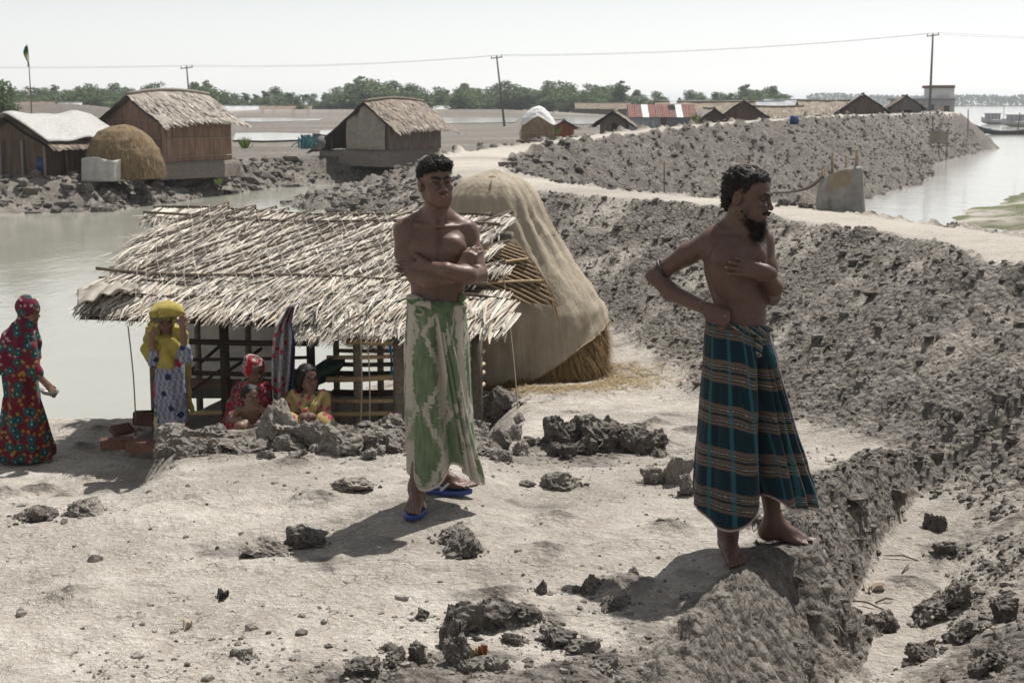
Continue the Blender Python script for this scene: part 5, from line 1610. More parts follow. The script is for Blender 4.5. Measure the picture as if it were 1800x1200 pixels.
def hut_frame():
    def pole(name, a, b, r, col, mat=M_WOOD, n=7):
        mb = MB(); a, b = A3(a), A3(b); m = (a + b) / 2 + A3((.0, .0, -.006))
        mb.tube([a, m, b], [r, r * .96, r * .9], n, col); return hpart(mb, name, mat, True)
    bam, drk, gry = (.36, .26, .15), (.045, .036, .03), (.17, .14, .115)
    # poles laid on the thatch
    for t, l, r_, c in ((.115, .135, .014, (.14, .11, .085)), (.655, .085, .016, (.15, .12, .09)), (.0, .10, .014, (.16, .13, .1))):
        mb = MB(); mb.tube([roofpt(s, t + .012 * math.sin(7 * s), l) for s in np.linspace(-.02, 1.0, 14)], r_, 6, c); hpart(mb, 'roof_batten', M_WOOD, True)
    mb = MB(); mb.tube([RL + A3((-.1, .05, -.08)), RR + (RR - RL) * .018 + A3((0, 0, -.085))], .045, 10, (.17, .15, .13)); hpart(mb, 'ridge_pole', M_WOOD, True)
    pole('roof_batten', at(250, 412, 13.85), at(330, 408, 13.75), .014, (.13, .1, .08))
    # front wall line stands a little inside the eave
    def front(px, py, off=.32):
        s = (px - 126) / (846 - 126.0)
        e = EL + (ER - EL) * s
        return at(px, py, e[1] + off)
    zb = -1.08
    for px, top, r, c, off in ((268, 560, .045, (.12, .10, .085), .30), (346, 560, .035, gry, 1.8), (393, 560, .045, drk, .30), (435, 560, .035, gry, 1.8), (545, 560, .04, drk, .5), (590, 570, .03, gry, .9),
                         (628, 590, .042, gry, .35), (668, 585, .032, gry, 1.3), (700, 585, .05, gry, .30), (838, 575, .050, (.10, .085, .07), .30)):
        a = front(px, top, off); b = a.copy(); b[2] = zb
        pole('post', b, a, r, c)
    # rails: dark timber on the left, bamboo on the right
    for l, r, y0, y1, c, rad, off in ((320, 560, 600, 604, drk, .026, .3), (320, 560, 655, 658, drk, .022, .3), (330, 545, 632, 628, drk, .016, .34), (262, 470, 727, 722, bam, .022, .3), (470, 700, 728, 726, bam, .022, .3),
                                (575, 702, 667, 662, bam, .026, .3), (575, 702, 628, 626, bam, .018, .34), (580, 702, 640, 640, drk, .02, .36), (610, 702, 600, 602, bam, .026, .3), (575, 704, 704, 704, bam, .02, .3),
                                (590, 702, 616, 616, gry, .018, .9), (585, 702, 690, 690, drk, .03, .6), (590, 700, 656, 656, drk, .025, .9)):
        pole('rail', front(l, y0, off), front(r, y1, off), rad, c, M_BAMBOO if c == bam else M_WOOD)
    for k, (y0, y1) in enumerate(((606, 596), (630, 618), (650, 640), (668, 655), (690, 676))):
        a = front(826, y0, .28); b = front(848, y1, .42)
        pole('rail', a, b + (b - a) * .15, .017, (.42, .34, .23), M_BAMBOO)
    pole('brace', front(330, 655, 1.8), front(395, 600, 1.8), .018, drk); pole('brace', front(395, 655, 1.75), front(460, 612, 1.75), .018, drk)
    pole('brace', front(330, 690, .33), front(400, 640, .33), .012, drk)
    # grey plastic sheet hung as the back wall
    mb = MB()
    P = np.array([[front(px, py, 1.95 + .03 * math.sin(px * .09) + .015 * math.sin(py * .2 + px * .02)) for py in np.linspace(548, 690, 14)] for px in np.linspace(318, 492, 30)])
    mb.grid(P, (.44, .43, .40)); hpart(mb, 'wall_sheet', M_TARP, True)
    mb = MB()
    P = np.array([[front(px, py, .40 + .02 * math.sin(px * .12)) for py in np.linspace(664 + .02 * (px - 328), 700, 8)] for px in np.linspace(270, 425, 24)])
    tt = np.linspace(0, 1, 8)[None, :, None] * np.ones((24, 1, 1))
    mb.grid(P, np.where((tt * 6 % 1) > .5, A3((.16, .11, .085)), A3((.085, .085, .07)))); hpart(mb, 'wall_mat', M_CLOTHW, True)
    # mud plinth
    xs = np.linspace(.10, .98, 46); ys = np.linspace(0, 1, 26)
    P = np.zeros((46, 26, 3))
    for i, s in enumerate(xs):
        e = EL + (ER - EL) * s; d = np.array((.28, .96, 0))
        for j, q in enumerate(ys):
            p = e + d * (-.02 + 2.5 * q); P[i, j] = (p[0], p[1], 0)
    nz_ = fbm(P[..., 0] * 2.2, P[..., 1] * 2.2, 4, 17)
    edge = np.minimum(np.minimum(xs[:, None] - .10, .98 - xs[:, None]) * 3.4, np.minimum(ys[None], 1 - ys[None]) * 2.5)
    P[..., 2] = -1.25 + .38 * sstep(0, .12, edge) + .05 * nz_
    mb = MB(); mb.grid(P, (.15, .13, .11)); hpart(mb, 'plinth', M_MUDV, True)
hut_frame()

def rope(name, pts, r, col, label, cat='rope', group=None, mat=None):
    mb = MB(); pts = [A3(p) for p in pts]; mb.tube(catmull(pts, 5) if len(pts) > 2 else pts, r, 5, col)
    return tag(mb.build(name, mat or M_ROPE, None, True, origin=pts[-1]), label, cat, group)
def down(px, py0, Y0, px1, py1, Y1): return [at(px, py0, Y0), (at(px, py0, Y0) + at(px1, py1, Y1)) / 2 + A3((.01, 0, 0)), at(px1, py1, Y1)]
rope('guy_rope', down(225, 572, 11.65, 239, 741, 11.65), .006, (.20, .18, .15), 'thin rope from the left eave of the near hut to the ground')
rope('guy_rope', down(634, 590, 10.95, 634, 745, 10.9), .006, (.26, .22, .17), 'left of two thin ropes hanging from the eave beside the crouching young woman')
rope('guy_rope', down(645, 588, 10.93, 650, 742, 10.88), .006, (.26, .22, .17), 'right of two thin ropes hanging from the eave beside the crouching young woman')
rope('guy_rope', down(884, 480, 11.9, 912, 735, 11.3), .006, (.30, .27, .22), 'thin rope from the gable of the near hut down before the straw stack')
rope('blue_strip', down(684, 592, 11.6, 688, 668, 11.6), .011, (.03, .22, .42), 'bright blue plastic strip hanging behind the bamboo rails', 'strip')
rope('blue_strip', down(862, 470, 12.6, 866, 512, 12.6), .010, (.03, .12, .22), 'short blue rope end hanging under the open gable', 'rope')

def hanging_scarf():
    mb = MB(); n, m = 30, 16
    P = np.zeros((n, m, 3)); C = np.zeros((n, m, 3))
    for i, t in enumerate(np.linspace(0, 1, n)):
        py = 533 + t * 172
        cx = 512 - 12 * sstep(0, .25, t) - 4 * t if t > 0 else 512
        w = 7 + 13 * sstep(.0, .45, t) - 4 * sstep(.7, 1, t)
        for j, q in enumerate(np.linspace(-1, 1, m)):
            P[i, j] = at(cx + w * q, py, 11.0 - .05 * math.cos(q * 9 + t * 3) + .02 * math.sin(q * 4) - .1 * (t < .05))
    P[0] = [at(525 - 5 * q, 530 + 3 * abs(q), 11.15) for q in np.linspace(-1, 1, m)]
    u = np.linspace(0, 1, m)[None, :] * 3; v = np.linspace(0, 1, n)[:, None] * 9
    mb2 = MB()
    # finer sheet for the print
    from_ = lambda G, a, b: G
    nn, mm = 130, 44
    ti = np.linspace(0, n - 1.001, nn); tj = np.linspace(0, m - 1.001, mm)
    i0 = ti.astype(int); j0 = tj.astype(int); fi = (ti - i0)[:, None, None]; fj = (tj - j0)[None, :, None]
    Q = P[i0][:, j0] * (1 - fi) * (1 - fj) + P[i0 + 1][:, j0] * fi * (1 - fj) + P[i0][:, j0 + 1] * (1 - fi) * fj + P[i0 + 1][:, j0 + 1] * fi * fj
    uu = (tj / m * 3)[None, :] * np.ones((nn, 1)); vv = (ti / n * 9)[:, None] * np.ones((1, mm))
    w1, w2, wi = worley(uu.ravel() * 1.3, vv.ravel() * 1.3, 9); w1 = w1.reshape(uu.shape); wi = wi.reshape(uu.shape)
    C = np.tile(A3((.42, .40, .40)), uu.shape + (1,))
    C[(np.abs((w1 * 5) % 1 - .5) < .2)] = (.04, .035, .07)
    C[(w1 < .30) & (wi > .45)] = (.36, .03, .05)
    C[uu > 2.3] = A3((.03, .03, .07))
    mb2.grid(Q, C)
    o = mb2.build('hanging_scarf', M_CLOTHW, None, True, origin=at(512, 535, 11.0))
    md = o.modifiers.new('thickness', 'SOLIDIFY'); md.thickness = .004
    tag(o, 'red, white and navy printed scarf hanging from the eave between the crouching women', 'scarf')
hanging_scarf()

def sheet_thing(name, fn, nu, nv, col, mat, label, cat, thick=.004):
    mb = MB(); P = np.array([[fn(u, v) for v in np.linspace(0, 1, nv)] for u in np.linspace(0, 1, nu)])
    mb.grid(P, col if not callable(col) else col(P))
    o = mb.build(name, mat, None, True, origin=P[0, 0])
    md = o.modifiers.new('thickness', 'SOLIDIFY'); md.thickness = thick
    return tag(o, label, cat)
def tarp(u, v):
    p = at(428 + 178 * u, 668 - 46 * u ** 1.5 + (14 + 34 * math.sin(u * 3.0)) * v, 11.75 - .25 * u - .05 * math.sin(9 * v + 3 * u))
    return p + A3((0, .02 * math.sin(u * 14), .02 * math.sin(u * 17 + 2 * v)))
sheet_thing('green_tarp', tarp, 26, 8, (.035, .075, .055), M_TARP, 'dark green tarpaulin slung under the eave behind the crouching young woman', 'tarpaulin')
def psheet(u, v):
    x = 138 + 104 * u; y = 512 - 10 * math.sin(u * 2.5) + (24 - 13 * u) * v - 4 * u
    s = (x - 126) / 720.
    base = roofpt(max(s, .01), .70 + .2 * v * (1 - .5 * u), .16)
    p = at(x, y, base[1] - .12)
    return p + A3((0, -.03 * math.sin(u * 9 + v * 3), .018 * math.sin(u * 21 + v * 6) + .012 * math.sin(v * 11 + u * 5)))
sheet_thing('plastic_sheet', psheet, 30, 12, (.42, .385, .33), M_TARP, 'crumpled off-white plastic sheet on the left corner of the palm roof', 'plastic sheet', .01)

def roof_net():
    mb = MB()
    for d in (1, -1):
        for k in np.linspace(-.45, 1.15, 48):
            pts = []
            for t in np.linspace(0.02, .99, 9):
                s = k + d * .26 * t + .006 * math.sin(k * 60 + t * 9)
                if .09 < s < .80: pts.append(roofpt(s, t, .155 + .015 * math.sin(k * 40 + t * 14)))
            if len(pts) > 2: mb.tube(pts, .0021, 3, (.52, .50, .46), cap=False)
    o = mb.build('fishing_net', M_ROPE, None, False, origin=roofpt(.5, .5))
    tag(o, 'pale diamond-mesh fishing net stretched over the palm thatch of the near hut', 'net')
roof_net()

# ------------------------------------------------------------------ straw stack under netting
def net_mat():
    m, nt, b = newmat('fine_netting')
    tc = N(nt, 'ShaderNodeTexCoord'); n1 = noise(nt, 5, 5, .6, tc.outputs['Object']); n2 = noise(nt, 90, 3, .6, tc.outputs['Object'])
    mp = N(nt, 'ShaderNodeMapping'); mp.inputs['Scale'].default_value = (16, 16, 1.6); nt.links.new(tc.outputs['Object'], mp.inputs[0])
    n3 = noise(nt, 1.6, 4, .6, mp.outputs[0])
    c = ramp(nt, n1, [(.3, (.345, .295, .222)), (.7, (.455, .40, .315))])
    c = mixc(nt, math_(nt, 'MULTIPLY', n2, .4), c, (.30, .245, .17))
    nt.links.new(c, b.inputs['Base Color']); b.inputs['Roughness'].default_value = .8; b.inputs['Specular IOR Level'].default_value = .2
    bump(nt, b, math_(nt, 'ADD', math_(nt, 'MULTIPLY', n3, 1.0), math_(nt, 'MULTIPLY', n2, .25)), .55, .03)
    tr = N(nt, 'ShaderNodeBsdfTransparent'); mx = N(nt, 'ShaderNodeMixShader')
    nt.links.new(ramp(nt, n3, [(.3, (.08,) * 3), (.7, (.22,) * 3)]), mx.inputs[0])
    nt.links.new(b.outputs[0], mx.inputs[1]); nt.links.new(tr.outputs[0], mx.inputs[2]); nt.links.new(mx.outputs[0], nt.nodes['Material Output'].inputs[0])
    return m
M_NET = net_mat()
M_STRAW = vmat('rice_straw', rough=.85, nscale=60, namp=.5, bstr=.8, bdist=.02, spec=.15, stretch=(6, 6, .8))

def stack(name, Y, keys, label, cat, net=None, straws=0, base_z=None, seed=1, hdf=1.0, col=(.22, .155, .075), strawcol=(.30, .20, .095), mat_top=None):
    K = []
    for py, l, r in keys:
        p, q = at(l, py, Y), at(r, py, Y); K.append((p[2], (p[0] + q[0]) / 2, Y, (q[0] - p[0]) / 2, (q[0] - p[0]) / 2 * hdf))
    K = np.array(sorted(K)); 
    if base_z is not None: K[0, 0] = base_z
    root = empty(name, (K[0, 1], Y, K[0, 0]), label, cat)
    O = np.array(root.location)
    nu, nv = 110, 60
    a = np.linspace(-np.pi, np.pi, nu, endpoint=False); z = K[0, 0] + (K[-1, 0] - K[0, 0]) * np.linspace(0, 1, nv)
    Aa, Z = np.meshgrid(a, z, indexing='ij')
    cx, hw, hd = (np.interp(Z, K[:, 0], K[:, j]) for j in (1, 3, 4))
    R = K[:, 3].max()
    off = R * (.06 * fbm(Aa * 2.2 + 5, Z * 2.5, 3, seed) + .02 * fbm(Aa * 9, Z * 5, 3, seed + 3))
    P = np.stack([cx + (hw + off * np.minimum(1, hw / R * 2)) * np.cos(Aa), Y + (hd + off * np.minimum(1, hw / R * 2)) * np.sin(Aa), Z], -1)
    mb = MB(); mb.grid(P - O, np.clip(A3(col) * (1 + .5 * fbm(Aa * 8, Z * 3, 3, 9))[..., None], 0, 1), wrap=True)
    top = P[:, -1].mean(0) - O; mb.add(np.concatenate([P[:, -1] - O, top[None] + A3((0, 0, .01))]), None, [(i, (i + 1) % nu, nu) for i in range(nu)], A3(col))
    link('straw_body', mb.mesh('straw_body', True), M_STRAW, root)
    rs = np.random.RandomState(seed)
    if straws:
        mb = MB()
        zlim = (lambda aa: net(aa)) if net else (lambda aa: K[-1, 0])
        for i in range(straws):
            aa = rs.uniform(-np.pi, .1) if net else rs.uniform(-np.pi, np.pi)
            zz = K[0, 0] + (min(zlim(aa) + .12, K[-1, 0] - .02) - K[0, 0]) * rs.rand() ** .8
            c_, w_, h_ = (np.interp(zz, K[:, 0], K[:, j]) for j in (1, 3, 4))
            p = A3((c_ + (w_ + .01) * math.cos(aa), Y + (h_ + .01) * math.sin(aa), zz)); o = A3((math.cos(aa), math.sin(aa), 0))
            L = rs.uniform(.10, .32) * (R / .8); d = A3((rs.normal() * .25, rs.normal() * .2, -1)) + o * rs.uniform(.02, .28)
            d /= np.linalg.norm(d); sd = np.cross(d, o); sd /= np.linalg.norm(sd); w = rs.uniform(.003, .006) * (R / .8)
            q = p + d * L
            if q[2] < K[0, 0]: q = p + d * (p[2] - K[0, 0]) / -d[2] if d[2] < 0 else q
            mb.add([p - sd * w - O, p + sd * w - O, q + o * .01 - O], None, [(0, 1, 2)], A3(strawcol) * rs.uniform(.45, 1.35))
        s_ = mb.build('loose_straw', M_STRAW, root); tag(s_, kind='stuff')
    if net:
        nv2 = 70
        T = np.linspace(0, 1, nv2)
        Aa, Tt = np.meshgrid(a, T, indexing='ij')
        zl = np.array([net(x) for x in a])[:, None]
        Z = zl * (1 - Tt) + (K[-1, 0] + .015) * Tt
        cx, hw, hd = (np.interp(Z, K[:, 0], K[:, j]) for j in (1, 3, 4))
        rad = fbm(Aa * 7 + 2 * Tt, Tt * 1.5, 4, seed + 7, ridged=True)
        off = .018 + .030 * rad * sstep(1, .7, Tt) + .016 * fbm(Aa * 16 + 5 * Tt, Tt * 5, 3, seed + 17, ridged=True) * sstep(1, .85, Tt) + .03 * fbm(Aa * 2, Tt * 3, 2, seed + 8) + .02 * np.exp(-((Tt - .0) / .05) ** 2)
        off = off + .016 * np.sin(Aa * 21 + 3 * Tt) * np.exp(-((Tt - .62) / .25) ** 2)
        P = np.stack([cx + (hw + off) * np.cos(Aa), Y + (hd + off) * np.sin(Aa), Z], -1)
        mb = MB(); mb.grid(P - O, (1, 1, 1), wrap=True); top = P[:, -1].mean(0) - O
        mb.add(np.concatenate([P[:, -1] - O, top[None] + A3((0, 0, .02))]), None, [(i, (i + 1) % nu, nu) for i in range(nu)], (1, 1, 1))
        link('net_cover', mb.mesh('net_cover', True), mat_top or M_NET, root)
        mb = MB(); mb.tube(np.concatenate([P[:, 0], P[:1, 0]]) - O,   .006, 5, (.34, .27, .17), cap=False); link('net_rope', mb.mesh('net_rope', True), M_ROPE, root)
    return root
_kz = lambda py: at(900, py, 13.75)[2]
bz_ = gz(.0, 13.0) - .04
stack('straw_stack', 13.75, [(303, 862, 876), (308, 834, 904), (320, 814, 922), (343, 797, 938), (375, 792, 950), (415, 784, 975), (460, 780, 1003), (505, 779, 1036), (535, 780, 1054), (570, 782, 1062), (610, 784, 1066), (640, 786, 1063), (668, 800, 1046)],
      'tall cone of rice straw half covered by beige netting beside the near hut', 'straw stack', net=lambda a: _kz(545) - (.74 * min(max((-.15 - a) / 2.0, 0), 1) if a < 0 else 0) + .03 * math.sin(a * 5), straws=9000, base_z=bz_, seed=5)

# scattered straw round its foot
def straw_litter():
    rs = np.random.RandomState(8); mb = MB()
    n = 1500
    th = rs.uniform(-2.6, .6, n); rr_ = .8 + np.abs(rs.normal(0, .35, n))
    X = .1 + rr_ * np.cos(th); Yy = 13.4 + rr_ * np.sin(th) * 1.0
    Zs = gzs(X, Yy)
    for x, y, z in zip(X, Yy, Zs):
        L = rs.uniform(.06, .22); a = rs.uniform(0, np.pi); d = A3((math.cos(a), math.sin(a), rs.uniform(-.05, .15))) * L / 2; w = A3((-math.sin(a), math.cos(a), 0)) * .004
        c = A3((x, y, z + .012))
        mb.add([c - d - w, c - d + w, c + d + w, c + d - w], [(0, 1, 2, 3)], None, A3((.36, .27, .15)) * rs.uniform(.6, 1.3))
    tag(mb.build('straw_litter', M_STRAW), 'loose straw scattered on the ground round the netted stack', 'straw', kind='stuff')
straw_litter()
# ------------------------------------------------------------------ houses, sheds and stacks further off
M_THATCH = vmat('old_thatch', rough=.9, nscale=7, namp=.3, bstr=.8, bdist=.05, spec=.1, stretch=(3, 3, 1))
M_REED = vmat('reed_wall', rough=.9, nscale=2.2, namp=.55, bstr=.6, bdist=.03, spec=.1, stretch=(6, 6, .6))
M_TIN = vmat('corrugated_tin', rough=.45, nscale=3, namp=.25, bstr=.1, spec=.5)
M_CANVAS = vmat('hung_canvas', rough=.85, nscale=5, namp=.22, bstr=.6, bdist=.04, spec=.1)
M_PLASTER = vmat('stained_plaster', rough=.85, nscale=1.5, namp=.2, bstr=.2, spec=.2)

def house(name, label, x, y, z, yaw, W, L, wall, rise, over=.35, verge=.35, plinth=0.0, roofcol=(.27, .22, .17), wallcol=(.16, .105, .075), plcol=(.19, .165, .14), seed=1, drop=(1.0, 1.0), shag=1.0, tin=None, door=True, ribs=True, group=None, sag=.05):
    """gable front at local y = 0 looking to -y, length along +y; drop = how far each roof side reaches"""
    root = empty(name, (x, y, z), label, 'house' if tin is None else 'shed', group, yaw)
    rs = np.random.RandomState(seed)
    h0 = plinth
    if plinth > .05:
        n = 26
        mb = MB(); g = .18
        per = []
        for (ax, ay, bx, by) in ((-W / 2 - g, -g, W / 2 + g, -g), (W / 2 + g, -g, W / 2 + g, L + g), (W / 2 + g, L + g, -W / 2 - g, L + g), (-W / 2 - g, L + g, -W / 2 - g, -g)):
            for q in np.linspace(0, 1, n, endpoint=False): per.append((ax + (bx - ax) * q, ay + (by - ay) * q))
        per = np.array(per); cen = np.array((0, L / 2))
        rows_ = []
        for q, hgt in ((1.10, -.3), (1.04, plinth * .45), (1.0, plinth * .9), (.93, plinth)):
            r = cen + (per - cen) * q
            nz_ = .06 * fbm(r[:, 0] * 3, r[:, 1] * 3, 3, seed)
            rows_.append(np.stack([r[:, 0] + nz_, r[:, 1] + nz_, np.full(len(r), hgt) + nz_ * .6], -1))
        P = np.stack(rows_, 1); mb.grid(P, plcol, wrap=True)
        mb.add(np.concatenate([P[:, -1], [(0, L / 2, plinth)]]), None, [(i, (i + 1) % len(per), len(per)) for i in range(len(per))], plcol)
        link('plinth', mb.mesh('plinth', True), M_MUDV, root)
    def wall_part(pts, nm='wall', col=wallcol, mat=M_REED):
        mb = MB(); pts = np.array(pts, float); c = pts.mean(0)
        nrm = np.cross(pts[1] - pts[0], pts[2] - pts[0]); nrm /= np.linalg.norm(nrm)
        n = len(pts); V = np.concatenate([pts + nrm * .03, pts - nrm * .03])
        me = bpy.data.meshes.new(nm)
        me.from_pydata(V.tolist(), [], [list(range(n)), list(range(2 * n - 1, n - 1, -1))] + [[i, i + n, (i + 1) % n + n, (i + 1) % n] for i in range(n)])
        a = me.color_attributes.new('col', 'FLOAT_COLOR', 'POINT')
        for d in a.data: d.color = (*[v * rs.uniform(.94, 1.06) for v in col], 1)
        return link(nm, me, mat, root)
    w = W / 2; H = h0 + wall
    tw = (lambda i: None)
    front = wall_part([(-w, 0, h0), (w, 0, h0), (w, 0, H), (0, 0, H + rise * .96), (-w, 0, H)])
    wall_part([(w, 0, h0), (w, L, h0), (w, L, H), (w, 0, H)]); wall_part([(-w, L, h0), (-w, 0, h0), (-w, 0, H), (-w, L, H)])
    wall_part([(w, L, h0), (-w, L, h0), (-w, L, H), (0, L, H + rise * .96), (w, L, H)])
    if ribs:
        for zz in (h0 + wall * .12, h0 + wall * .55, h0 + wall * .98):
            mb = MB(); mb.tube([(-w, -.05, zz), (w, -.05, zz)], .022, 5, (.27, .21, .15)); link('wall_batten', mb.mesh('wall_batten'), M_BAMBOO, root)
            mb = MB(); mb.tube([(w + .05, 0, zz), (w + .05, L, zz)], .022, 5, (.27, .21, .15)); link('wall_batten', mb.mesh('wall_batten'), M_BAMBOO, root)
    # roof slopes
    for sd, dr in ((1, drop[1]), (-1, drop[0])):
        run = (w + over) * dr
        slope = rise / w
        ns, ntt = 22, 12
        S_ = np.linspace(-verge, L + verge, ns); T_ = np.linspace(0, 1, ntt)
        SS, TT = np.meshgrid(S_, T_, indexing='ij')
        X = sd * run * TT; Z = H + rise + .07 - slope * run * TT + .09 * fbm(SS * 1.3 + sd * 3, TT * 3, 3, seed + 5) * (TT > 0) * (1 if tin is None else 0) - sag * np.sin(np.pi * np.clip((SS + verge) / (L + 2 * verge), 0, 1)) * 1.0
        X = X + (.06 * fbm(SS * 4, TT * 0 + sd, 2, seed + 9) * (TT > .9) if tin is None else 0)
        P = np.stack([X, SS, Z], -1)
        mb = MB()
        if tin is None:
            c = np.clip(A3(roofcol) * (1 + .5 * fbm(SS * 2.5, TT * 5, 3, seed)[..., None]), .02, .7)
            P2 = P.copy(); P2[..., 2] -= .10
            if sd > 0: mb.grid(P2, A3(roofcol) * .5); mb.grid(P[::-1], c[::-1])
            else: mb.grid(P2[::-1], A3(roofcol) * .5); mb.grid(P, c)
            rf = link('roof', mb.mesh('roof', True), M_THATCH, root)
            # shaggy bundles
            mb = MB(); nb = int(620 * shag)
            for k in range(nb):
                t = rs.rand() ** .8 if k > nb * .35 else rs.uniform(.93, 1.0); s_ = rs.uniform(-verge, L + verge)
                if k < nb * .1: s_ = rs.choice([-verge, L + verge])
                p = A3((sd * run * t, s_, H + rise + .09 - slope * run * t - sag * math.sin(math.pi * min(max((s_ + verge) / (L + 2 * verge), 0), 1))))
                d = A3((sd, rs.normal() * .18, -slope * rs.uniform(.9, 1.5))); d /= np.linalg.norm(d)
                ln = rs.uniform(.18, .42); wd = rs.uniform(.015, .045)
                e = A3((0, 1, 0)); q = p + d * ln
                mb.add([p - e * wd, p + e * wd, q + e * wd * .5 + A3((0, 0, .02)), q - e * wd * .5 + A3((0, 0, .02))], [(0, 1, 2, 3)], None, np.clip(A3(roofcol) * rs.choice([.5, .9, 1.2, 1.6]) * rs.uniform(.8, 1.2), .02, .6))
            tag(link('thatch_strands', mb.mesh('thatch_strands'), M_LEAF, rf), kind='stuff')
        else:
            k = len(tin)
            for q, tc in enumerate(tin):
                if sd < 0 and q % 2: tc = tin[0]
                a0, a1 = -verge + (L + 2 * verge) * q / k, -verge + (L + 2 * verge) * (q + 1) / k - .015
                ys_ = np.linspace(a0, a1, 17); zc_ = .018 * np.sin(np.arange(17) * np.pi / 2)
                PP = np.array([[(sd * run * t, yy, H + rise + .03 - slope * run * t + zz) for t in (0, 1)] for yy, zz in zip(ys_, zc_)])
                mb = MB(); mb.grid(PP if sd < 0 else PP[::-1], tc); o = link('roof_sheet', mb.mesh('roof_sheet'), M_TIN, root)
                md = o.modifiers.new('thickness', 'SOLIDIFY'); md.thickness = .01
    if tin is None:
        mb = MB(); mb.tube([(0, s_, H + rise + .10 - sag * math.sin(math.pi * min(max((s_ + verge) / (L + 2 * verge), 0), 1))) for s_ in np.linspace(-verge, L + verge, 12)], .07, 6, A3(roofcol) * .9)
        link('ridge_roll', mb.mesh('ridge_roll', True), M_THATCH, root)
    if door:
        mb = MB(); mb.box((w * .1, -.045, h0 + wall * .45), (W * .22, .03, wall * .9), None, (.05, .042, .036)); link('door', mb.mesh('door'), M_WOOD, root)
    return root

def local(root, p):
    c, s_ = math.cos(root.rotation_euler[2]), math.sin(root.rotation_euler[2])
    return A3(root.location) + A3((c * p[0] - s_ * p[1], s_ * p[0] + c * p[1], p[2]))

# big thatched house on the far pond bank
p = at(232, 292, 50); zg = -.5
hb = house('thatched_house', 'large thatched house with brown reed walls behind the round straw stack', p[0] - .30, 51.6, zg - .02, math.radians(-36), 2.9, 3.3, 1.5, .80, over=.55, verge=.30, sag=-.16, plinth=.30, roofcol=(.31, .275, .235), wallcol=(.22, .15, .11), seed=3, drop=(1.25, .95), door=False, shag=1.3)
# middle house with canvas front and porch
p = at(648, 262, 63)
hm_ = house('thatched_house', 'thatched house with hung canvas front and a lean-to porch on posts', p[0] + .1, 62.0, -.55, math.radians(-38), 2.5, 3.3, 1.15, .82, over=.6, verge=.30, sag=-.14, plinth=.40, roofcol=(.25, .21, .17), wallcol=(.20, .165, .13), seed=5, drop=(1.75, 1.0), door=False, ribs=False, shag=1.4)
def canvas(root, W, h, z0, col=(.30, .28, .24)):
    mb = MB()
    P = np.array([[(W * (u - .5), -.12 - .09 * math.sin(u * 19 + 2 * v) * (1 - .3 * v) - .10 * v * math.sin(u * 3.1), z0 + h * (1 - v) * (1.0 + .55 * (1 - abs(2 * u - 1)) * (v < 2)) ) for v in np.linspace(0, 1, 10)] for u in np.linspace(0, 1, 36)])
    mb.grid(P, col); o = link('canvas_front', mb.mesh('canvas_front', True), M_CANVAS, root); o.modifiers.new('thickness', 'SOLIDIFY').thickness = .02
canvas(hm_, 2.3, 1.25, .40)
for (lx, ly) in ((-2.35, .1), (-2.3, 2.6)):
    mb = MB(); mb.tube([(lx, ly, -.1), (lx + .03, ly, 1.15)], .045, 6, (.12, .10, .085)); link('porch_post', mb.mesh('porch_post'), M_WOOD, hm_)
mb = MB()
P = np.array([[(-1.3 - 1.5 * u, -.2 + 3.4 * v, .30 + .03 * math.sin(7 * u + 5 * v)) for v in np.linspace(0, 1, 12)] for u in np.linspace(0, 1, 8)]); mb.grid(P[::-1], (.19, .165, .14)); 
o = link('porch_floor', mb.mesh('porch_floor', True), M_MUDV, hm_); o.modifiers.new('thickness', 'SOLIDIFY').thickness = .4

# open stall with whitish plastic roof at the left edge
p = at(62, 300, 47)
hs_ = house('market_stall', 'open-fronted stall with a pale plastic-covered roof at the left edge', at(28, 300, 48.2)[0], 48.0, -.52, math.radians(-24), 3.0, 3.4, 1.15, .72, over=.5, verge=.4, plinth=.0, roofcol=(.20, .16, .125), wallcol=(.13, .095, .07), seed=8, door=False, ribs=False)
hs_['category'] = 'stall'
mb = MB()
P = np.array([[(-.25 + 2.2 * u + .05, -.4 + 4.2 * v, 1.15 + .72 + .19 - .48 * abs(-.25 + 2.2 * u) * 1.0 + .05 * math.sin(9 * v + 4 * u) + .03 * math.sin(17 * v)) for v in np.linspace(0, 1, 30)] for u in np.linspace(0, .96, 12)])
mb.grid(P[::-1], (.55, .54, .52)); o = link('roof_cover', mb.mesh('roof_cover', True), M_TARP, hs_); o.modifiers.new('thickness', 'SOLIDIFY').thickness = .02
for k in range(4):
    mb = MB(); mb.tube([(-1.4 + .95 * k, -.12, -.1), (-1.4 + .95 * k, -.10, 1.15)], .05, 6, (.25, .22, .19)); link('stall_post', mb.mesh('stall_post'), M_WOOD, hs_)
for k, (yy, ww, cc) in enumerate(((2.9, .9, (.36, .33, .28)), (.9, .7, (.13, .09, .065)))):
    mb = MB(); P = np.array([[(1.70 + .05 * math.sin(u * 14), yy + ww * (u - .5) * (1 - .25 * v), 1.05 * (1 - v) + .02) for v in np.linspace(0, 1, 8)] for u in np.linspace(0, 1, 16)]); mb.grid(P, cc)
    o = link('door_curtain', mb.mesh('door_curtain', True), M_CANVAS, hs_); o.modifiers.new('thickness', 'SOLIDIFY').thickness = .015

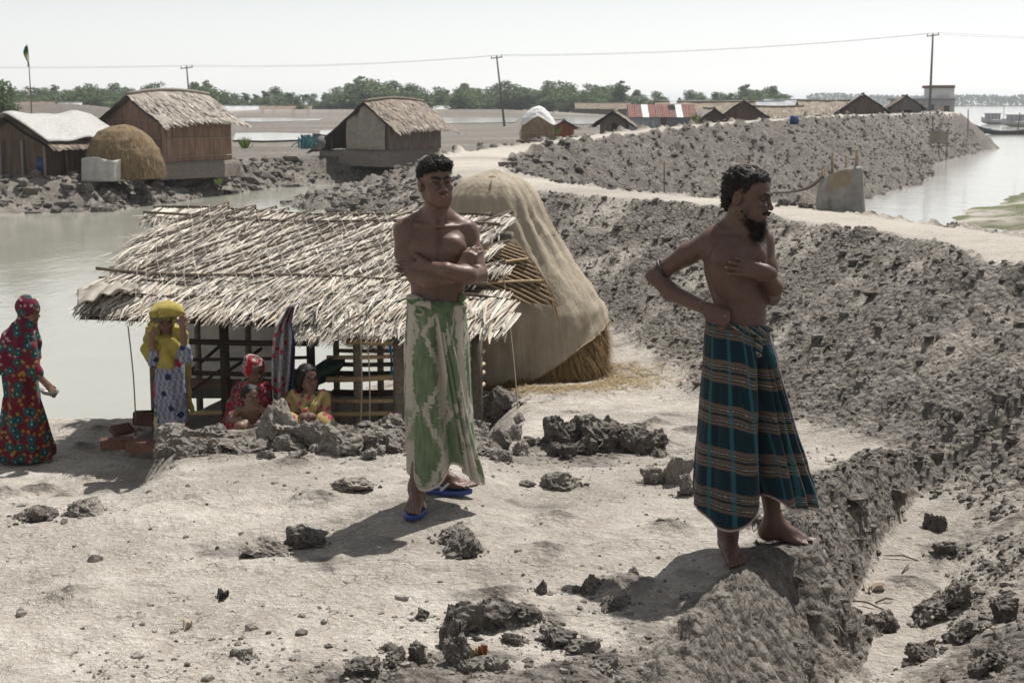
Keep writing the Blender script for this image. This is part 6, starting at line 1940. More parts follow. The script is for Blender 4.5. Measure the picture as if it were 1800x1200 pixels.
# round straw stack and the sacking screen before it
stack('straw_stack', 48.0, [(219, 214, 222), (222, 196, 234), (230, 176, 250), (245, 162, 266), (262, 156, 278), (282, 154, 286), (305, 156, 288), (320, 158, 288)], 'round brown straw stack beside the large thatched house', 'straw stack', straws=6000, base_z=-.62, seed=12, hdf=.95, col=(.20, .145, .085), strawcol=(.30, .22, .12))
def screen(u, v): return at(144 + 68 * u, 279 + 40 * v - 3 * math.sin(u * 6) * (1 - v), 46.6 - .5 * math.sin(u * 3.1) + .06 * math.sin(u * 22))
sheet_thing('sacking_screen', screen, 30, 10, (.40, .39, .36), M_CANVAS, 'whitish sacking screen standing in front of the round straw stack', 'screen', .03)

# stack with a white cover and orange shed beyond the bend of the path
_k2 = lambda py: at(946, py, 84)[2]
stack('straw_stack', 84.0, [(187, 944, 950), (190, 936, 956), (197, 928, 962), (207, 920, 970), (218, 917, 976), (230, 916, 978), (240, 917, 978)], 'straw stack with a white plastic cap behind the bend of the dyke path', 'straw stack',
      net=lambda a: _k2(212) + .25 * math.sin(3 * a), straws=600, base_z=-.6, seed=15, hdf=.9, col=(.26, .20, .13), mat_top=M_TARP)
for k in range(10):
    mb = MB(); q = at(914 + 7.2 * k, 240, 82.5); mb.tube([(0, 0, 0), (.02, 0, .85 + .12 * (k % 3))], .03, 5, (.22, .18, .14))
    if k == 0: fen = empty('stick_fence', (at(946, 240, 82.5)[0], 82.5, -.55), 'low fence of sticks round the white-capped straw stack', 'fence')
    link('stick', mb.mesh('stick'), M_WOOD, fen, loc=A3((q[0], 82.5, -.55)) - A3(fen.location))
for zz in (.3, .65):
    mb = MB(); mb.tube([(-1.2, .02, zz), (1.2, -.02, zz + .03)], .02, 5, (.25, .2, .15)); link('fence_rail', mb.mesh('fence_rail'), M_WOOD, fen)
def shed_small():
    r = house('lean_to', 'small shed with an orange side and white roof beside the capped straw stack', at(990, 235, 84)[0], 84, -.55, math.radians(20), 1.3, 1.4, 1.0, .35, over=.2, verge=.2, roofcol=(.45, .44, .42), wallcol=(.28, .115, .055), seed=31, door=False, ribs=False, shag=.3)
    r['category'] = 'shed'
shed_small()

# row of huts behind the far dyke
HUTS = [  # px centre, py top, Y, width m, yaw, length, roof colour, wall colour, label
    (1078, 194, 80, 1.75, -8, 2.6, (.24, .20, .16), (.15, .13, .115), 'small grey hut with a steep thatch roof, left of the rusty tin shed'),
    (1254, 189, 92, 2.6, 4, 2.6, (.30, .27, .24), (.12, .10, .085), 'low dark gable hut with a pale ridge, right of the rusty tin shed'),
    (1308, 175, 96, 3.3, -10, 4.2, (.22, .175, .14), (.135, .095, .07), 'tall thatched gable hut with reed walls in the row behind the dyke'),
    (1518, 164, 104, 3.7, -12, 4.5, (.19, .15, .12), (.15, .105, .08), 'widest thatched gable hut in the row, left of the hut with a window'),
    (1594, 167, 118, 2.9, -10, 3.6, (.18, .145, .12), (.17, .15, .135), 'thatched hut with a small dark window, just left of the tall pole'),
]
for i, (px, py, Y, W, yw, L, rc, wc, lb) in enumerate(HUTS):
    top = at(px, py, Y); z0 = -.55; rise = W * .27
    wall = top[2] - .1 - z0 - rise
    h_ = house('thatched_hut', lb, top[0], Y, z0, math.radians(yw), W * .8, L, wall, rise, over=.45, verge=.45, roofcol=rc, wallcol=wc, seed=40 + i, door=(i in (0, 1)), ribs=False, shag=.6)
    if i == 4:
        mb = MB(); mb.box((.1, -.05, wall * .72), (.62, .06, .5), None, (.02, .018, .016)); link('window', mb.mesh('window'), M_WOOD, h_)
        for dx in (-.35, .55):
            mb = MB(); mb.box((dx - .0, -.055, wall * .72), (.06, .08, .6), None, (.2, .17, .14)); link('window_frame', mb.mesh('window_frame'), M_WOOD, h_)
LONG = [(1366, 186, 98, 3.4, 3, (.30, .255, .20), 'long thatched roof seen side-on between two gable huts behind the dyke'), (1448, 176, 108, 3.6, 2, (.31, .265, .21), 'high thatched roof seen side-on left of the widest gable hut'),
        (1240, 178, 112, 7.5, 2, (.29, .245, .19), 'long pale thatched roof rising behind the low dark gable hut')]
for i, (px, py, Y, L, yw, rc, lb) in enumerate(LONG):
    top = at(px, py, Y)
    house('thatched_hut', lb, top[0] - L / 2, Y, -.55, math.radians(yw - 90), 2.4, L, top[2] + .45 - .75, .75, over=.4, verge=.2, roofcol=rc, wallcol=(.13, .095, .07), seed=60 + i, door=False, ribs=False, shag=.6)
# tin shed, long side to the camera
rust, wht, red2 = (.20, .075, .050), (.74, .74, .72), (.17, .085, .065)
top = at(1162, 184, 86)
ts = house('tin_shed', 'shed with a rust-red corrugated roof holding two bright white sheets', top[0] - 1.95, 86, -.55, math.radians(-90), 2.2, 3.9, top[2] + .55 - .62, .6, over=.25, verge=.06, wallcol=(.36, .38, .39), seed=71, tin=[rust, red2, wht, rust, red2, rust, red2, wht, rust, red2], door=False, ribs=False, sag=0)
mb = MB(); mb.box((1.16, 2.0, .75), (.05, .36, 1.5), None, (.11, .06, .05)); link('door', mb.mesh('door'), M_TIN, ts)
mb = MB(); mb.box((1.15, 3.0, .75), (.03, 1.6, 1.45), None, (.16, .17, .18)); link('wall_panel', mb.mesh('wall_panel'), M_TIN, ts)
mb = MB(); mb.box((.2, 2.65, top[2] + .55 + .14), (.5, .4, .03), np.array(Euler((0, .5, 0)).to_matrix()), (.05, .06, .08)); link('solar_panel', mb.mesh('solar_panel'), M_TIN, ts)

# concrete house by the tall pole
def concrete():
    Y = 150
    a, b = at(1592, 190, Y), at(1679, 190, Y)
    c = empty('concrete_house', ((a[0] + b[0]) / 2, Y, -.6), 'flat-roofed grey concrete house with a whitewashed upper room', 'house')
    O = A3(c.location)
    def bx(nm, px0, px1, py0, py1, dy, depth, col, mat=M_PLASTER):
        p, q = at(px0, py0, Y + dy), at(px1, py1, Y + dy)
        mb = MB(); mb.box(A3(((p[0] + q[0]) / 2, Y + dy + depth / 2, (p[2] + q[2]) / 2)) - O, (q[0] - p[0], depth, abs(p[2] - q[2])), None, col); link(nm, mb.mesh(nm), mat, c)
    bx('wall', 1592, 1676, 176, 224, 0, 6, (.33, .33, .34)); bx('roof_slab', 1588, 1680, 173.5, 176, -.3, 6.6, (.24, .23, .23))
    bx('upper_room', 1644, 1677, 155, 173.4, .5, 4, (.60, .60, .60)); bx('upper_roof', 1642.5, 1679, 150, 155, .3, 4.5, (.17, .11, .09))
    bx('door', 1660, 1668, 186, 215, -.06, .08, (.08, .07, .06)); bx('window', 1612, 1622, 184, 195, -.06, .08, (.07, .08, .09)); bx('window', 1634, 1642, 184, 195, -.06, .08, (.07, .08, .09)); bx('side_wall', 1647, 1656, 188, 215, -.05, .06, (.45, .30, .24))
concrete()
# pale tin and thatch roofs peeping out further back
for i, (px, py, Y, W, rc, lb) in enumerate(((1206, 178, 150, 5.0, (.42, .44, .47), 'grey-blue metal roof behind the rusty tin shed'), (1332, 178, 150, 6.0, (.42, .43, .45), 'pale metal roof behind the tall thatched gable hut'), (1402, 175, 165, 7.0, (.40, .41, .42), 'wide pale roof left of the high thatched roof'),
                                   (85, 181, 200, 8, (.55, .55, .53), 'small white roof on the distant levee at the left'), (425, 187, 260, 9, (.52, .53, .54), 'white sheet roof far off among trees beyond the large house'), (782, 186, 265, 8, (.55, .55, .54), 'small white roof far off below the trees behind the middle house'), (1060, 181, 240, 9, (.22, .18, .14), 'brown thatched house beneath the trees beyond the salt pans'), (35, 178, 190, 8, (.2, .16, .13), 'low brown hut on the distant levee at the left edge'), (500, 186, 255, 9, (.24, .19, .15), 'brown hut far off between the large and the middle house'))):
    top = at(px, py, Y); z0 = max(gz(top[0], Y + 2) - .2, -.6)
    house('distant_house', lb, top[0] - W / 2, Y + 1.5, z0, math.radians(-88), 3.0, W, max(top[2] - z0 - .8, .9), .75, over=.4, verge=.2, roofcol=rc, wallcol=(.15, .12, .10), seed=80 + i, door=False, ribs=False, shag=.05 if rc[0] > .35 else .4)

# ------------------------------------------------------------------ trees
M_FOL = vmat('foliage', rough=.7, nscale=.6, namp=.35, bstr=0, spec=.2, trans=.25)
M_BARK = vmat('bark', rough=.9, nscale=4, namp=.3, bstr=.4, spec=.1)
def tree_meshes(seed, h, kind):
    r = np.random.RandomState(seed); tb = MB(); cb = MB()
    lean = r.uniform(-.08, .08) * h
    top = A3((lean, 0, h * .8))
    tb.tube([(0, 0, -.4), (lean * .3, 0, h * .35), top * .8, top], [.028 * h, .02 * h, .012 * h, .004 * h], 6, (.10, .085, .07))
    blobs = []
    if kind == 'palm':
        for k in range(15):
            a = 2 * np.pi * k / 15 + r.uniform(-.2, .2); L = h * r.uniform(.30, .42); up = r.uniform(-.1, .7)
            pts = [top + A3((math.cos(a), math.sin(a), 0)) * L * q + A3((0, 0, up * L * q - .75 * L * q * q)) for q in np.linspace(0, 1, 7)]
            for i in range(6):
                d = pts[i + 1] - pts[i]; sd = np.cross(d, (0, 0, 1)); sd /= np.linalg.norm(sd) + 1e-9; wv = .075 * h * (1 - .12 * i)
                for sg in (-1, 1):
                    q = pts[i] + sd * sg * wv + A3((0, 0, -.5 * wv)); cb.add([pts[i], pts[i + 1], q + d, q + d * .4], [(0, 1, 2, 3)], None, A3((.045, .075, .028)) * r.uniform(.7, 1.4))
        return tb.mesh('trunk', True), cb.mesh('crown')
    nb = 13
    for k in range(nb):
        q = (k + r.uniform(.2, .8)) / nb
        zz = h * (.16 + .80 * q); prof = math.sin(math.pi * min(max(.12 + .80 * q, 0), 1)) ** .6
        rad = h * (.36 if kind != 'tall' else .24) * prof * r.uniform(.7, 1.1)
        a = r.uniform(0, 2 * np.pi); off = rad * r.uniform(.15, .65)
        c = A3((math.cos(a) * off + lean * zz / h, math.sin(a) * off, zz)); blobs.append((c, max(rad, .08 * h) * A3((.72, .72, .50))))
        if k < 7: tb.tube([A3((lean * .5, 0, zz * .6)), c], [.010 * h, .003 * h], 5, (.10, .085, .07), cap=False)
    n = 1900
    wt = np.array([b_[1][0] ** 2 for b_ in blobs]); wt /= wt.sum()
    bi = r.choice(nb, n, p=wt); Cn = np.array([b_[0] for b_ in blobs])[bi]; Rd = np.array([b_[1] for b_ in blobs])[bi]
    nm_ = lambda v: v / (np.linalg.norm(v, axis=1)[:, None] + 1e-9)
    d = nm_(r.normal(size=(n, 3))); p = Cn + d * Rd * (r.rand(n) ** .35)[:, None]
    s_ = (h * r.uniform(.016, .038, n))[:, None]; e1 = nm_(r.normal(size=(n, 3))); e2 = nm_(np.cross(e1, d + .3 * r.normal(size=(n, 3))))
    V_ = np.stack([p - e1 * s_, p - e2 * s_ * .6, p + e1 * s_, p + e2 * s_ * .6], 1).reshape(-1, 3)
    C_ = A3((.100, .142, .058)) * (r.uniform(.6, 1.35, n) * np.where(r.rand(n) < .12, 1.3, 1))[:, None]
    cb.add(V_, np.arange(4 * n).reshape(-1, 4), None, np.repeat(C_, 4, axis=0))
    return tb.mesh('trunk', True), cb.mesh('crown')
TV = {}
for k in range(6): TV[('round', k)] = tree_meshes(300 + k, 7.0, 'round')
for k in range(5): TV[('tall', k)] = tree_meshes(320 + k, 8.5, 'tall')
for k in range(2): TV[('palm', k)] = tree_meshes(340 + k, 6.0, 'palm')
def tree(px, top_py, Y, kind, k, label, group=None, nm='tree', wide=1.0):
    t = at(px, top_py, Y); z0 = -.5
    hh = {'round': 7.0, 'tall': 8.5, 'palm': 6.6}[kind]
    sc = (t[2] - z0) / hh
    o = empty(nm, (t[0], Y, z0), label, 'tree', group, rz=(px * 37 % 628) / 100.0)
    o.scale = (sc * 1.2 * wide, sc * 1.2 * wide, sc)
    tm, cm = TV[(kind, k)]
    link('trunk', tm, M_BARK, o); link('crown', cm, M_FOL, o)
def skyline(px):
    return np.interp(px, [0, 60, 120, 160, 185, 230, 260, 330, 350, 400, 470, 530, 560, 600, 640, 680, 700, 730, 800, 850, 900, 1000, 1040, 1090, 1115, 1130, 1180, 1230, 1300, 1340, 1375, 1400], [160, 157, 155, 146, 148, 158, 152, 146, 146, 154, 158, 162, 152, 146, 138, 136, 150, 154, 144, 150, 145, 150, 150, 143, 160, 170, 164, 158, 152, 148, 162, 172])
rs = np.random.RandomState(77)
px = -30.0; row = 0
while px < 1395:
    yy = skyline(px) - 1 + rs.uniform(-8, 13)
    kind = 'tall' if (rs.rand() < .35) else 'round'
    Yt = rs.uniform(275, 330)
    seg = [(-99, 60, 'left of the flagpole'), (60, 150, 'right of the flagpole'), (150, 260, 'above the large house gable'), (260, 340, 'left of the pole behind the large house'), (340, 420, 'above the right end of the large house'), (420, 560, 'between the large and the middle house'),
           (560, 700, 'above the middle house'), (700, 800, 'right of the middle house ridge'), (800, 880, 'just left of the tilted pole'), (880, 990, 'behind the white-capped straw stack'), (990, 1110, 'behind the left grey hut'), (1110, 1220, 'above the rusty tin shed'), (1220, 1300, 'above the low dark gable hut'), (1300, 1500, 'behind the tall thatched gable hut')]
    where = [w_ for a_, b_, w_ in seg if a_ <= px < b_][0]
    tree(px, yy, Yt, kind, rs.randint(5), 'tall green skyline tree ' + where, 'skyline trees ' + where, wide=1.25)
    for q_ in range(2):
        tree(px + 11 * q_ + rs.uniform(0, 6), yy + rs.uniform(8, 20), Yt - rs.uniform(8, 25), 'round', rs.randint(6), 'low bushy skyline tree ' + where, 'low trees ' + where, wide=1.9)
    px += rs.uniform(15, 23)
tree(1088, 141, 262, 'tall', 1, 'tall thin-crowned tree standing above its neighbours behind the left grey hut')
for i, (pp, ty) in enumerate(((533, 155), (518, 160), (470, 160), (95, 160), (262, 158))):
    tree(pp, ty, 262, 'palm', i % 2, 'palm tree in front of the skyline belt', 'palms before the skyline belt', 'palm_tree')
tree(0, 141, 120, 'round', 2, 'tree at the extreme left edge reaching above the others')

def far_wood():
    """hazy wood on the far bank of the river: one mass"""
    r = np.random.RandomState(5); n = 14000
    X = r.uniform(250, 900, n); Y = 1180 + .12 * X + r.uniform(-25, 25, n)
    topz = 7.5 + 3.0 * fbm(X * .02, X * 0, 3, 3) + 2.2 * fbm(X * .09, X * 0, 2, 7)
    Z = RIVER_Z + r.rand(n) ** .7 * (topz + 1.5)
    s_ = r.uniform(.6, 1.5, n)
    e = r.normal(size=(n, 2, 3)); e /= np.linalg.norm(e, axis=2)[..., None]
    P = np.stack([X, Y, Z], -1)
    V = np.stack([P - e[:, 0] * s_[:, None], P - e[:, 1] * s_[:, None], P + e[:, 0] * s_[:, None], P + e[:, 1] * s_[:, None]], 1).reshape(-1, 3)
    C = np.repeat(A3((.060, .085, .04)) * r.uniform(.7, 1.3, n)[:, None], 4, axis=0)
    me = mesh_np('far_wood', V, np.arange(4 * n).reshape(-1, 4), False, C)
    tag(link('far_wood', me, M_FOL), 'hazy belt of trees on the far bank of the river', 'wood', kind='stuff')
    mb = MB(); mb.box((600, 1262, RIVER_Z - .5), (760, 20, 2.4), np.array(Euler((0, 0, math.atan(.12))).to_matrix()), (.2, .18, .15)); tag(mb.build('far_bank', M_MUDV), kind='structure')
far_wood()

# ------------------------------------------------------------------ poles and wires
def utility_pole(px_top, py_top, px_base, Y, label, z0=-.6, arms=1, yaw=0.0, r=.09):
    t = at(px_top, py_top, Y); b = at(px_base, 200, Y); b[2] = z0
    root = empty('utility_pole', b, label, 'pole')
    mb = MB(); mb.tube([(0, 0, 0), t - b], [r * 1.3, r * .8], 8, (.13, .115, .10)); link('shaft', mb.mesh('shaft', True), M_WOOD, root)
    ends = []
    for k in range(arms):
        c = t - b + A3((0, 0, -.15 - .45 * k)); d = A3((math.cos(yaw), math.sin(yaw), .12)) * .62
        mb = MB(); mb.tube([c - d, c + d], .055, 6, (.12, .11, .10)); arm = link('crossarm', mb.mesh('crossarm'), M_WOOD, root)
        for q in (-.9, 0, .9):
            mb = MB(); e = c + d * q; mb.tube([e, e + A3((0, 0, .16)), e + A3((0, 0, .24))], [.03, .05, .03], 6, (.10, .09, .09)); link('insulator', mb.mesh('insulator'), M_PLASTIC, arm)
            if k == 0: ends.append(b + e + A3((0, 0, .22)))
    return ends
e1 = utility_pole(328, 117, 336, 150, 'leaning utility pole standing behind the large thatched house', yaw=.1)
e2 = utility_pole(873, 99, 887, 140, 'tilted utility pole in the salt pans right of the middle house', yaw=.5)
e3 = utility_pole(1640, 60, 1634, 140, 'tall upright utility pole beside the concrete house', yaw=.15, r=.11)
e0 = [A3((-110, 175, 8.2 + .0 * k)) + A3((.6 * k, 0, 0)) for k in range(3)]; e4 = [A3((118, 175, 10.2)) + A3((.6 * k, 0, 0)) for k in range(3)]
for n_, (A, Bq, lb) in enumerate(((e0, e1, 'stretch of power wire left of the pole behind the large house'), (e1, e2, 'power wire between the two leaning poles'), (e2, e3, 'power wire between the tilted pole and the tall upright pole'), (e3, e4, 'power wire running off to the right from the tall pole'))):
    for k in (0, 2):
        a, b = A[k], Bq[k]; sag = np.linalg.norm(b - a) * .012
        mb = MB(); mb.tube([a + (b - a) * q - A3((0, 0, sag * 4 * q * (1 - q))) for q in np.linspace(0, 1, 14)], .010 if n_ != 2 else .012, 4, (.16, .16, .16), cap=False)
        tag(mb.build('power_wire', M_PLASTIC, None, False, origin=a), lb, 'wire', 'power wires')

def flagpole():
    Y = 60; b = at(54, 200, Y); t = at(49, 84, Y); b[2] = -.5
    root = empty('flagpole', b, 'thin bamboo flagpole with a small green and yellow flag', 'flagpole')
    mb = MB(); mb.tube([(0, 0, 0), (t - b) * .5 + A3((.03, 0, 0)), t - b], [.035, .028, .016], 6, (.20, .17, .13)); link('shaft', mb.mesh('shaft'), M_BAMBOO, root)
    n, m = 14, 8; T = t - b
    P = np.array([[T + A3((-.02 - .16 * v * (.6 + .4 * math.sin(u * 5)), .06 * math.sin(u * 7 + v * 3), .15 - .85 * u - .1 * v)) for v in np.linspace(0, 1, m)] for u in np.linspace(0, 1, n)])
    C = np.zeros((n, m, 3)); C[:] = (.02, .13, .06); C[6:10, 2:6] = (.55, .42, .03); C[9:11, 3:6] = (.03, .03, .02)
    mb = MB(); mb.grid(P, C); o = link('flag', mb.mesh('flag', True), M_CLOTHW, root); o.modifiers.new('thickness', 'SOLIDIFY').thickness = .006
flagpole()

# ------------------------------------------------------------------ river side: screen, boats, posts
def river_screen():
    Y = 18.5
    root = empty('washing_screen', at(1478, 400, Y), 'grey plastic screen round wooden posts on the river side of the path', 'screen')
    O = A3(root.location)
    for px, t, b, r, dy in ((1507, 263, 392, .030, 0), (1464, 268, 345, .022, -.1), (1488, 273, 380, .016, .4), (1446, 298, 392, .020, .1), (1449, 296, 380, .014, .5)):
        p, q = at(px, t, Y + dy), at(px - 3, b + 30, Y + dy); mb = MB(); mb.tube([p - O, q - O], r, 7, (.22, .18, .135)); link('post', mb.mesh('post', True), M_WOOD, root)
    n, m = 40, 18
    P = np.zeros((n, m, 3))
    for i, u in enumerate(np.linspace(0, 1, n)):
        for j, v in enumerate(np.linspace(0, 1, m)):
            px = 1441 + 75 * u - 6 * math.sin(3 * v) * (1 - u) + (6 * v if u > .9 else 0)
            top = 318 - 14 * math.sin(u * 2.2) - 14 * u; bot = 396
            P[i, j] = at(px, top + (bot - top) * v, Y - .22 * math.sin(u * 3.1) + .03 * math.sin(u * 17 + v * 4) + .02 * math.sin(v * 9 + u * 4)) - O
    C = np.tile(A3((.33, .32, .30)), (n, m, 1)); C[:, 2:5] *= 1.1; C[8:30, 1:6] = (.34, .29, .21)
    mb = MB(); mb.grid(P, C); o = link('plastic_wall', mb.mesh('plastic_wall', True), M_TARP, root); o.modifiers.new('thickness', 'SOLIDIFY').thickness = .006
    mb = MB(); mb.tube(catmull([at(1446, 312, Y) - O, at(1420, 330, Y + 3) - O, at(1385, 338, Y + 8) - O, at(1355, 339, Y + 10) - O], 5), .025, 6, (.14, .11, .09)); link('tether_pole', mb.mesh('tether_pole', True), M_WOOD, root)
river_screen()

def hull(L, W, H, col, n=22, m=9, up=.35):
    mb = MB(); xs = np.linspace(-1, 1, n); th = np.linspace(-np.pi / 2, np.pi / 2, m)
    P = np.zeros((n, 2 * m, 3))
    for i, x in enumerate(xs):
        w = W / 2 * max(1 - abs(x) ** 2.6, .02); z0 = up * abs(x) ** 2.5
        for j, t in enumerate(th):
            P[i, j] = (x * L / 2, math.sin(t) * w, z0 + H - math.cos(t) * H); P[i, 2 * m - 1 - j] = (x * L / 2, math.sin(t) * w * .88, z0 + H - math.cos(t) * H * .86 - .005)
    mb.grid(P, col); return mb
def boat(px, py, Y, L, yaw, label, W=.95, H=.42, col=(.06, .052, .045), up=.4):
    p = at(px, py, Y); root = empty('wooden_boat', (p[0], Y, RIVER_Z - .12), label, 'boat', None, yaw)
    link('hull', hull(L, W, H, col, up=up).mesh('hull', True), M_WOOD, root)
    for k in range(4):
        mb = MB(); mb.box((-L * .3 + L * .2 * k, 0, H * .75), (.16, W * .8, .03), None, (.14, .12, .1)); link('thwart', mb.mesh('thwart'), M_WOOD, root)
    return root
Yb = 2500 and atz(1760, 237, RIVER_Z)[1]
bt = boat(1772, 234, Yb, 9.2, math.radians(4), 'long dark wooden boat carrying blue drums near the dyke', W=1.3, H=.62, up=.9)
def drum(px, r, h, label, col, z):
    q = at(px, 230, Yb - .02); mb = MB(); mb.tube([(0, 0, 0), (0, 0, .04), (0, 0, h * .33), (0, 0, h * .36), (0, 0, h * .64), (0, 0, h * .67), (0, 0, h - .03), (0, 0, h)], [r * .93, r, r, r * 1.04, r * 1.04, r, r, r * .9], 14, col)
    o = link('blue_drum', mb.mesh('blue_drum', True), M_PLASTIC, None, loc=(q[0], q[1], z)); tag(o, label, 'drum')
drum(1716, .30, .5, 'left one of the blue drums in the long boat', (.02, .10, .34), RIVER_Z + .12); drum(1728, .28, .48, 'middle one of the blue drums in the long boat', (.025, .12, .36), RIVER_Z + .12); drum(1736, .40, .68, 'largest, lighter blue drum in the long boat', (.05, .20, .36), RIVER_Z + .12)
def cabin_boat(px, Y, L, label, W=2.2):
    r = boat(px, 190, Y, L, math.radians(3), label, W=W, H=.9, col=(.42, .42, .42), up=.6)
    mb = MB(); mb.box((-L * .12, 0, 1.5), (L * .42, W * .7, 1.0), None, (.36, .37, .40)); link('cabin', mb.mesh('cabin'), M_PLASTER, r)
    mb = MB(); mb.box((-L * .12, 0, 2.05), (L * .5, W * .85, .1), None, (.25, .25, .26)); link('cabin_roof', mb.mesh('cabin_roof'), M_PLASTER, r)
    for k in range(4):
        mb = MB(); mb.tube([(-L * .3 + L * .12 * k, -W * .4, .9), (-L * .3 + L * .12 * k, -W * .4, 2.05)], .05, 5, (.2, .2, .2)); link('cabin_post', mb.mesh('cabin_post'), M_WOOD, r)
    mb = MB(); mb.tube([(L * .25, 0, .8), (L * .25, 0, 3.4)], .05, 5, (.2, .2, .2)); link('mast', mb.mesh('mast'), M_WOOD, r)
    return r
cabin_boat(1752, 260, 5.5, 'pale cabin boat moored off the end of the dyke'); cabin_boat(1796, 235, 6.5, 'dark-roofed cabin boat cut by the right edge', W=2.4)
def stilt_net():
    Y = 101; p = at(1652, 225, Y); root = empty('stilt_platform', (p[0], Y, RIVER_Z), 'small stilt frame hung with netting at the foot of the far dyke', 'platform')
    for dx in (-.6, .0, .55):
        mb = MB(); mb.tube([(dx, 0, -.3), (dx + .05, 0, 2.2)], .035, 6, (.11, .09, .075)); link('stilt', mb.mesh('stilt'), M_WOOD, root)
    for zz in (1.0, 1.9):
        mb = MB(); mb.tube([(-3.6 if zz > 2 else -.8, 0, zz + (.1 if zz > 2 else 0)), (.7, 0, zz)], .035, 6, (.12, .1, .08)); link('beam', mb.mesh('beam'), M_WOOD, root)
    mb = MB(); P = np.array([[(-.7 + 1.3 * u, -.08 + .06 * math.sin(9 * u), 2.0 - .9 * v + .1 * math.sin(4 * u)) for v in np.linspace(0, 1, 6)] for u in np.linspace(0, 1, 12)]); mb.grid(P, (.26, .23, .18)); link('net', mb.mesh('net', True), M_CANVAS, root)
stilt_net()
for i, (px, t, b, Y, lb) in enumerate(((1702, 192, 232, 94, 'thin upright stake by the stern of the long boat'), (1789, 198, 226, 96, 'thin slanting stake at the bow of the long boat'), (1640, 202, 220, 93, 'short stake left of the stilt frame'), (1168, 283, 340, 23.3, 'thin upright stick on the dyke slope left of the bearded man'))):
    p, q = at(px + (4 if i == 1 else 0), t, Y), at(px, b, Y); mb = MB(); mb.tube([q + A3((0, 0, -.4)), p], .035 if i < 3 else .012, 5, (.13, .105, .085)); tag(mb.build('stake', M_WOOD, None, True, origin=q), lb, 'stake')

# things lying about the houses
def jar(px, py, Y, r, col, label):
    p = at(px, py, Y); mb = MB(); mb.tube([(0, 0, z * r) for z in (0, .2, .7, 1.2, 1.5, 1.6, 1.7, 1.72)], [.5 * r, .8 * r, 1.0 * r, .8 * r, .45 * r, .42 * r, .52 * r, .4 * r], 14, col)
    tag(link('water_jar', mb.mesh('water_jar', True), M_PLASTIC, None, loc=p), label, 'jar')
jar(557, 263, 59, .38, (.10, .095, .09), 'dark clay water jar beside the porch of the middle house')
def netheap():
    r = np.random.RandomState(3); mb = MB(); c = at(538, 262, 58.5)
    for k in range(45):
        a = r.uniform(0, 6.28); p = c + A3((r.normal() * .14, r.normal() * .12, 0)); pts = [p, p + A3((r.normal() * .08, 0, r.uniform(.2, .6))), p + A3((r.normal() * .18, 0, r.uniform(0, .3)))]
        mb.tube(catmull(pts, 4), .018, 4, (.08, .20, .22), cap=False)
    tag(mb.build('net_heap', M_ROPE, None, False, origin=c), 'heap of turquoise fishing net beside the dark water jar', 'net')
netheap()
def bluebarrel(px, py, Y, r, h, lb):
    mb = MB(); mb.tube([(0, 0, 0), (0, 0, h * .33), (0, 0, h * .36), (0, 0, h * .64), (0, 0, h * .67), (0, 0, h)], [r, r, r * 1.05, r * 1.05, r, r * .92], 14, (.015, .045, .15)); tag(link('blue_barrel', mb.mesh('blue_barrel', True), M_PLASTIC, None, loc=at(px, py, Y)), lb, 'barrel')
bluebarrel(76, 303, 47.5, .20, .48, 'blue barrel in the open front of the left stall'); bluebarrel(1396, 219, 70, .22, .42, 'blue barrel at the end of the side-on thatched roof behind the dyke')
# ------------------------------------------------------------------ mud lumps, bricks, loose clods
LUMPS = [lump_mesh('mud_lump', 500 + i, 4, rough=.26, col=.42) for i in range(9)]
def mud_obj_mat(name, c0, c1):
    m, nt, b = newmat(name)
    tc = N(nt, 'ShaderNodeTexCoord'); geo = N(nt, 'ShaderNodeNewGeometry'); P = geo.outputs['Position']
    n1 = noise(nt, 9, 6, .65, P); n2 = noise(nt, 45, 5, .65, P)
    c = ramp(nt, n1, [(.3, c0), (.7, c1)]); c = mixc(nt, ramp(nt, n2, [(.5, (0, 0, 0)), (.75, (.5,) * 3)]), c, tuple(min(v * 1.35, .5) for v in c1))
    nt.links.new(c, b.inputs['Base Color']); b.inputs['Roughness'].default_value = .9; b.inputs['Specular IOR Level'].default_value = .2
    bump(nt, b, math_(nt, 'ADD', n1, math_(nt, 'MULTIPLY', n2, .7)), .9, .045)
    return m
M_LUMP = mud_obj_mat('dried_grey_mud', (.125, .107, .088), (.235, .207, .175)); M_LUMPD = mud_obj_mat('moist_dark_mud', (.085, .072, .06), (.165, .142, .12))
for l in LUMPS: l.materials.append(M_GROUND)
DARK = [lump_mesh('mud_lump', 540 + i, 4, rough=.28, col=.85) for i in range(9)]
for l in DARK: l.materials.append(M_GROUND)
LUMP_AT = []
def lump(px, py, w, h, label, group=None, Y=None, k=None, dark=False, depth=None, z=None):
    """px, py = middle of its foot in the picture; w, h in picture pixels"""
    if Y is None:
        lo, hi = 3.5, 40.0
        ys = np.linspace(3.5, 26, 400); pts = np.array([at(px, py, y) for y in ys]); g = gzs(pts[:, 0], pts[:, 1])
        i = np.argmax(pts[:, 2] <= g); Y = ys[i] if (pts[:, 2] <= g).any() else 12.0
    p = at(px, py, Y); gzv = gz(p[0], p[1]) if z is None else z
    sw, sh = w / 2 * Y / 2500 * 1.12, h * Y / 2500 * 1.15
    r = random.Random(int(px * 13 + py * 7)); k = r.randrange(9) if k is None else k
    o = link('mud_lump', (DARK if dark else LUMPS)[k], None, None)
    o.location = (p[0], p[1] + sw * .4, min(p[2], gzv + .05) + sh * .30); o.scale = (sw, (depth or r.uniform(.75, 1.1)) * sw, sh * .62); o.rotation_euler = (r.uniform(-.25, .25), r.uniform(-.25, .25), r.uniform(0, 6.28) if abs(w - h) < 12 else r.uniform(-.4, .4))
    LUMP_AT.append((p[0], p[1] + sw * .4, sw))
    tag(o, label, 'mud lump', group)
random.seed(5)
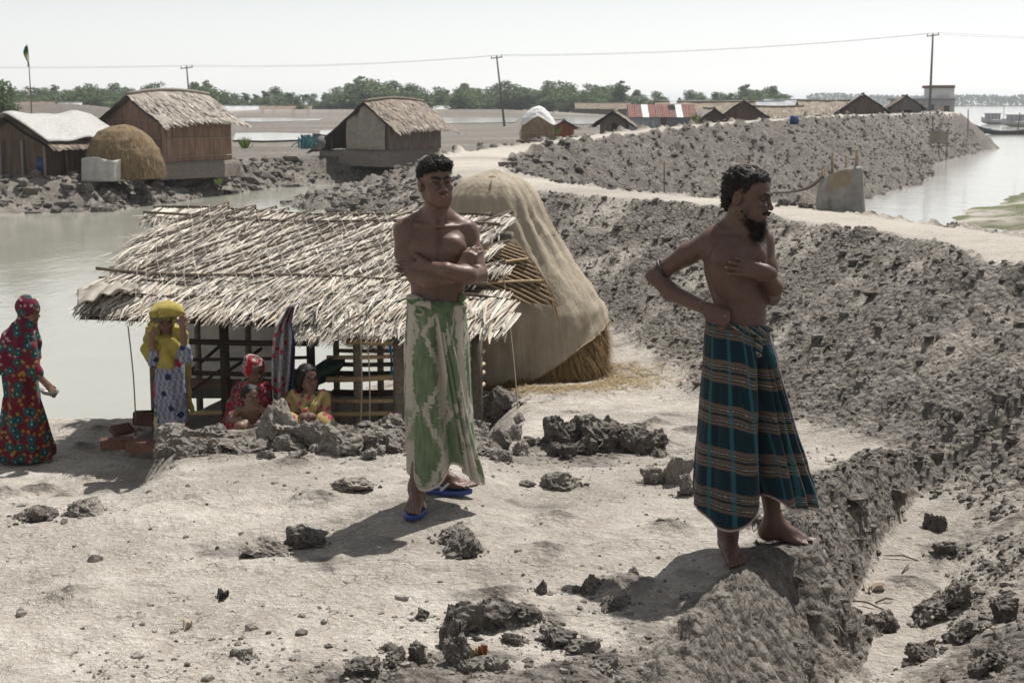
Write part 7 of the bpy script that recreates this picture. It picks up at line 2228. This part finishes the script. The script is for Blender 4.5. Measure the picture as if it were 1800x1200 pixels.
big = [(487, 785, 82, 74, 'big square-topped mud block before the crouching child'), (546, 790, 48, 44, 'upright mud lump right of the square-topped mud block'), (600, 795, 66, 52, 'rounded pale mud lump in the row before the hut, left of the young man'),
       (685, 768, 70, 36, 'flat mud block behind the row, just left of the young man'), (868, 745, 88, 62, 'large dark mud mound at the right corner post of the near hut'), (1192, 850, 44, 56, 'upright mud stump left of the bearded man'),
       (1148, 850, 36, 36, 'smaller mud stump beside the upright one left of the bearded man'), (1208, 875, 34, 42, 'mud lump in front of the upright stump left of the bearded man'), (985, 862, 56, 28, 'single rough mud lump lying alone between the two men'),
       (533, 962, 62, 32, 'dark mud lump at the tip of the young man\'s shadow'), (468, 978, 70, 30, 'paler mud lump left of the one at the shadow tip'), (792, 952, 46, 26, 'dark mud lump on top of the small heap in front of the young man'), (816, 978, 62, 32, 'largest dark lump of the small heap in front of the young man'),
       (952, 1050, 28, 30, 'small knobbly dark lump alone in front of the two men'), (284, 768, 84, 46, 'mud mound beside the bricks at the left corner of the hut'), (56, 918, 60, 26, 'low dark lump on the ground at the left edge of the picture'), (145, 905, 70, 24, 'low crusted lump right of the one at the left edge'), (620, 862, 58, 18, 'low flat mud lump left of the young man\'s feet')]
for px, py, w, h, lb in big: lump(px, py, w, h, lb, dark=('dark' in lb))
rs = np.random.RandomState(9)
lab, grp = 'grey mud lump in the low row heaped before the near hut', 'row of mud lumps before the hut'
for px in np.arange(285, 715, 15.5):
    q = rs.uniform(.7, 1.2); lump(px + rs.uniform(-5, 5), 800 - 12 * q + rs.uniform(-10, 8) + (8 if px < 400 else 0), 42 * q, (16 if 390 < px < 450 or 515 < px < 580 else 25) * q, lab, grp)
for px in np.arange(300, 715, 26):
    if 385 < px < 470 or 510 < px < 590: continue
    lump(px + rs.uniform(-6, 6), 782 + rs.uniform(-6, 4), 46, 26, lab, grp)
for px, py in ((300, 802), (350, 800), (650, 806), (668, 800), (470, 806), (520, 806)): lump(px, py, 24, 15, lab, grp)
lab, grp = 'mud lump right of the young man\'s legs, before the straw stack', 'mud lumps between the young man and the dark heap'
for px, py, w, h in ((842, 772, 46, 34), (880, 790, 44, 36), (905, 775, 34, 26), (850, 800, 50, 30), (918, 800, 30, 20), (880, 812, 34, 18), (840, 790, 40, 30), (930, 785, 22, 16), (912, 745, 16, 16)): lump(px, py, w, h, lab, grp)
lab, grp = 'dark mud lump in the large heap between the two men', 'lumps of the large dark heap'
for px, py, w, h in ((985, 790, 56, 52), (1015, 766, 52, 34), (1050, 790, 66, 54), (1092, 795, 62, 48), (1030, 800, 50, 34), (1120, 800, 56, 44), (1145, 790, 40, 30), (1068, 772, 60, 38), (1100, 774, 54, 32), (975, 802, 30, 22), (1000, 805, 36, 20), (1160, 805, 26, 16), (1010, 785, 44, 40)): lump(px, py, w, h, lab, grp, dark=True)
lab, grp = 'dark clod in the loose strip along the front of the flat ground', 'clods in the front strip'
for px, py, w, h in ((800, 1098, 34, 36), (830, 1110, 70, 44), (880, 1105, 80, 44), (930, 1095, 44, 26), (795, 1140, 46, 52), (805, 1165, 40, 42), (735, 1165, 36, 30), (640, 1190, 60, 30), (690, 1172, 40, 26), (870, 1180, 40, 26), (1040, 1050, 46, 36), (1080, 1075, 50, 30), (1030, 1155, 56, 28), (740, 1095, 26, 20), (430, 1165, 34, 24), (960, 1120, 44, 24), (985, 1140, 60, 30), (1060, 1185, 50, 30), (820, 1185, 36, 24), (680, 1150, 30, 20), (905, 1140, 40, 24)): lump(px, py, w, h, lab, grp, dark=True)
lab, grp = 'dark clod lying in or beside the gully on the right', 'clods by the gully'
for px, py, w, h in ((1490, 1112, 30, 18), (1562, 1108, 40, 24), (1645, 935, 36, 28), (1640, 1090, 60, 36), (1700, 1130, 60, 40), (1575, 885, 30, 24), (1535, 1100, 24, 16), (1690, 1065, 56, 34), (1740, 1175, 60, 40), (1620, 1160, 50, 30), (1770, 1090, 50, 34), (1670, 980, 44, 26), (1415, 1185, 26, 18)): lump(px, py, w, h, lab, grp, dark=True)
lab, grp = 'dark round stone-like lump on the river edge of the path', 'lumps on the river edge of the path'
for px, py, w, h in ((1378, 362, 16, 10), (1396, 362, 14, 8), (1416, 366, 22, 9), (1368, 364, 10, 6)): lump(px, py, w, h, lab, grp, dark=True)

# bricks
def brick(px, py, Y, yaw, label, sc=.85, tilt=0.0):
    import bmesh
    bm = bmesh.new(); bmesh.ops.create_cube(bm, size=1); bmesh.ops.scale(bm, vec=(.235 * sc, .115 * sc, .075 * sc), verts=bm.verts); bmesh.ops.bevel(bm, geom=bm.edges[:], offset=.007, segments=2, affect='EDGES')
    me = bpy.data.meshes.new('brick'); bm.to_mesh(me); bm.free(); a = me.color_attributes.new('col', 'FLOAT_COLOR', 'POINT')
    for d in a.data: d.color = (.105, .060, .047, 1)
    p = at(px, py, Y); z = gz(p[0], Y); tag(link('brick', me, M_BRICK, None, loc=(p[0], p[1], max(z, p[2] - .02) + .03), rot=(tilt, 0, yaw)), label, 'brick')
brick(206, 781, 11.0, .3, 'loose brick lying nearest the camera at the left corner of the hut', 1.1); brick(252, 786, 10.9, -.1, 'second loose brick, right next to the girl\'s feet', 1.1); brick(214, 757, 11.5, .9, 'brick tipped up on its edge behind the loose one', .8, .6)
for k in range(5):
    p = at(256 + 16 * (k % 3), 738 - 10 * (k // 3), 11.75); 
    brick(256 + 15 * (k % 3), 742 - 11 * (k // 3), 11.75, .1 * k - .2, 'brick in the small pile under the left corner post of the hut')
    COL.objects[-1]['group'] = 'bricks under the corner post'

# crumbs and loose clods: too many to count
def ico(n):
    import bmesh
    if n == 0:
        return np.array([(1, 0, 0), (-1, 0, 0), (0, 1, 0), (0, -1, 0), (0, 0, 1), (0, 0, -1)], float), np.array([(0, 2, 4), (2, 1, 4), (1, 3, 4), (3, 0, 4), (2, 0, 5), (1, 2, 5), (3, 1, 5), (0, 3, 5)])
    bm = bmesh.new(); bmesh.ops.create_icosphere(bm, subdivisions=n, radius=1.0)
    V = np.array([v.co[:] for v in bm.verts]); F = np.array([[v.index for v in f.verts] for f in bm.faces]); bm.free(); return V, F
def scatter(name, X, Y, S, n, dark, seed, label, flat=.7, mat=None, tone=(.5, .95)):
    r = np.random.RandomState(seed); V0, F0 = ico(n); k = len(V0); N_ = len(X)
    Z = gzs(X, Y)
    J = V0[None] * (1 + r.uniform(-.38, .38, (N_, k, 1)))
    J = J * (r.uniform(.6, 1.25, (N_, 1, 3)) * A3((1, 1, flat)))
    a = r.uniform(0, 6.28, N_); c, s_ = np.cos(a), np.sin(a)
    x = J[..., 0] * c[:, None] - J[..., 1] * s_[:, None]; y = J[..., 0] * s_[:, None] + J[..., 1] * c[:, None]
    P = np.stack([x, y, J[..., 2]], -1) * S[:, None, None] + np.stack([X, Y, Z + S * .08], -1)[:, None]
    F = (F0[None] + (np.arange(N_) * k)[:, None, None]).reshape(-1, 3)
    cc = np.zeros((N_ * k, 3)); cc[:, 0] = np.repeat(r.uniform(tone[0], tone[1], N_), k)
    me = mesh_np(name, P.reshape(-1, 3), F, False, cc)
    return tag(link(name, me, mat or M_GROUND), label, 'clods', kind='stuff')
def pick(n, box, cond, seed):
    r = np.random.RandomState(seed); X = r.uniform(box[0], box[1], n); Y = r.uniform(box[2], box[3], n)
    h, fr, pa, rub, isl = terrain(X, Y); m = cond(X, Y, rub, pa, r); return X[m], Y[m]
vis = lambda X, Y: np.abs(X / np.maximum(Y, .1)) < .42
X, Y = pick(110000, (-6, 9, 6, 30), lambda X, Y, rub, pa, r: (rub > .45) & (pa < .3) & vis(X, Y) & (r.rand(len(X)) < .65), 1)
S = np.minimum(np.random.RandomState(2).gamma(1.6, .007, len(X)) + .005, .034)
scatter('slope_crumbs', X, Y, S, 0, True, 3, 'dark crumbs covering the near slope of the dyke')
X, Y = X[::9] + .03, Y[::9] + .02
S = np.minimum(np.random.RandomState(5).gamma(2.0, .010, len(X)) + .015, .06)
scatter('slope_clods', X, Y, S, 1, True, 4, 'dark dug clods scattered on the near slope of the dyke')
X, Y = pick(16000, (1.2, 4.5, 3.4, 9), lambda X, Y, rub, pa, r: (rub > .25) & vis(X, Y) & (r.rand(len(X)) < .5), 11)
S = np.minimum(np.random.RandomState(12).gamma(1.3, .006, len(X)) + .004, .03)
scatter('gully_clods', X, Y, S, 1, True, 13, 'dark crumbs and clods on the rough ground right of the gully')
X, Y = pick(30000, (-4, 2.2, 3.6, 9), lambda X, Y, rub, pa, r: (rub < .2) & vis(X, Y) & (r.rand(len(X)) < .04 + .75 * np.exp(-((Y - 4.4 - .2 * X) / .6) ** 2) * (X > -1.5) + .25 * np.exp(-((Y - 8.4) / .5) ** 2)), 21)
S = np.minimum(np.random.RandomState(22).gamma(1.1, .0045, len(X)) + .002, .03)
scatter('ground_crumbs', X, Y, S, 1, True, 23, 'small dark crumbs strewn over the pale flat ground', tone=(.2, .8))
rs_ = np.random.RandomState(55); LX, LY, LS = [], [], []
for (lx, ly, sw_) in LUMP_AT:
    if ly > 16: continue
    n_ = 26
    a_ = rs_.uniform(0, 6.28, n_); d_ = sw_ * (.8 + np.abs(rs_.normal(0, .5, n_)))
    LX += list(lx + d_ * np.cos(a_)); LY += list(ly + d_ * np.sin(a_) * .9); LS += list(np.minimum(sw_ * rs_.gamma(1.2, .07, n_) + .003, .04))
scatter('lump_crumbs', np.array(LX), np.array(LY), np.array(LS), 1, True, 56, 'crumbs fallen round the larger mud lumps')
X, Y = pick(14000, (-24, 2, 24, 62), lambda X, Y, rub, pa, r: (rub > .4) & (pa < .3) & vis(X, Y), 31)
S = np.minimum(np.random.RandomState(32).gamma(1.3, .035, len(X)) + .025, .20) * np.where(X < -9, 1.9, 1)
scatter('bank_clods', X, Y, S, 1, True, 33, 'dark clods heaped along the far pond bank')
X, Y = pick(60000, (2, 40, 34, 125), lambda X, Y, rub, pa, r: (rub > .6) & (pa < .2) & vis(X, Y) & (r.rand(len(X)) < .55), 41)
S = np.minimum(np.random.RandomState(42).gamma(1.4, .035, len(X)) + .04, .18)
scatter('far_dyke_clods', X, Y, S, 0, True, 43, 'dark clods on the river face of the far dyke')

# sticks, leaves and scraps in the gully
rs = np.random.RandomState(6)
for i, (px, py, l) in enumerate(((1585, 975, .18), (1592, 995, .14), (1520, 1060, .20), (1535, 1080, .16), (1555, 1050, .10), (1470, 1150, .14), (1740, 1180, .16), (1640, 1150, .12))):
    p = atz(px, py, -.40); z = gz(p[0], p[1]); a = rs.uniform(0, 3.1); d = A3((math.cos(a), math.sin(a), .05)) * l / 2
    mb = MB(); mb.tube([-d, A3((.01, .01, .012)), d], [.004, .005, .003], 5, (.12, .09, .07)); tag(mb.build('twig', M_WOOD, None, True), 'thin dry twig lying on the gully floor', 'twig', 'twigs in the gully').location = (p[0], p[1], z + .008)
def scrap(px, py, z0, w, col, lb, cat='scrap', nm='leaf_scrap'):
    p = atz(px, py, z0); z = gz(p[0], p[1]); mb = MB(); n = 7
    P = np.array([[(w * (u - .5) * (1 - abs(2 * v - 1) ** 2 * .5), w * .55 * (v - .5), .015 + .02 * math.sin(u * 3 + v * 5)) for v in np.linspace(0, 1, n)] for u in np.linspace(0, 1, n)]); mb.grid(P, col)
    o = mb.build(nm, M_LEAF, None, True); o.location = (p[0], p[1], z); o.rotation_euler = (0, 0, px * .1); o.modifiers.new('thickness', 'SOLIDIFY').thickness = .004; tag(o, lb, cat)
scrap(1545, 1030, -.4, .09, (.42, .35, .27), 'curled dry leaf on the gully floor', 'leaf'); scrap(1525, 1032, -.4, .06, (.30, .24, .18), 'smaller curled leaf left of the other in the gully', 'leaf')
scrap(848, 1150, 0, .035, (.22, .085, .045), 'orange shard among the front clods', 'shard', 'brick_shard'); scrap(830, 1156, 0, .05, (.30, .24, .14), 'tan shard beside the orange one among the front clods', 'shard', 'brick_shard'); scrap(330, 1102, 0, .05, (.40, .33, .24), 'small tan shard on the bare ground at the lower left', 'shard', 'brick_shard')
scrap(392, 1050, 0, .07, (.02, .018, .016), 'small black scrap of rubber on the bare ground', 'scrap', 'rubber_scrap')

# grass tufts on the islet and weeds on the banks
def tufts(name, n, box, cond, h, col, label, seed):
    r = np.random.RandomState(seed); X = r.uniform(box[0], box[1], n); Y = r.uniform(box[2], box[3], n); hh_, fr, pa, rub, isl = terrain(X, Y); m = cond(X, Y, hh_, isl) 
    X, Y, Z = X[m], Y[m], hh_[m]; mb = MB(); V = []; C = []
    for x, y, z in zip(X, Y, Z):
        a = r.uniform(0, 6.28); d = A3((math.cos(a), math.sin(a), 0)); L = h * r.uniform(.5, 1.3); t = A3((r.normal() * .3, r.normal() * .3, 1)) * L
        V += [A3((x, y, z - .02)) - d * h * .08, A3((x, y, z - .02)) + d * h * .08, A3((x, y, z)) + t]; C += [A3(col) * r.uniform(.6, 1.4)] * 3
    if V: tag(link(name, mesh_np(name, np.array(V), np.arange(len(V)).reshape(-1, 3), False, np.array(C)), M_FOL), label, 'grass', kind='stuff')
tufts('islet_grass', 14000, (12, 34, 40, 75), lambda X, Y, h, i: i & (h > -1.98) & (fbm(X * .5, Y * .5, 3, 5) > -.05),   .15, (.10, .125, .045), 'short moss-green grass on the mud islet in the river', 3)
def weeds():
    r = np.random.RandomState(4)
    for i, (px, py, Y, n, h, lb) in enumerate(((430, 262, 54, 60, .42, 'small bright green shrub right of the large thatched house'), (385, 325, 46, 40, .22, 'green weed clump on the far pond bank'), (980, 236, 62, 16, .4, 'green weed at the edge of the path bend'), (1222, 216, 74, 22, .5, 'green bush at the right end of the rusty tin shed'))):
        c = at(px, py, Y); mb = MB()
        for k in range(n):
            a = r.uniform(0, 6.28); p = A3((r.normal() * .2 * h, r.normal() * .2 * h, 0)); t = p + A3((math.cos(a) * .5, math.sin(a) * .5, r.uniform(.5, 1.2))) * h; s_ = np.cross(t - p, (0, 1, .2)); s_ = s_ / np.linalg.norm(s_) * .03 * h * 1.6
            mb.add([p, (p + t) / 2 - s_, t, (p + t) / 2 + s_], [(0, 1, 2, 3)], None, A3((.12, .17, .045)) * r.uniform(.6, 1.3))
        tag(mb.build('weed', M_FOL), lb, 'weed').location = tuple(c)
weeds()

ORD = 'first second third fourth fifth sixth seventh eighth ninth tenth eleventh twelfth thirteenth fourteenth fifteenth sixteenth seventeenth eighteenth nineteenth twentieth twenty-first twenty-second twenty-third'.split()
def by_place(group, text):
    os_ = sorted([o for o in COL.objects if o.get('group') == group], key=lambda o: o.location[0] / o.location[1])
    for k, o in enumerate(os_): o['label'] = ORD[k] + ' from the left ' + text
by_place('clods in the front strip', 'of the dark clods along the front of the flat ground')
by_place('clods by the gully', 'of the dark clods beside the gully')
by_place('lumps of the large dark heap', 'of the dark lumps heaped between the two men')
by_place('mud lumps between the young man and the dark heap', "of the mud lumps right of the young man's legs")
by_place('twigs in the gully', 'of the dry twigs on the gully floor')
by_place('lumps on the river edge of the path', 'of the dark lumps on the river edge of the path')
by_place('bricks under the corner post', 'of the bricks piled under the corner post of the hut')
# thin haze
def haze():
    m = bpy.data.materials.new('haze'); m.use_nodes = True; nt = m.node_tree
    nt.nodes.remove(nt.nodes['Principled BSDF'])
    v = N(nt, 'ShaderNodeVolumePrincipled', i_Density=HAZE_D, i_Anisotropy=.3); v.inputs['Color'].default_value = (.90, .94, 1.0, 1)
    nt.links.new(v.outputs[0], nt.nodes['Material Output'].inputs['Volume'])
    mb = MB(); mb.box((0, 1900, 5.0), (6000, 4400, 22), None, (1, 1, 1)); tag(mb.build('haze', m), kind='stuff')
HAZE_D = .00035
if HAZE_D: haze()
